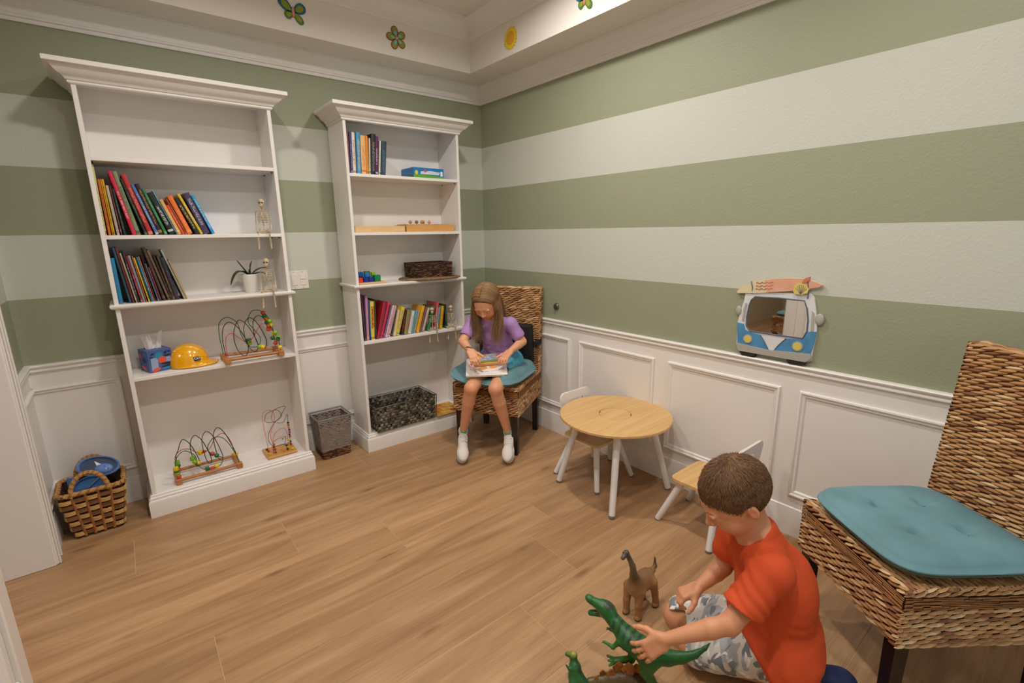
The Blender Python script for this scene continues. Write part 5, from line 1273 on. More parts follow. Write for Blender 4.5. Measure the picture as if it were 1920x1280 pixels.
def harc(y, lean, xa, xb, zt): return [(xa + (xb - xa) * (.5 - .5 * math.cos(q)), y + lean * math.sin(q), H - .006 + zt * math.sin(q)) for q in np.linspace(0, PI, 9)]
rope('handle', harc(y0 - .030, .02, -2.628, -2.490, .098), .0105, False, 3, 13)
rope('handle', harc(y1 + .032, -.005, -2.618, -2.480, .105), .0105, False, 3, 13)
BIBL = M('toy_blue', (88, 130, 190), .45); BIBD = M('toy_navy', (24, 48, 88), .5); BIBM = M('toy_mid_blue', (62, 110, 165), .5)
t = thing('blue_toy_case', 'oval blue toy case with a whale-like face, on top in rope basket', 'toy', (-2.535, -.165, .27))
Tc = frame((-2.520, -.165, .300), (.93, -.12, -.22), (.0, .55, .72))
MB().lathe([(.0005, -.012), (.078, -.012), (.084, -.004), (.084, .010), (.076, .014), (.072, .010), (.070, .002), (.0005, .002)], n=40, T=Tc @ Matrix.Diagonal((1, .62, 1, 1))).build('case_shell', BIBL, t, smooth=40)
MB().lathe([(.0005, .003), (.071, .003), (.0005, .0032)], n=40, T=Tc @ Matrix.Diagonal((1, .62, 1, 1))).build('inner_face', BIBD, t)
Tf = Tc @ Matrix.Translation((.022, -.008, .004))
MB().ball((0, 0, 0), (.036, .024, .006), 20, 8, T=Tf).build('animal_face', BIBL, t, smooth=60)
MB().add([Tf @ Vector(p) for p in ((-.030, .010, .003), (-.012, .018, .003), (-.042, .034, .003), (-.030, .010, .006), (-.012, .018, .006), (-.042, .034, .006))], [(0, 2, 1), (3, 4, 5), (0, 1, 4, 3), (1, 2, 5, 4), (2, 0, 3, 5)]).build('horn', M('toy_white', (225, 225, 225), .5), t)
for (a, b) in ((0.002, .006), (.018, -.004)): MB().ball(Tf @ Vector((a, b, .0062)), .0025, 8, 5).build('eye', BIBD, t)
MB().ball((0, 0, 0), (.005, .003, .0015), 10, 5, T=Tf @ Matrix.Translation((.010, -.006, .006))).build('nose', M('toy_pink', (230, 170, 175), .5), t)
t = thing('blue_toy_case', 'mid blue toy dish tilted at the front of the rope basket', 'toy', (-2.58, -.21, .22))
Tc = frame((-2.560, -.222, .232), (.96, -.05, .12), (-.05, .35, .90))
MB().lathe([(.0005, -.010), (.058, -.010), (.066, .004), (.066, .012), (.060, .012), (.056, .002), (.0005, .0)], n=36, T=Tc @ Matrix.Diagonal((1, .75, 1, 1))).build('case_shell', BIBM, t, smooth=40)
MB().tube([Tc @ Vector((-.04, -.02, .008)), Tc @ Vector((0, .0, .012)), Tc @ Vector((.045, .03, .01))], .004, 8).build('strap', BIBL, t, smooth=60)
t = thing('blue_toy_shovel', 'flat blue toy blade poking up at the basket left end', 'toy', (-2.62, -.20, .22))
MB().rbox((-2.642, -.198, .155), (-2.598, -.186, .288), .006, seg=2).build('blade', BIBM, t, smooth=40)
# ================================================================== van mirror
t = thing('van_mirror', 'blue and white camper van mirror with a surfboard on its roof', 'mirror', (0, -2.26, .98))
def vm(a, b, d): return Vector((-.001 - d, a, b))
VW = M('van_white', (222, 222, 222), .5); VB = M('van_blue', (82, 148, 195), .55, var=(20, .25)); VG = M('van_silver', (176, 172, 162), .5); VY = M('van_yellow', (222, 200, 105), .5); VK = M('van_tyre', (34, 30, 30), .7)
VO = M('surf_coral', (222, 158, 132), .6, var=(14, .5, (232, 200, 170)), stretch=(1, 1, 1)); VC = M('surf_cream', (222, 208, 170), .6); VGR = M('van_outline', (92, 100, 118), .6)
body = [(-2.117, 1.12), (-2.266, 1.135), (-2.391, 1.144), (-2.409, 1.128), (-2.419, 1.086), (-2.431, 1.032), (-2.434, 0.985), (-2.432, 0.928), (-2.428, 0.852), (-2.411, 0.844), (-2.112, 0.843), (-2.096, 0.87), (-2.093, 0.978), (-2.101, 1.033), (-2.114, 1.082)]
MB().prism(body, 0, .010, vm).build('van_body', VW, t)
MB().prism([(-2.093, 0.976), (-2.124, 0.973), (-2.133, 0.948), (-2.154, 0.938), (-2.206, 0.933), (-2.227, 0.905), (-2.249, 0.868), (-2.102, 0.875)], .010, .014, vm).build('paint_panel', VB, t)
MB().prism([(-2.273, 0.87), (-2.29, 0.899), (-2.318, 0.934), (-2.385, 0.94), (-2.397, 0.963), (-2.4, 0.976), (-2.435, 0.982), (-2.432, 0.928), (-2.423, 0.881)], .010, .014, vm).build('paint_panel', VB, t)
ol = MB()
for pl_ in ([(-2.206, .933), (-2.227, .905), (-2.249, .868)], [(-2.318, .934), (-2.290, .899), (-2.273, .870)]): ol.tube([vm(a, b, .0145) for a, b in pl_], .0018, 6)
ol.build('chevron_line', VGR, t)
MB().prism([(-2.098, 0.877), (-2.249, 0.869), (-2.423, 0.883), (-2.431, 0.867), (-2.411, 0.844), (-2.112, 0.842)], .010, .022, vm).build('bumper', VG, t)
for P in ([(-2.112, 0.846), (-2.195, 0.845), (-2.193, 0.826), (-2.13, 0.824)], [(-2.33, 0.845), (-2.411, 0.847), (-2.407, 0.830), (-2.342, 0.825)]): MB().prism(P, .004, .020, vm).build('wheel', VK, t)
gl = [(-2.163, 1.107), (-2.268, 1.111), (-2.374, 1.109), (-2.388, 1.075), (-2.397, 1.028), (-2.398, 0.979), (-2.385, 0.945), (-2.286, 0.943), (-2.154, 0.944), (-2.136, 0.966), (-2.134, 1.01), (-2.14, 1.063), (-2.148, 1.09)]
MB().prism(gl, .010, .0115, vm).build('mirror_glass', M('mirror_silver', (235, 235, 232), .02, 1.0), t)
MB().tube([vm(a, b, .012) for a, b in gl], .0032, 8, closed=True).build('windscreen_frame', VGR, t, smooth=60)
for (a, b, r_) in ((-2.151, .905, .021), (-2.369, .907, .022)):
    h_ = MB().prism(ell_poly(a, b, r_, r_, 0, 28), .014, .017, vm).build('headlight', VG, t)
    MB().prism(ell_poly(a, b, r_ * .8, r_ * .8, 0, 24), .017, .019, vm).build('lens', VY, h_)
for (a, b, rx, ry) in ((-2.093, 1.034, .014, .023), (-2.440, 1.036, .018, .026)):
    MB().ball(vm(a, b, .010), (.008, rx, ry), 16, 8).build('side_mirror', VG, t, smooth=60)
MB().prism([(-2.116, 1.045), (-2.124, 1.075), (-2.130, 1.07), (-2.122, .985), (-2.114, .99)], .010, .013, vm).build('door_window', VG, t)
MB().prism([(-2.408, 1.07), (-2.418, 1.06), (-2.424, .985), (-2.412, .98)], .010, .013, vm).build('door_window', VG, t)
bd = [(-2.077, 1.123), (-2.099, 1.151), (-2.14, 1.173), (-2.188, 1.189), (-2.259, 1.2), (-2.326, 1.205), (-2.363, 1.205), (-2.388, 1.201), (-2.414, 1.193), (-2.439, 1.183), (-2.427, 1.172), (-2.393, 1.163), (-2.361, 1.155), (-2.303, 1.144), (-2.246, 1.135), (-2.165, 1.125), (-2.084, 1.118)]
MB().prism(bd, .006, .016, vm).build('surfboard', VC, t)
MB().prism([(-2.20, 1.187), (-2.259, 1.1975), (-2.326, 1.2025), (-2.363, 1.2025), (-2.388, 1.199), (-2.414, 1.191), (-2.436, 1.183), (-2.427, 1.174), (-2.393, 1.165), (-2.361, 1.157), (-2.303, 1.146), (-2.246, 1.137), (-2.215, 1.135)], .016, .0175, vm).build('coral_print', VO, t)
for k in range(3):
    z0 = 1.143 + k * .014; MB().tube([vm(-2.165 - q * .075, z0 + .008 * q + .003 * math.sin(q * 22), .0168) for q in np.linspace(0, 1, 14)], .0022, 6).build('wave_print', M('surf_wave', (190, 120, 90), .6), t)
MB().prism([(-2.358, 1.187), (-2.367, 1.205), (-2.387, 1.214), (-2.387, 1.2), (-2.376, 1.188)], .012, .022, vm).build('fin', M('surf_fin', (205, 120, 90), .6), t)
shp = MB().prism([(-2.327, 1.148), (-2.33, 1.173), (-2.347, 1.184), (-2.373, 1.182), (-2.389, 1.162), (-2.384, 1.144), (-2.36, 1.135), (-2.334, 1.137)], .016, .021, vm).build('shell_motif', VY, t)
sr = MB()
for q in np.linspace(-.9, .9, 7): sr.tube([vm(-2.358, 1.137, .0215), vm(-2.358 + .028 * math.sin(q), 1.137 + .042 * math.cos(q), .0215)], .0009, 5)
sr.build('shell_rib', VGR, shp)
for a in (-2.148, -2.385): MB().tube([vm(a, 1.120, .012), vm(a - .003, 1.150, .018), vm(a + .006, 1.178 if a > -2.2 else 1.198, .017)], .0022, 6).build('roof_strap', VGR, t, smooth=60)
# ================================================================== people
SKIN = MC('skin', .50, sss=.06, bump=(500, .12, .0004))
nv = lambda v: Vector(v).normalized()
def skincol(base, warm, spots):
    B = L3(base)
    def f(V):
        c = np.tile(B, (len(V), 1))
        for (p, r, cc, k) in spots:
            d = np.linalg.norm(V - np.array(p), axis=1); w_ = (np.clip(1 - d / r, 0, 1) ** 1.2 * k)[:, None]; c = c * (1 - w_) + L3(cc) * w_
        return c
    return f
def head(S, C, f, u, s, neck0, nr, mouth=True):
    """C centre, f facing, u up, s chin-to-crown height; returns landmarks"""
    f = nv(f); r = nv(f.cross(u)); u = r.cross(f).normalized(); A = (r, u, f); C = Vector(C)
    P = lambda a, b, c: C + r * (a * s) + u * (b * s) + f * (c * s)
    S.ell(P(0, .12, -.08), (.368 * s, .380 * s, .435 * s), A, k=.02)
    S.ell(P(0, -.06, .12), (.305 * s, .36 * s, .285 * s), A, k=.03)
    S.ell(P(0, -.25, .16), (.235 * s, .20 * s, .205 * s), A, k=.025)
    S.ell(P(0, -.40, .24), (.095 * s, .085 * s, .085 * s), A, k=.02)
    for q in (-1, 1):
        S.ell(P(q * .17, -.17, .24), (.125 * s, .12 * s, .12 * s), A, k=.02)
        S.ell(P(q * .165, .005, .440), (.070 * s, .042 * s, .055 * s), A, k=.015, op='s')
        S.ell(P(q * .155, -.010, .338), (.060 * s, .040 * s, .050 * s), A, k=.010)
        S.ell(P(q * .14, .075, .385), (.10 * s, .028 * s, .03 * s), A, k=.014)
        # ear: shell with hollow
        S.ell(P(q * .378, -.045, -.06), (.034 * s, .105 * s, .066 * s), A, k=.008)
        S.ell(P(q * .416, -.035, -.040), (.026 * s, .070 * s, .038 * s), A, k=.004, op='s')
    S.cap(P(0, .02, .385), P(0, -.115, .475), .028 * s, .046 * s, k=.012)
    for q in (-1, 1): S.ell(P(q * .05, -.135, .435), (.036 * s, .028 * s, .035 * s), A, k=.007)
    S.ell(P(0, -.235, .375), (.10 * s, .026 * s, .036 * s), A, k=.006); S.ell(P(0, -.282, .365), (.085 * s, .028 * s, .036 * s), A, k=.006)
    S.ell(P(0, -.258, .425), (.10 * s, .006 * s, .03 * s), A, k=.004, op='s')
    S.cap(P(0, -.22, -.12), neck0, nr * .95, nr * 1.1, k=.03)
    return P, A
def face_bits(t, P, A, s, brow, iris=(70, 50, 35), lashes=True):
    mb = MB()
    for q in (-1, 1):
        mb.tube([P(q * (.085 + .15 * k), .105 + .028 * math.sin(PI * k) , .425 - .075 * k) for k in (0, .25, .5, .75, 1)], [.0008, .0015, .0017, .0014, .0007], 6)
    mb.build('eyebrow', brow, t, smooth=60)
    la = MB()
    for q in (-1, 1): la.tube([P(q * (.105 + .10 * k), -.036 - .010 * math.sin(PI * k), .392 + .010 * math.sin(PI * k) - .045 * k) for k in (0, .25, .5, .75, 1)], [.0007, .0013, .0015, .0014, .0007], 6)
    la.build('eyelash', M('lash_dark', (50, 34, 26), .6), t, smooth=60)
def hand(S, W, fwd, back, thumb, L, curls, spread=.16, r=.0068, tc=(.5, .6), tdir=None, pl=.5):
    """W wrist, fwd along the hand, back = normal of the back of the hand, thumb = side of the thumb, curls per finger (index..little)"""
    W = Vector(W); fwd = nv(fwd); th = Vector(thumb); th = nv(th - fwd * th.dot(fwd)); bk = nv(fwd.cross(th));
    if bk.dot(Vector(back)) < 0: bk = -bk
    dn = -bk
    S.rbox(W + fwd * (pl * L * .55), (th.length * .20 * L, .085 * L, pl * .52 * L), (th, bk, fwd), .07 * L, k=.012)
    S.ell(W + fwd * (.20 * L) + th * (.10 * L) + dn * (.03 * L), (.11 * L, .085 * L, .19 * L), (th, bk, fwd), k=.012)
    lens = (.42, .46, .43, .34)
    tips = []
    for i in range(4):
        off = (1.5 - i) * .105 * L; sp = (1.5 - i) * spread
        p = W + fwd * (pl * L * (.96 if i in (1, 2) else .90)) + th * off + bk * (.01 * L)
        d = nv(fwd + th * math.tan(sp) * .8); ax = th; c = curls[i]; seg = [lens[i] * L * q for q in (.46, .30, .24)]; rr = [r, r * .95, r * .9, r * .8]; pts = [p - d * .01, p]; rads = [r * 1.05, r * 1.05]
        for k_ in range(3):
            a = c * (.55, 1.0, .8)[k_]; d = nv(d * math.cos(a) + nv(dn - d * dn.dot(d)) * math.sin(a)); p = p + d * seg[k_]; pts.append(p); rads.append(rr[k_ + 1])
        S.chain(pts, rads, k=.0035); tips.append(p)
    b = W + fwd * (.16 * L) + th * (.17 * L) + dn * (.03 * L); d = nv(fwd * tc[0] + th * .75 + dn * tc[1]) if tdir is None else nv(tdir)
    p1 = b + d * (.20 * L); d2 = nv(d + fwd * .55); p2 = p1 + d2 * (.17 * L); d3 = nv(d2 + fwd * .2); p3 = p2 + d3 * (.12 * L)
    S.chain([b - d * .012, p1, p2, p3], [r * 1.7, r * 1.25, r * 1.1, r * .95], k=.007); tips.append(p3)
    return tips
def strand_mesh(name, paths, mat, parent, r0, sides=3, colf=None, taper=True):
    V = []; F = []; Cc = []; n = 0; rr = random.Random(4)
    for P in paths:
        L = len(P); c = colf(rr); up = Vector((.3, .2, 1)).normalized()
        for i, p in enumerate(P):
            tt = (P[min(i + 1, L - 1)] - P[max(i - 1, 0)]); tt = tt.normalized() if tt.length > 1e-8 else Vector((0, 0, -1)); a = tt.cross(up); a = a.normalized() if a.length > 1e-4 else Vector((1, 0, 0)); b = a.cross(tt)
            rad = r0 * ((1 - (i / (L - 1)) ** 2 * .85) if taper else 1)
            for k in range(sides):
                q = 2 * PI * k / sides; V.append(p + a * math.cos(q) * rad + b * math.sin(q) * rad); Cc.append(c)
        for i in range(L - 1):
            for k in range(sides): F.append((n + i * sides + k, n + i * sides + (k + 1) % sides, n + (i + 1) * sides + (k + 1) % sides, n + (i + 1) * sides + k))
        n += L * sides
    V = np.array([tuple(v) for v in V]); F = np.array(F); Cc = np.array(Cc)
    return mesh_np(name, V, F, mat, parent, colfn=lambda q: Cc)
HAIRM = MC('hair', .42)

# ---------------------------------------------------------------- the boy
boy = thing('person', 'boy in orange t-shirt kneeling on the floor, holding a green dinosaur', 'person', (-.90, -2.66, 0))
BF = Vector((-.78, .63, 0)).normalized(); BR = Vector((BF.y, -BF.x, 0)); UZ = Vector((0, 0, 1))
bs = .222
bf = (BF * math.cos(.66) - UZ * math.sin(.66)).normalized(); bu = (BF * math.sin(.66) + UZ * math.cos(.66)).normalized()
bC = Vector((-.977, -2.594, .645))
PEL = Vector((-.862, -2.700, .175)); CH = Vector((-.893, -2.690, .385)); NK = Vector((-.925, -2.650, .538))
SHL = Vector((-.992, -2.728, .478)); SHR = Vector((-.868, -2.566, .468))
ELL = Vector((-1.116, -2.680, .345)); WRL = Vector((-1.222, -2.554, .267))
ELR = Vector((-.905, -2.548, .345)); WRR = Vector((-.995, -2.522, .300))
HPL = Vector((-.905, -2.748, .165)); KNL = Vector((-1.006, -2.525, .085)); ANL = Vector((-.856, -2.772, .040))
HPR = Vector((-.822, -2.648, .155)); KNR = Vector((-.932, -2.420, .080)); ANR = Vector((-.770, -2.640, .045))
S = SDF((-1.36, -2.92, 0.0), (-.66, -2.33, .80), .0034)
bP, bA = head(S, bC, bf, bu, bs, NK + UZ * .0, .033)
S.chain([NK - UZ * .02, CH, PEL], [.055, .085, .085], k=.03)
S.cap(SHL, SHR, .042, .042, k=.03)
for sh, el, wr in ((SHL, ELL, WRL), (SHR, ELR, WRR)): S.chain([sh, el], [.037, .028], k=.02); S.chain([el, el.lerp(wr, .3), wr], [.0265, .027, .0175], k=.012)
for hp, kn, an in ((HPL, KNL, ANL), (HPR, KNR, ANR)): S.chain([hp, kn], [.066, .050], k=.03); S.chain([kn - UZ * .026, kn.lerp(an, .35) - UZ * .012, an], [.036, .038, .026], k=.015)
# left hand over the tyrannosaur's back, right hand resting on the right knee
hf = nv(Vector((-1.262, -2.511, .216)) - WRL); tL = hand(S, WRL + hf * .004, hf, Vector((-.55, -.62, .55)), nv(Vector((.1, .45, .75))), .134, (.40, .40, .44, .50), .17, .0070, (.55, .30))
hr = nv(Vector((-.10, .075, -.06))); tR = hand(S, WRR + hr * .004, hr, Vector((-.1, .1, 1)), nv(Vector((-.7, -.75, -.1))), .120, (.95, 1.15, 1.25, 1.3), .06, .0070, (.8, .45))
S.cut((0, 0, .004), (0, 0, -1))
chk = [(bP(q * .2, -.15, .30), .030, (222, 130, 105), .45) for q in (-1, 1)] + [(bP(0, -.26, .38), .020, (196, 105, 90), .8), (bP(0, -.13, .45), .018, (218, 135, 105), .45)] + [(bP(q * .40, -.03, -.05), .022, (222, 120, 92), .55) for q in (-1, 1)]
chk += [(p, .014, (228, 150, 125), .6) for p in tL + tR] + [(KNL, .06, (205, 135, 100), .3)]
sobj('body', S, SKIN, boy, skincol((214, 150, 112), None, chk), relax=1)
face_bits(boy, bP, bA, bs, M('boy_brow', (150, 104, 72), .7))
# hair: cap plus short strands combed away from the whorl
r_, u_, f_ = bA
H = SDF((-1.14, -2.74, .56), (-.82, -2.44, .83), .003)
H.ell(bP(0, .125, -.085), (.395 * bs, .410 * bs, .462 * bs), bA, k=0)
hw = wav(3, 160); H.disp(lambda X, Y, Z: .0014 * hw(X, Y, Z))
def bcut(a, b, c, r0, k=.01): H.ell(bP(a, b, c), tuple(q * bs for q in r0), bA, k=k, op='s')
H.cut(bP(0, -.30, 0), -u_, .006)
H.ell(bP(0, -.20, .42), (.52 * bs, .42 * bs, .36 * bs), bA, k=.010, op='s')
for q in (-1, 1):
    H.ell(bP(q * .40, -.20, -.02), (.14 * bs, .25 * bs, .155 * bs), bA, k=.006, op='s'); H.ell(bP(q * .36, -.38, -.12), (.3 * bs, .20 * bs, .30 * bs), bA, k=.012, op='s')
BHC = lambda rr: (lambda k: tuple(L3((142, 102, 66)) * (1 - k) + L3((106, 74, 48)) * k))(rr.random())
cap_ = sobj('hair_cap', H, MC('hair_base', .6), boy, lambda V: np.tile(L3((110, 78, 50)), (len(V), 1)), relax=0)
VV = np.array([v.co for v in cap_.data.vertices]) + np.array(ORG[boy.name]); rg = np.random.default_rng(2)
wh = bP(.03, .46, -.28); cc = bP(0, .12, -.07); pk = rg.choice(len(VV), 9500, replace=False); paths = []
for i in pk:
    p = Vector(VV[i]); n = (p - cc).normalized(); lx = (p - bP(0, 0, 0))
    if (p - cc).length < .36 * bs * 1.0: continue
    d = (p - wh); d = d - n * d.dot(n); d = d.normalized() if d.length > .004 else r_
    if lx.dot(f_) > .1 * bs: d = (d * .6 + (f_ * .5 - u_ * .25 - r_ * .25)); d = (d - n * d.dot(n)).normalized()
    else: d = (d * .7 - u_ * .35); d = (d - n * d.dot(n)).normalized()
    d = (d + Vector(rg.normal(size=3)) * .16).normalized(); L = rg.uniform(.014, .022) if lx.dot(u_) > .34 * bs else (rg.uniform(.007, .012) if lx.dot(u_) > .15 * bs else rg.uniform(.003, .006))
    paths.append([p - n * .001, p + d * L * .45 + n * .0016, p + d * L * .85 + n * .0010, p + d * L - n * .0006])
strand_mesh('hair', paths, HAIRM, boy, .0007, 3, BHC)
# t-shirt
SH = SDF((-1.16, -2.90, .05), (-.68, -2.44, .60), .0034)
SH.chain([NK - UZ * .004 - BF * .006, CH, PEL + UZ * .03, PEL - UZ * .04], [.054, .100, .108, .112], k=.03)
SH.cap(SHL, SHR, .054, .054, k=.03)
SH.ell(CH - BF * .030 - UZ * .05, (.092, .118, .15), (BF, BR, UZ), k=.04); SH.ell(PEL - BF * .02 + UZ * .02, (.115, .125, .12), (BF, BR, UZ), k=.04); SH.cap(HPL - UZ * .02, HPR - UZ * .01, .098, .096, k=.03); SH.chain([HPL, HPL.lerp(KNL, .12)], [.100, .098], k=.03); SH.chain([HPR, HPR.lerp(KNR, .12)], [.098, .096], k=.03)
def slv(sh, el, q, ra, rb): SH.chain([sh, sh.lerp(el, q)], [ra, rb], k=.022)
slv(SHL, ELL, .74, .051, .056); slv(SHR, ELR, .50, .052, .054)
w1, w2 = wav(11, 70, 5), wav(12, 34, 4)
fold = nv(Vector((.25, .15, .9)))
def shw(X, Y, Z):
    a = np.sin((X * .9 - Y * .35 + Z * .75) * 150 + 2.4 * w2(X, Y, Z) * 2); m = np.exp(-(((X + 1.045) / .06) ** 2 + ((Y + 2.705) / .06) ** 2 + ((Z - .42) / .07) ** 2))
    b = np.sin((X * .5 + Y * .3 - Z * .85) * 95 + 5 * w2(X, Y, Z)); m2 = np.exp(-((Z - .21) / .09) ** 2)
    return .0042 * a * m + .0034 * b * m2 + .0012 * w1(X, Y, Z) + .0022 * w2(X, Y, Z)
SH.disp(shw)
_ad = nv(nv(ELL - SHL) + UZ * -.25); SH.rbox(ELL.lerp(SHL, .28) + _ad * .05, (.075, .075, .05), (_ad.orthogonal().normalized(), _ad.cross(_ad.orthogonal()).normalized(), _ad), .002, k=.002, op='s')
# only trim the right sleeve near its own cuff
SH.cap(NK + UZ * .09 + BF * .03, NK + UZ * .012 + BF * .014, .056, .046, k=.006, op='s')
SH.cap(SHL.lerp(ELL, .45), SHL.lerp(ELL, 1.1), .043, .046, k=.003, op='s')
SH.cap(SHR.lerp(ELR, .40), SHR.lerp(ELR, 1.05), .038, .042, k=.003, op='s')
_q = nv(BF * .88 - UZ * .47); SH.rbox(PEL + BF * .085 - UZ * .02 + _q * .10, (.10, .24, .16), (_q, BR, _q.cross(BR)), .02, k=.012, op='s'); SH.cut(PEL - UZ * .085 + BF * .05, BF * .55 - UZ * .84, .004)
ORM = M('orange_jersey', (208, 76, 30), .8, bump=(900, .25, .0005))
sobj('t_shirt', SH, ORM, boy, relax=1)
# shorts
SO = SDF((-1.10, -2.88, .005), (-.70, -2.33, .27), .0034)
for hp, kn in ((HPL, KNL), (HPR, KNR)): SO.chain([hp, hp.lerp(kn, .5), hp.lerp(kn, .93)], [.080, .073, .068], k=.02, k2=.012)
SO.cap(HPL, HPR, .092, .092, k=.02)
w3 = wav(21, 60, 5); SO.disp(lambda X, Y, Z: .0026 * w3(X, Y, Z) + .0018 * np.sin((X * .6 + Y * .8) * 130 + 3 * w3(X, Y, Z)))
for hp, kn in ((HPL, KNL), (HPR, KNR)):
    dq = nv(kn - hp); SO.rbox(kn + dq * .110, (.10, .10, .09), (dq.orthogonal().normalized(), dq.cross(dq.orthogonal()).normalized(), dq), .004, k=.002, op='s'); SO.cap(hp.lerp(kn, .80), hp.lerp(kn, 1.3), .055, .057, k=.003, op='s')
SO.cut((0, 0, .042), (0, 0, -1), .004); SO.cut((0, 0, .006), (0, 0, -1))
camo = bpy.data.materials.new('grey_camouflage_cloth'); camo.use_nodes = True; nt = camo.node_tree; b = nt.nodes['Principled BSDF']; b.inputs['Roughness'].default_value = .85
tcn = nt.nodes.new('ShaderNodeTexCoord'); mpn = nt.nodes.new('ShaderNodeMapping'); mpn.inputs['Rotation'].default_value = (.3, .2, .9); mpn.inputs['Scale'].default_value = (1, 2.6, 1.6); nt.links.new(tcn.outputs['Object'], mpn.inputs[0])
prev = None
for k_, (sc__, lo_, c_) in enumerate(((9, .53, (166, 167, 170)), (11, .57, (124, 128, 134)), (14, .62, (236, 230, 222)))):
    nn = nt.nodes.new('ShaderNodeTexNoise'); nn.noise_dimensions = '4D'; nn.inputs['W'].default_value = k_ * 5.3; nn.inputs['Scale'].default_value = sc__; nn.inputs['Detail'].default_value = 1.5; nn.inputs['Distortion'].default_value = .8; nt.links.new(mpn.outputs[0], nn.inputs['Vector'])
    mr = nt.nodes.new('ShaderNodeMapRange'); mr.inputs['From Min'].default_value = lo_ - .008; mr.inputs['From Max'].default_value = lo_ + .008; nt.links.new(nn.outputs['Fac'], mr.inputs['Value'])
    mx = nt.nodes.new('ShaderNodeMix'); mx.data_type = 'RGBA'; mx.inputs['A'].default_value = lin((208, 203, 197)); mx.inputs['B'].default_value = lin(c_); nt.links.new(mr.outputs[0], mx.inputs['Factor'])
    if prev: nt.links.new(prev, mx.inputs['A'])
    prev = mx.outputs['Result']
nt.links.new(prev, b.inputs['Base Color'])
sobj('shorts', SO, camo, boy, relax=1)
# clogs
CLB = M('clog_navy', (24, 38, 82), .7); CLG = M('clog_grey', (150, 146, 138), .6)
def clog(an, toe, sole, nm, text=None):
    f = nv(toe - an); n = nv(Vector(sole) - f * f.dot(Vector(sole))); s = f.cross(n); A = (f, s, n); lo = [min(a, b) - .09 for a, b in zip(an, toe)]; hi = [max(a, b) + .09 for a, b in zip(an, toe)]
    S = SDF(lo, hi, .003); L = (toe - an).length
    S.ell(an + f * (L * .30) + n * .004, (.052, .036, .026), A, k=.01); S.ell(an + f * (L * .72), (.060, .043, .028), A, k=.02); S.cap(an + f * .01, an + f * (L * .8), .028, .030, k=.02)
    S.cut(an + n * .030, n, .006); S.cut((0, 0, .002), (0, 0, -1))
    o = sobj(nm, S, CLB, boy, relax=1)
    st_ = MB(); pts = [an + f * (L * q) + s * w_ + n * .012 for q, w_ in ((-.10, .0), (-.05, .030), (.15, .040), (.4, .044), (.62, .050), (.85, .044), (1.0, .020))]
    P = spline(pts, 6)
    vs = []
    for p in P: vs += [p + n * .011, p - n * .008, p - n * .008 + (p - (an + f * (L * .4))).normalized() * .003, p + n * .011 + (p - (an + f * (L * .4))).normalized() * .003]
    fs = [(i * 4 + k, i * 4 + (k + 1) % 4, i * 4 + 4 + (k + 1) % 4, i * 4 + 4 + k) for i in range(len(P) - 1) for k in range(4)]
    g_ = MB().add(vs, fs).build('side_stripe', CLG, o, smooth=50)
    return o, f, s, n
cl, f1, s1, n1 = clog(Vector((-.850, -2.765, .062)), Vector((-.715, -2.893, .048)), (.30, -.25, .92), 'clog')
clog(Vector((-.775, -2.655, .055)), Vector((-.660, -2.760, .045)), (.3, -.2, .92), 'clog')
text_mesh('clog_lettering', 'crocs', .022, .0004, frame(Vector((-.850, -2.765, .062)) + f1 * .035 + s1 * .0475 + n1 * .012, f1, n1), M('lettering_dark', (40, 36, 34), .6), cl, spacing=1.1) if s1.dot(Vector((-.63, -.78, 0))) > 0 else text_mesh('clog_lettering', 'crocs', .022, .0004, frame(Vector((-.850, -2.765, .062)) + f1 * .035 - s1 * .0475 + n1 * .012, f1, n1), M('lettering_dark', (40, 36, 34), .6), cl, spacing=1.1)

# ---------------------------------------------------------------- the girl
girl = thing('person', 'girl with long hair in lilac t-shirt sitting on the corner wicker chair', 'person', (-.45, -.70, 0))
GF = Vector((-.856, -.517, 0)).normalized(); GR = Vector((GF.y, -GF.x, 0)); gs_ = .212; ga = .72
gf_ = (GF * math.cos(ga) - UZ * math.sin(ga)).normalized(); gu = (GF * math.sin(ga) + UZ * math.cos(ga)).normalized()
gC = Vector((-.538, -.758, .992))
gPE = Vector((-.345, -.640, .575)); gCH = Vector((-.420, -.690, .770)); gNK = Vector((-.470, -.722, .888))
gSR = Vector((-.565, -.648, .850)); gSL = Vector((-.390, -.815, .840))
gER = Vector((-.672, -.680, .745)); gWR = Vector((-.682, -.772, .705))
gEL = Vector((-.335, -.862, .722)); gWL = Vector((-.452, -.885, .682))
gHR = gPE + GR * .072 - UZ * .022; gHL = gPE - GR * .072 - UZ * .022
gKR = Vector((-.716, -.822, .478)); gKL = Vector((-.610, -.930, .478))
gAR = Vector((-.700, -.690, .150)); gAL = Vector((-.492, -.900, .150))
S = SDF((-.90, -1.12, 0.02), (-.24, -.50, 1.14), .0036)
gP, gA = head(S, gC, gf_, gu, gs_, gNK, .036)
S.chain([gNK - UZ * .02, gCH, gPE], [.05, .080, .085], k=.03); S.cap(gSR, gSL, .036, .036, k=.03)
for sh, el, wr in ((gSR, gER, gWR), (gSL, gEL, gWL)): S.chain([sh, el], [.036, .028], k=.02); S.chain([el, el.lerp(wr, .3), wr], [.027, .028, .019], k=.01)
for hp, kn, an in ((gHR, gKR, gAR), (gHL, gKL, gAL)): S.chain([hp, hp.lerp(kn, .5), kn], [.072, .058, .043], k=.03); S.chain([kn, kn.lerp(an, .30), kn.lerp(an, .6), an], [.040, .041, .033, .025], k=.012)
HB = Vector((-.60, -.845, .632))       # centre of the little puzzle box held in both hands
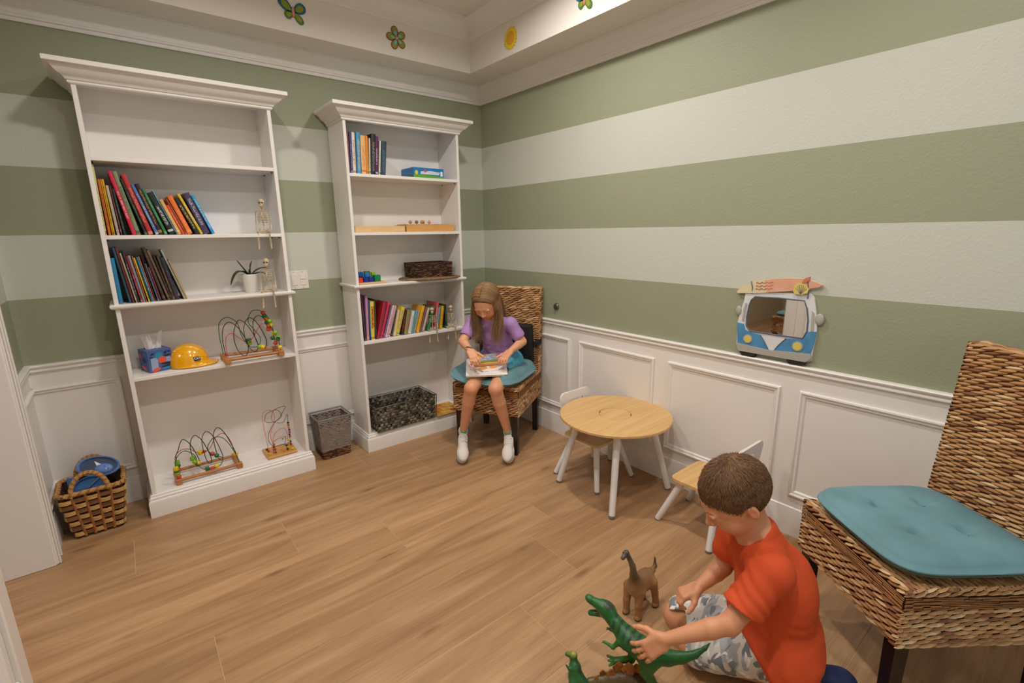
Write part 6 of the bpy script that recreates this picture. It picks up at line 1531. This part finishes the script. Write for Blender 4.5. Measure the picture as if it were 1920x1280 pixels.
gh1 = hand(S, gWR, nv(Vector((-.700, -.872, .640)) - gWR), Vector((-.4, -.1, .9)), nv(Vector((.75, -.35, .1))), .135, (.45, .50, .55, .60), .10, .0072, (.8, .10))
gh2 = hand(S, gWL, nv(Vector((-.585, -.926, .628)) - gWL), Vector((-.2, -.3, .9)), nv(Vector((-.10, .95, .1))), .135, (.45, .50, .55, .60), .10, .0072, (.8, .10))
gch = [(gP(q * .2, -.16, .30), .034, (225, 140, 115), .5) for q in (-1, 1)] + [(gP(0, -.26, .38), .020, (205, 110, 100), .8)] + [(p, .014, (230, 150, 125), .6) for p in gh1 + gh2] + [(k, .06, (214, 128, 100), .5) for k in (gKR + GF * .03, gKL + GF * .03)]
sobj('body', S, SKIN, girl, skincol((220, 158, 120), None, gch), relax=1)
face_bits(girl, gP, gA, gs_, M('girl_brow', (176, 124, 90), .7))
MB().tube([gWR + (gER - gWR) * .10 + v for v in [(GR * math.cos(q) * .0235 + nv((gER - gWR).cross(GR)) * math.sin(q) * .0235) for q in np.linspace(0, 2 * PI, 24, endpoint=False)]], .003, 6, closed=True).build('bracelet', M('dark_bracelet', (35, 28, 28), .5), girl, smooth=60)
# hair
ghr, ghu, ghf = gA; hc_ = gP(0, .12, -.07); hrad = (.382 * gs_, .394 * gs_, .450 * gs_)
Hh = SDF((-.70, -.92, .86), (-.36, -.60, 1.13), .003); Hh.ell(hc_, hrad, gA, k=0); hw2 = wav(5, 150); Hh.disp(lambda X, Y, Z: .001 * hw2(X, Y, Z))
Hh.ell(gP(0, -.20, .42), (.47 * gs_, .53 * gs_, .42 * gs_), gA, k=.003, op='s'); Hh.cut(gP(0, -.42, 0), -ghu, .006)
sobj('hair_cap', Hh, MC('hair_base', .6), girl, lambda V: np.tile(L3((112, 82, 54)), (len(V), 1)), relax=0)
paths = []; rg = random.Random(8)
def surf(a, b, k=1.0):   # a: azimuth from crown towards side s, b: fore-aft position -1..1 ; point on the scalp ellipsoid
    ca, sa = math.cos(a), math.sin(a); fb = b; m = math.sqrt(max(0, 1 - fb * fb)); return hc_ + ghr * (hrad[0] * sa * m * k) + ghu * (hrad[1] * ca * m * k) + ghf * (hrad[2] * fb * k)
for s in (-1, 1):
    for i in range(1000):
        v = rg.random(); b0 = .80 - 1.70 * v; b0 += rg.uniform(-.03, .03); lay = rg.uniform(1.0, 1.055)
        # from the part over the side of the head, sweeping back a little
        P = [surf(s * a, b0 - .20 * (a / 1.6) * (1 if v < .5 else .3), lay + (.03 if a > 1 else 0)) for a in np.linspace(.015, 1.62, 7)]
        e = P[-1]
        front = v < .62
        if front:
            tgt = gNK + GR * (-s * 0) + (GR if ghr.dot(GR) * s > 0 else -GR) * rg.uniform(.045, .105) + GF * rg.uniform(.055, .105)
            tip = tgt + GF * rg.uniform(.0, .03) + (GR if ghr.dot(GR) * s > 0 else -GR) * rg.uniform(-.015, .01); tip.z = .80 - .09 * rg.random() ** 1.6; tip += Vector((rg.gauss(0, .006), rg.gauss(0, .006), 0)); tgt.z = rg.uniform(.86, .885)
            mid = e.lerp(tgt, .5) + (ghr * s) * .008
            P += [mid, tgt, tgt.lerp(tip, .5) + GF * .006 + Vector((rg.uniform(-.004, .004), rg.uniform(-.004, .004), 0)), tip]
        else:
            tgt = gNK - GF * rg.uniform(.03, .07) + (GR if ghr.dot(GR) * s > 0 else -GR) * rg.uniform(.0, .08); tgt.z = rg.uniform(.87, .90); tip = tgt - GF * .02; tip.z = rg.uniform(.74, .80)
            P += [e.lerp(tgt, .5) - GF * .01, tgt, tip]
        paths.append(spline(P, 2))
GHC = lambda rr: (lambda k: tuple(L3((178, 138, 94)) * (1 - k) + L3((122, 88, 58)) * k))(rr.random())
strand_mesh('hair', paths, HAIRM, girl, .00115, 3, GHC)
# t-shirt, shorts
SG = SDF((-.74, -1.00, .50), (-.22, -.50, .95), .0034)
SG.chain([gNK - UZ * .025, gCH, gPE + UZ * .02], [.056, .094, .104], k=.03); SG.cap(gSR, gSL, .040, .040, k=.03)
SG.chain([gSR, gSR.lerp(gER, .62)], [.040, .043], k=.02); SG.chain([gSL, gSL.lerp(gEL, .62)], [.040, .043], k=.02)
SG.ell(gPE + GF * .03 + UZ * .03, (.10, .12, .07), (GF, GR, UZ), k=.03)
w4, w5 = wav(31, 80, 5), wav(32, 36, 4)
SG.disp(lambda X, Y, Z: .0020 * w4(X, Y, Z) + .0022 * w5(X, Y, Z) + .0040 * np.sin((Z * .9 + (X - Y) * .35) * 120 + 4 * w5(X, Y, Z)) * np.exp(-((Z - .66) / .06) ** 2))
SG.cap(gNK + UZ * .09 + GF * .02, gNK - UZ * .004 + GF * .012, .062, .047, k=.006, op='s')
for sh, el in ((gSR, gER), (gSL, gEL)): SG.cap(sh.lerp(el, .57), sh.lerp(el, 1.1), .0345, .0365, k=.003, op='s')
SG.cut(gPE - UZ * .035, -UZ, .004)
sobj('t_shirt', SG, M('lilac_jersey', (172, 132, 190), .85, bump=(900, .25, .0005)), girl, relax=1)
SS = SDF((-.62, -.90, .47), (-.24, -.52, .70), .0036)
for hp, kn in ((gHR, gKR), (gHL, gKL)): SS.chain([hp, hp.lerp(kn, .42)], [.090, .083], k=.02)
SS.cap(gHR, gHL, .086, .086, k=.02); w6 = wav(41, 70, 5); SS.disp(lambda X, Y, Z: .002 * w6(X, Y, Z))
for hp, kn in ((gHR, gKR), (gHL, gKL)): SS.cap(hp.lerp(kn, .36), hp.lerp(kn, .9), .0655, .068, k=.003, op='s')
sobj('shorts', SS, M('blue_print_shorts', (64, 160, 196), .8, var=(60, .6, (120, 195, 215)), bump=(300, .3, .001)), girl, relax=1)
# socks, shoes
SHW = M('shoe_white_mesh', (222, 214, 208), .75, bump=(260, .4, .0008)); SHS = M('shoe_sole', (214, 208, 200), .6); SHB = M('shoe_blue_heel', (24, 150, 190), .25, coat=.4); LAC = M('shoe_lace', (236, 232, 228), .8)
def shoe(an, toe, kn):
    t = toe; f = nv(t - an); ax = nv(kn - an); s = nv(f.cross(ax)); n = nv(s.cross(f)); A = (f, s, n)
    hl = an - n * .062 - f * .035; ball = toe - f * .045 + UZ * 0; lo = [min(a, b, c) - .07 for a, b, c in zip(an, toe, hl)]; hi = [max(a, b, c) + .06 for a, b, c in zip(an, toe, hl)]
    S = SDF(lo, hi, .0026)
    S.ell(toe - f * .05 + n * .012, (.058, .036, .028), A, k=.01); S.chain([an - n * .035 - f * .006, an - n * .035 + f * .05, toe - f * .065 + n * .010], [.033, .033, .029], k=.02); S.cap(an - n * .040 - f * .01, an + n * .006 - f * .004, .033, .031, k=.012)
    S.cap(an + n * .06, an - n * .012, .026, .0255, k=.003, op='s')
    S.cut(toe - f * .05 - n * .016, -n * 1 , .004)
    o = sobj('shoe', S, SHW, girl, relax=1)
    sole = MB(); pr_ = []
    pr_ = [(-.045, 0)] + [(-.045 + .03 - .03 * math.cos(q), .030 * math.sin(q)) for q in np.linspace(.3, PI / 2, 4)] + [(.05, .030), (.09, .036), (.125, .034)] + [(.125 + .045 * math.sin(q), .034 * math.cos(q)) for q in np.linspace(.3, PI / 2, 5)]
    o0 = an - n * 0; base = toe - f * .170 - n * .020
    pr_ = pr_ + [(a, -b) for a, b in pr_[::-1][1:-1]]
    k_ = ((toe - base).dot(f)) / .170
    sole.prism(pr_, -.006, .010, lambda a, b, d: base + f * (a * k_) + s * b + n * d)
    sole.build('sole', SHS, o, smooth=40)
    hb = SDF(lo, hi, .0028); hb.ell(an - n * .034 - f * .036 - GR * .010, (.026, .036, .052), A, k=.01); hb.cap(an - n * .058 - f * .038, an - n * .058 + f * .03, .016, .010, k=.01); sobj('heel_cushion', hb, SHB, o, relax=1)
    lc = MB()
    for i in range(5):
        xf = .034 + i * .015; c = an + f * xf + n * (-.001 + .041 * (xf + .006) / .111); lc.tube([c + s * .020 - n * .009, c + s * .011 - n * .001, c + n * .0015, c - s * .011 - n * .001, c - s * .020 - n * .009], .0026, 6)
    lc.tube([an - n * .004 + f * .034 + s * .004, an + f * .045 + s * .02 + n * .006, an - n * .016 + f * .050 + s * .028], .002, 6).tube([an - n * .004 + f * .034 - s * .004, an + f * .045 - s * .02 + n * .006, an - n * .018 + f * .052 - s * .027], .002, 6)
    lc.build('laces', LAC, o, smooth=60)
    sk = SDF(lo, [h + .03 for h in hi], .0026); sk.cap(an - n * .02, an + ax * .028, .0285, .0275, k=.004); sk.cut(an + ax * .022, ax, .002); sobj('sock', sk, M('green_sock', (130, 178, 132), .85), girl, relax=0)
    return o, f, s, n
oR = shoe(gAR, Vector((-.812, -.845, .030)), gKR); oL = shoe(gAL, Vector((-.600, -1.030, .030)), gKL)
# swoosh mark on the outer side of the left shoe
o, f, s, n = oL; sd = -s if s.dot(GR) > 0 else s
sw = []
for q in np.linspace(0, 1, 12): sw.append((-.028 + .075 * q, .018 * (1 - q) ** 2 * 1.2 - .008 * math.sin(PI * q)))
for q in np.linspace(1, 0, 12)[1:-1]: sw.append((-.028 + .075 * q, .018 * (1 - q) ** 2 * 1.2 - .008 * math.sin(PI * q) - .009 * math.sin(PI * min(1, q * 1.1)) ** .8 * (1 - q) - .001))
MB().prism(sw, .0335, .0352, lambda a, b, d: gAL - n * .036 + f * (a + .02) + n * b + sd * d).build('side_mark', M('mark_black', (30, 30, 40), .5), o)
# ---------------------------------------------------------------- picture book and puzzle on her lap
bk0 = Vector((-.730, -.792, .545)); bk1 = Vector((-.520, -.938, .545))      # near edge, left and right in the picture
bx_ = nv(bk1 - bk0); back = nv(Vector((-bx_.y, bx_.x, 0)))
if back.dot(GF) > 0: back = -back
by_ = nv(back * .95 + UZ * .30); bn_ = nv(bx_.cross(by_)); bn_ = bn_ if bn_.z > 0 else -bn_
t = thing('picture_book', 'large white picture book with pink title lying on the girl’s lap'.replace('’', "'"), 'book', bk0)
Tb = Matrix(((bx_.x, by_.x, bn_.x, bk0.x), (bx_.y, by_.y, bn_.y, bk0.y), (bx_.z, by_.z, bn_.z, bk0.z), (0, 0, 0, 1)))
BW, BD = .256, .235
PBW = M('picture_book_white', (236, 230, 224), .35)
MB().rbox((0, 0, 0), (BW, BD, .0022), .0006, T=Tb).rbox((0, 0, .0092), (BW, BD, .0114), .0006, T=Tb).rbox((-.001, 0, 0), (.0015, BD, .0114), .0006, T=Tb).build('cover', PBW, t, smooth=30)
MB().box((.003, .003, .0022), (BW - .003, BD - .003, .0092), T=Tb).build('pages', PAGES, t)
def bkf(a, b, d): return Tb @ Vector((a, b, .0114 + d))
MB().prism(ell_poly(.055, .115, .038, .032, .2, 24), .0001, .0004, bkf).build('print_pink', M('print_pink', (238, 190, 195), .4), t)
MB().prism(ell_poly(.105, .078, .030, .016, .15, 24), .0002, .0006, bkf).build('print_bear', M('print_amber', (232, 158, 66), .4), t)
MB().prism(ell_poly(.168, .088, .024, .014, 0, 24), .0002, .0006, bkf).build('print_bear', MATS['print_amber'], t)
MB().prism([(.004, .200), (.03, .205), (.03, .215), (.004, .212)], .0001, .0004, bkf).build('print_stripe', M('print_rose', (214, 90, 100), .4), t)
TT_ = 'Wherever You Go Today'; PT = M('print_title', (206, 104, 128), .4); cx_ = BW / 2
for i, ch in enumerate(TT_):
    if ch == ' ': continue
    q = (i - (len(TT_) - 1) / 2) / ((len(TT_) - 1) / 2); a = cx_ - q * .102; b_ = .040 + .026 * q * q
    Tt = Tb @ Matrix.Translation((a, b_, .0116)) @ Matrix.Rotation(PI - q * .42, 4, 'Z')
    text_mesh('title_letter', ch, .019, .0002, Tt, PT, t)
text_mesh('author_line', 'a picture book', .0085, .0002, Tb @ Matrix.Translation((cx_ + .02, .018, .0116)) @ Matrix.Rotation(PI, 4, 'Z'), M('print_grey', (170, 165, 160), .4), t, spacing=1.3) if False else None
pz = thing('block_puzzle', 'small wooden picture puzzle box held in both of the girl’s hands'.replace('’', "'"), 'puzzle', HB)
pc = Tb @ Vector((BW * .50, .150, .030)); Tz = Matrix.Translation(pc) @ Tb.to_3x3().to_4x4() @ Matrix.Rotation(.04, 4, 'X') @ Matrix.Rotation(.10, 4, 'Z')
pw, pd_ = .148, .105
MB().rbox((-pw / 2, -pd_ / 2, -.012), (pw / 2, pd_ / 2, .008), .002, T=Tz).build('wooden_frame', M('puzzle_wood', (224, 172, 110), .5), pz, smooth=30)
PZC = {'y': M('puzzle_yellow', (222, 180, 62), .4, var=(60, .5, (190, 130, 40))), 'b': M('puzzle_blue', (140, 150, 190), .4, var=(50, .7, (190, 200, 215))), 'g': M('puzzle_green', (150, 150, 40), .4, var=(60, .6, (110, 120, 35))), 'o': M('puzzle_orange', (222, 140, 50), .4, var=(60, .5, (240, 200, 90))), 'p': M('puzzle_pale', (196, 206, 212), .4, var=(40, .4))}
lay = ['gggg', 'ybbb', 'ybbp', 'yopp']
for j, rw in enumerate(lay):
    for i, ch in enumerate(rw):
        a0, b0 = -pw / 2 + .006 + i * (pw - .012) / 4, -pd_ / 2 + .006 + j * (pd_ - .012) / 4
        MB().rbox((a0 + .0006, b0 + .0006, .006), (a0 + (pw - .012) / 4 - .0006, b0 + (pd_ - .012) / 4 - .0006, .0105), .0008, T=Tz).build('puzzle_block', PZC[ch], pz)
# ================================================================== toy dinosaurs
DINO = MC('painted_rubber', .38, bump=(420, .5, .0012))
def teeth(t, pts, n, L, parent, r=.0012):
    mb = MB()
    for p in pts: mb.tube([p, p + Vector(n) * L], [r, r * .2], 5)
    mb.build('teeth', M('toy_teeth', (225, 220, 200), .4), parent)
# tyrannosaur in the boy's hand
trex = thing('toy_dinosaur', 'green striped toy tyrannosaur with open mouth held in the boy’s hand'.replace('’', "'"), 'toy', (-1.215, -2.47, .1))
S = SDF((-1.36, -2.66, .002), (-1.02, -2.24, .30), .0024)
hd = Vector((-1.238, -2.345, .226)); nk = Vector((-1.234, -2.385, .204)); ch = Vector((-1.228, -2.425, .176)); hp = Vector((-1.212, -2.488, .160)); sf = nv(Vector((-.42, .86, .16))); up = nv(Vector((.05, -.12, 1)))
sd = nv(sf.cross(up)); up = sd.cross(sf)
S.chain([hp, ch, nk, hd], [.036, .034, .023, .021], k=.022)
S.chain([hp, Vector((-1.1886, -2.540, .170)), Vector((-1.165, -2.574, .180)), Vector((-1.1415, -2.600, .196)), Vector((-1.118, -2.617, .216)), Vector((-1.1055, -2.624, .2316))], [.034, .0235, .0165, .0105, .0055, .0022], k=.014)
S.ell(hd + up * .008, (.030, .024, .024), (sf, sd, up), k=.012)
# upper jaw and lower jaw
S.cap(hd + sf * .006 + up * .012, hd + sf * .054 + up * .014, .019, .0125, k=.010); S.ell(hd + sf * .060 + up * .018, (.014, .013, .011), (sf, sd, up), k=.006)
S.cap(hd - up * .010, hd + sf * .046 - up * .034, .013, .0092, k=.007)
for q in (-1, 1):
    S.ell(hd + sf * .016 + sd * (q * .015) + up * .020, (.009, .004, .005), (sf, sd, up), k=.004)
    # arms
    a = ch + sf * .022 + sd * (q * .024) - up * .006; e = a + sf * .012 - up * .024 + sd * (q * .004); h_ = e + sf * .026 + up * .004
    S.chain([a, e, h_], [.0095, .006, .0045], k=.006)
    for z_ in (-1, 1): S.cap(h_, h_ + sf * .010 + sd * (z_ * .004) - up * .004, .003, .0018, k=.002)
fwd2 = nv(Vector((-.42, .86, 0)))
# left leg planted, right leg raised forward
kl = hp + Vector((-.020, -.012, -.048)); al = Vector((-1.205, -2.520, .050)); fl2 = Vector((-1.222, -2.500, .010))
S.chain([hp + Vector((-.012, -.016, -.010)), kl, al, fl2], [.030, .018, .011, .010], k=.012)
for q in (-1, 0, 1): S.cap(fl2, fl2 + fwd2 * .030 + Vector((fwd2.y, -fwd2.x, 0)) * (q * .012), .0085, .004, k=.004)
kr = hp + Vector((.000, .050, -.034)); ar = kr + Vector((-.004, .004, -.030)); fr2 = ar + Vector((-.034, .030, -.006))
S.chain([hp + Vector((.008, .018, -.008)), kr, ar, fr2], [.030, .018, .011, .010], k=.012)
for q in (-1, 0, 1): S.cap(fr2, fr2 + Vector((-.022, .016, .001)) + Vector((.012, .014, 0)) * q, .0075, .0035, k=.004)
wt = wav(51, 260, 8); S.disp(lambda X, Y, Z: .0007 * wt(X, Y, Z))
ax0 = np.array(hp); axd = np.array(nv(hd - hp)); wst = wav(52, 55, 4)
def trc(V):
    t_ = (V - ax0) @ axd; h = (V - ax0) @ np.array(up) - t_ * .12
    G = L3((30, 98, 40)); Lt = L3((72, 122, 46)); D = L3((24, 44, 40)); c = np.tile(G, (len(V), 1))
    n_ = wst(V[:, 0], V[:, 1], V[:, 2]); st_ = np.sin(t_ * 330 + 3 * n_)
    m = np.clip((st_ - .1) * 3, 0, 1) * np.clip((h - .002) / .014, 0, 1) * (t_ > -.02) * (t_ < .135); m = m[:, None] * .85
    be = np.clip((-.010 - h) / .02, 0, 1)[:, None] * .6 * (t_ > -.02)[:, None]; c = c * (1 - be) + Lt * be; c = c * (1 - m) + D * m
    hm = (np.linalg.norm(V - np.array(hd + up * .020 - sf * .002), axis=1) < .020)[:, None] * .75; c = c * (1 - hm) + L3((52, 50, 52)) * hm
    tail = np.clip((-t_ - .05) / .1, 0, 1)[:, None] * .5; c = c * (1 - tail) + L3((24, 80, 36)) * tail
    mo = (np.linalg.norm(V - np.array(hd + sf * .024 - up * .008), axis=1) < .016)[:, None] * .6; c = c * (1 - mo) + L3((70, 20, 20)) * mo
    return c
sobj('dinosaur_body', S, DINO, trex, trc, relax=0)
teeth(trex, [hd + sf * (.022 + .006 * i) + sd * (q * (.010 - .0006 * i)) - up * .001 for i in range(6) for q in (-1, 1)], -up, .006, trex)
teeth(trex, [hd + sf * (.016 + .005 * i) + sd * (q * .0078) - up * (.010 + .003 * i) for i in range(5) for q in (-1, 1)], up, .005, trex)
ey = MB()
for q in (-1, 1): ey.ball(hd + sf * .016 + sd * (q * .0180) + up * .0165, .0028, 10, 6)
ey.build('eye', M('toy_eye', (190, 110, 20), .2), trex, smooth=60)
# brachiosaur
br = thing('toy_dinosaur', 'brown long-necked toy dinosaur standing on the floor in front of the boy', 'toy', (-.92, -2.25, 0))
S = SDF((-1.06, -2.38, .001), (-.82, -2.17, .29), .0024)
bd_ = Vector((-.935, -2.262, .120)); fb_ = nv(Vector((-.93, -.10, 0))); sb_ = Vector((-fb_.y, fb_.x, 0))
S.ell(bd_, (.058, .032, .035), (fb_, sb_, UZ), k=0); S.ell(bd_ + fb_ * .040 + UZ * .008, (.034, .031, .040), (fb_, sb_, UZ), k=.02); S.ell(bd_ - fb_ * .030 - UZ * .004, (.035, .034, .036), (fb_, sb_, UZ), k=.02)
n0 = bd_ + fb_ * .045 + UZ * .020; hdB = Vector((-1.022, -2.252, .280))
S.chain([n0, n0 + fb_ * .012 + UZ * .045, n0 + fb_ * .024 + UZ * .090, hdB + UZ * .002 - fb_ * .004], [.023, .0145, .0105, .0080], k=.015)
S.cap(hdB, hdB + fb_ * .020 - UZ * .008, .0105, .0075, k=.006); S.ell(hdB + UZ * .008, (.010, .007, .006), (fb_, sb_, UZ), k=.005)
S.chain([bd_ - fb_ * .050 + UZ * .010, bd_ - fb_ * .080 + UZ * .006, bd_ - fb_ * .104 + UZ * .012, bd_ - fb_ * .118 + UZ * .040 + sb_ * -.01], [.022, .012, .007, .003], k=.012)
for (a, b_, ft) in ((.040, .024, Vector((-.985, -2.238, .008))), (.040, -.024, Vector((-.978, -2.288, .008))), (-.036, .024, Vector((-.878, -2.232, .008))), (-.036, -.024, Vector((-.872, -2.290, .008)))):
    tp_ = bd_ + fb_ * a + sb_ * (-b_) * 1 ; tp_ = Vector((tp_.x, bd_.y + (.024 if ft.y > -2.262 else -.024), tp_.z - .005)); md = tp_.lerp(ft, .5) + fb_ * (.006 if a > 0 else -.006)
    S.chain([tp_, md, ft + UZ * .006], [.020, .0130, .0130], k=.010); S.cap(ft, ft + fb_ * .008, .0135, .0120, k=.004)
S.cut((0, 0, .002), (0, 0, -1)); wt = wav(61, 220, 8); S.disp(lambda X, Y, Z: .0007 * wt(X, Y, Z))
def brc(V):
    z_ = V[:, 2]; k = np.clip((z_ - .125) / .05, 0, 1)[:, None]; c = L3((160, 116, 74)) * (1 - k) + L3((98, 70, 48)) * k
    n_ = np.clip((z_ - .165) / .05, 0, 1)[:, None]; c = c * (1 - n_) + L3((104, 96, 66)) * n_
    h_ = np.clip((z_ - .245) / .02, 0, 1)[:, None]; c = c * (1 - h_) + L3((84, 78, 68)) * h_
    tl = np.clip((V[:, 0] + .86) / .03, 0, 1)[:, None] * (z_ > .1)[:, None]; c = c * (1 - tl) + L3((62, 42, 34)) * tl
    ft = np.clip((.010 - z_) / .004, 0, 1)[:, None]; return c * (1 - ft) + L3((48, 32, 26)) * ft
sobj('dinosaur_body', S, DINO, br, brc, relax=0)
ey = MB()
for q in (-1, 1): ey.ball(hdB + fb_ * .006 + sb_ * (q * .0098) + UZ * .003, .0018, 8, 5)
ey.build('eye', M('toy_eye_dark', (25, 20, 18), .2), br, smooth=60)
# small upright green dinosaur at the bottom edge
gd = thing('toy_dinosaur', 'small upright green toy dinosaur seen from behind at the bottom edge', 'toy', (-1.37, -2.33, 0))
S = SDF((-1.47, -2.44, .001), (-1.29, -2.24, .135), .0022)
g0 = Vector((-1.365, -2.335, .050)); gt = Vector((-1.358, -2.318, .112)); ga_ = nv(Vector((-.45, .85, 0))); gsd = Vector((ga_.y, -ga_.x, 0))
S.chain([g0, g0 + Vector((.003, .006, .030)), gt - UZ * .012, gt], [.024, .018, .0105, .0115], k=.014); S.cap(gt, gt + ga_ * .020 - UZ * .003, .0105, .007, k=.006)
S.chain([g0 - ga_ * .012, g0 - ga_ * .045 - UZ * .020, g0 - ga_ * .075 - UZ * .034], [.016, .009, .004], k=.012)
for q in (-1, 1):
    S.chain([g0 + gsd * (q * .018) - UZ * .006, g0 + gsd * (q * .022) - UZ * .026 + ga_ * .008, g0 + gsd * (q * .022) - UZ * .043 + ga_ * .004], [.014, .010, .008], k=.008); S.cap(g0 + gsd * (q * .022) - UZ * .043, g0 + gsd * (q * .024) - UZ * .044 + ga_ * .020, .0065, .005, k=.004)
    S.chain([gt + gsd * (q * .016) - UZ * .034, gt + gsd * (q * .025) - UZ * .030 + ga_ * .006, gt + gsd * (q * .026) - UZ * .018 + ga_ * .016], [.006, .0045, .003], k=.004)
S.cut((0, 0, .0015), (0, 0, -1)); S.disp(lambda X, Y, Z: .0007 * wt(X, Y, Z))
def gdc(V):
    c = np.tile(L3((40, 100, 48)), (len(V), 1)); k = (np.abs((V - np.array(g0)) @ np.array(gsd)) < .008)[:, None] * ((V - np.array(g0)) @ np.array(ga_) < .002)[:, None] * .6; c = c * (1 - k) + L3((24, 48, 44)) * k
    h_ = np.clip((V[:, 2] - .112) / .012, 0, 1)[:, None]; return c * (1 - h_) + L3((150, 150, 60)) * h_
sobj('dinosaur_body', S, DINO, gd, gdc, relax=0)
# stegosaur
sg = thing('toy_dinosaur', 'brown toy stegosaur with orange-tipped back plates at the bottom edge', 'toy', (-1.25, -2.42, 0))
S = SDF((-1.42, -2.56, .001), (-1.13, -2.30, .10), .0024)
s0 = Vector((-1.335, -2.368, .030)); s1_ = Vector((-1.185, -2.490, .030)); sdv = nv(s1_ - s0); ssd = Vector((-sdv.y, sdv.x, 0)); bodyc = s0.lerp(s1_, .55) + UZ * .014
S.ell(bodyc, (.056, .026, .030), (sdv, ssd, UZ), k=0); S.chain([bodyc - sdv * .045 , s0 + UZ * .008, s0 - sdv * .030 + UZ * .004], [.020, .010, .004], k=.014); S.chain([bodyc + sdv * .04 - UZ * .004, s1_ + UZ * .000, s1_ + sdv * .020 - UZ * .008], [.018, .010, .008], k=.012)
for a in (-.032, .034):
    for q in (-1, 1): S.chain([bodyc + sdv * a + ssd * (q * .016) - UZ * .008, bodyc + sdv * a + ssd * (q * .020) - UZ * .036], [.013, .0095], k=.008)
S.cut((0, 0, .0015), (0, 0, -1)); S.disp(lambda X, Y, Z: .0007 * wt(X, Y, Z))
sobj('dinosaur_body', S, DINO, sg, lambda V: L3((104, 98, 50)) * np.clip((.07 - V[:, 2:3]) / .05, 0, 1) + L3((84, 58, 34)) * (1 - np.clip((.07 - V[:, 2:3]) / .05, 0, 1)), relax=0)
PLT = M('plate_brown', (120, 62, 30), .45, var=(60, .6, (196, 128, 40)))
for i, (q, h_) in enumerate(((-.088, .014), (-.066, .020), (-.042, .028), (-.016, .040), (.012, .046), (.040, .036), (.064, .022))):
    b0 = bodyc + sdv * q + ssd * (.005 if i % 2 else -.005) + UZ * (.026 - abs(q) * .22); w_ = h_ * .52
    pr_ = [(-w_ * .5, -.006), (-w_ * .95, h_ * .45), (-w_ * .35, h_ * .88), (0, h_), (w_ * .45, h_ * .85), (w_ * .95, h_ * .42), (w_ * .5, -.006)]
    MB().prism(pr_, -.0022, .0022, lambda a, b, d: b0 + sdv * a + UZ * b + ssd * d).build('back_plate', PLT, sg, smooth=30)
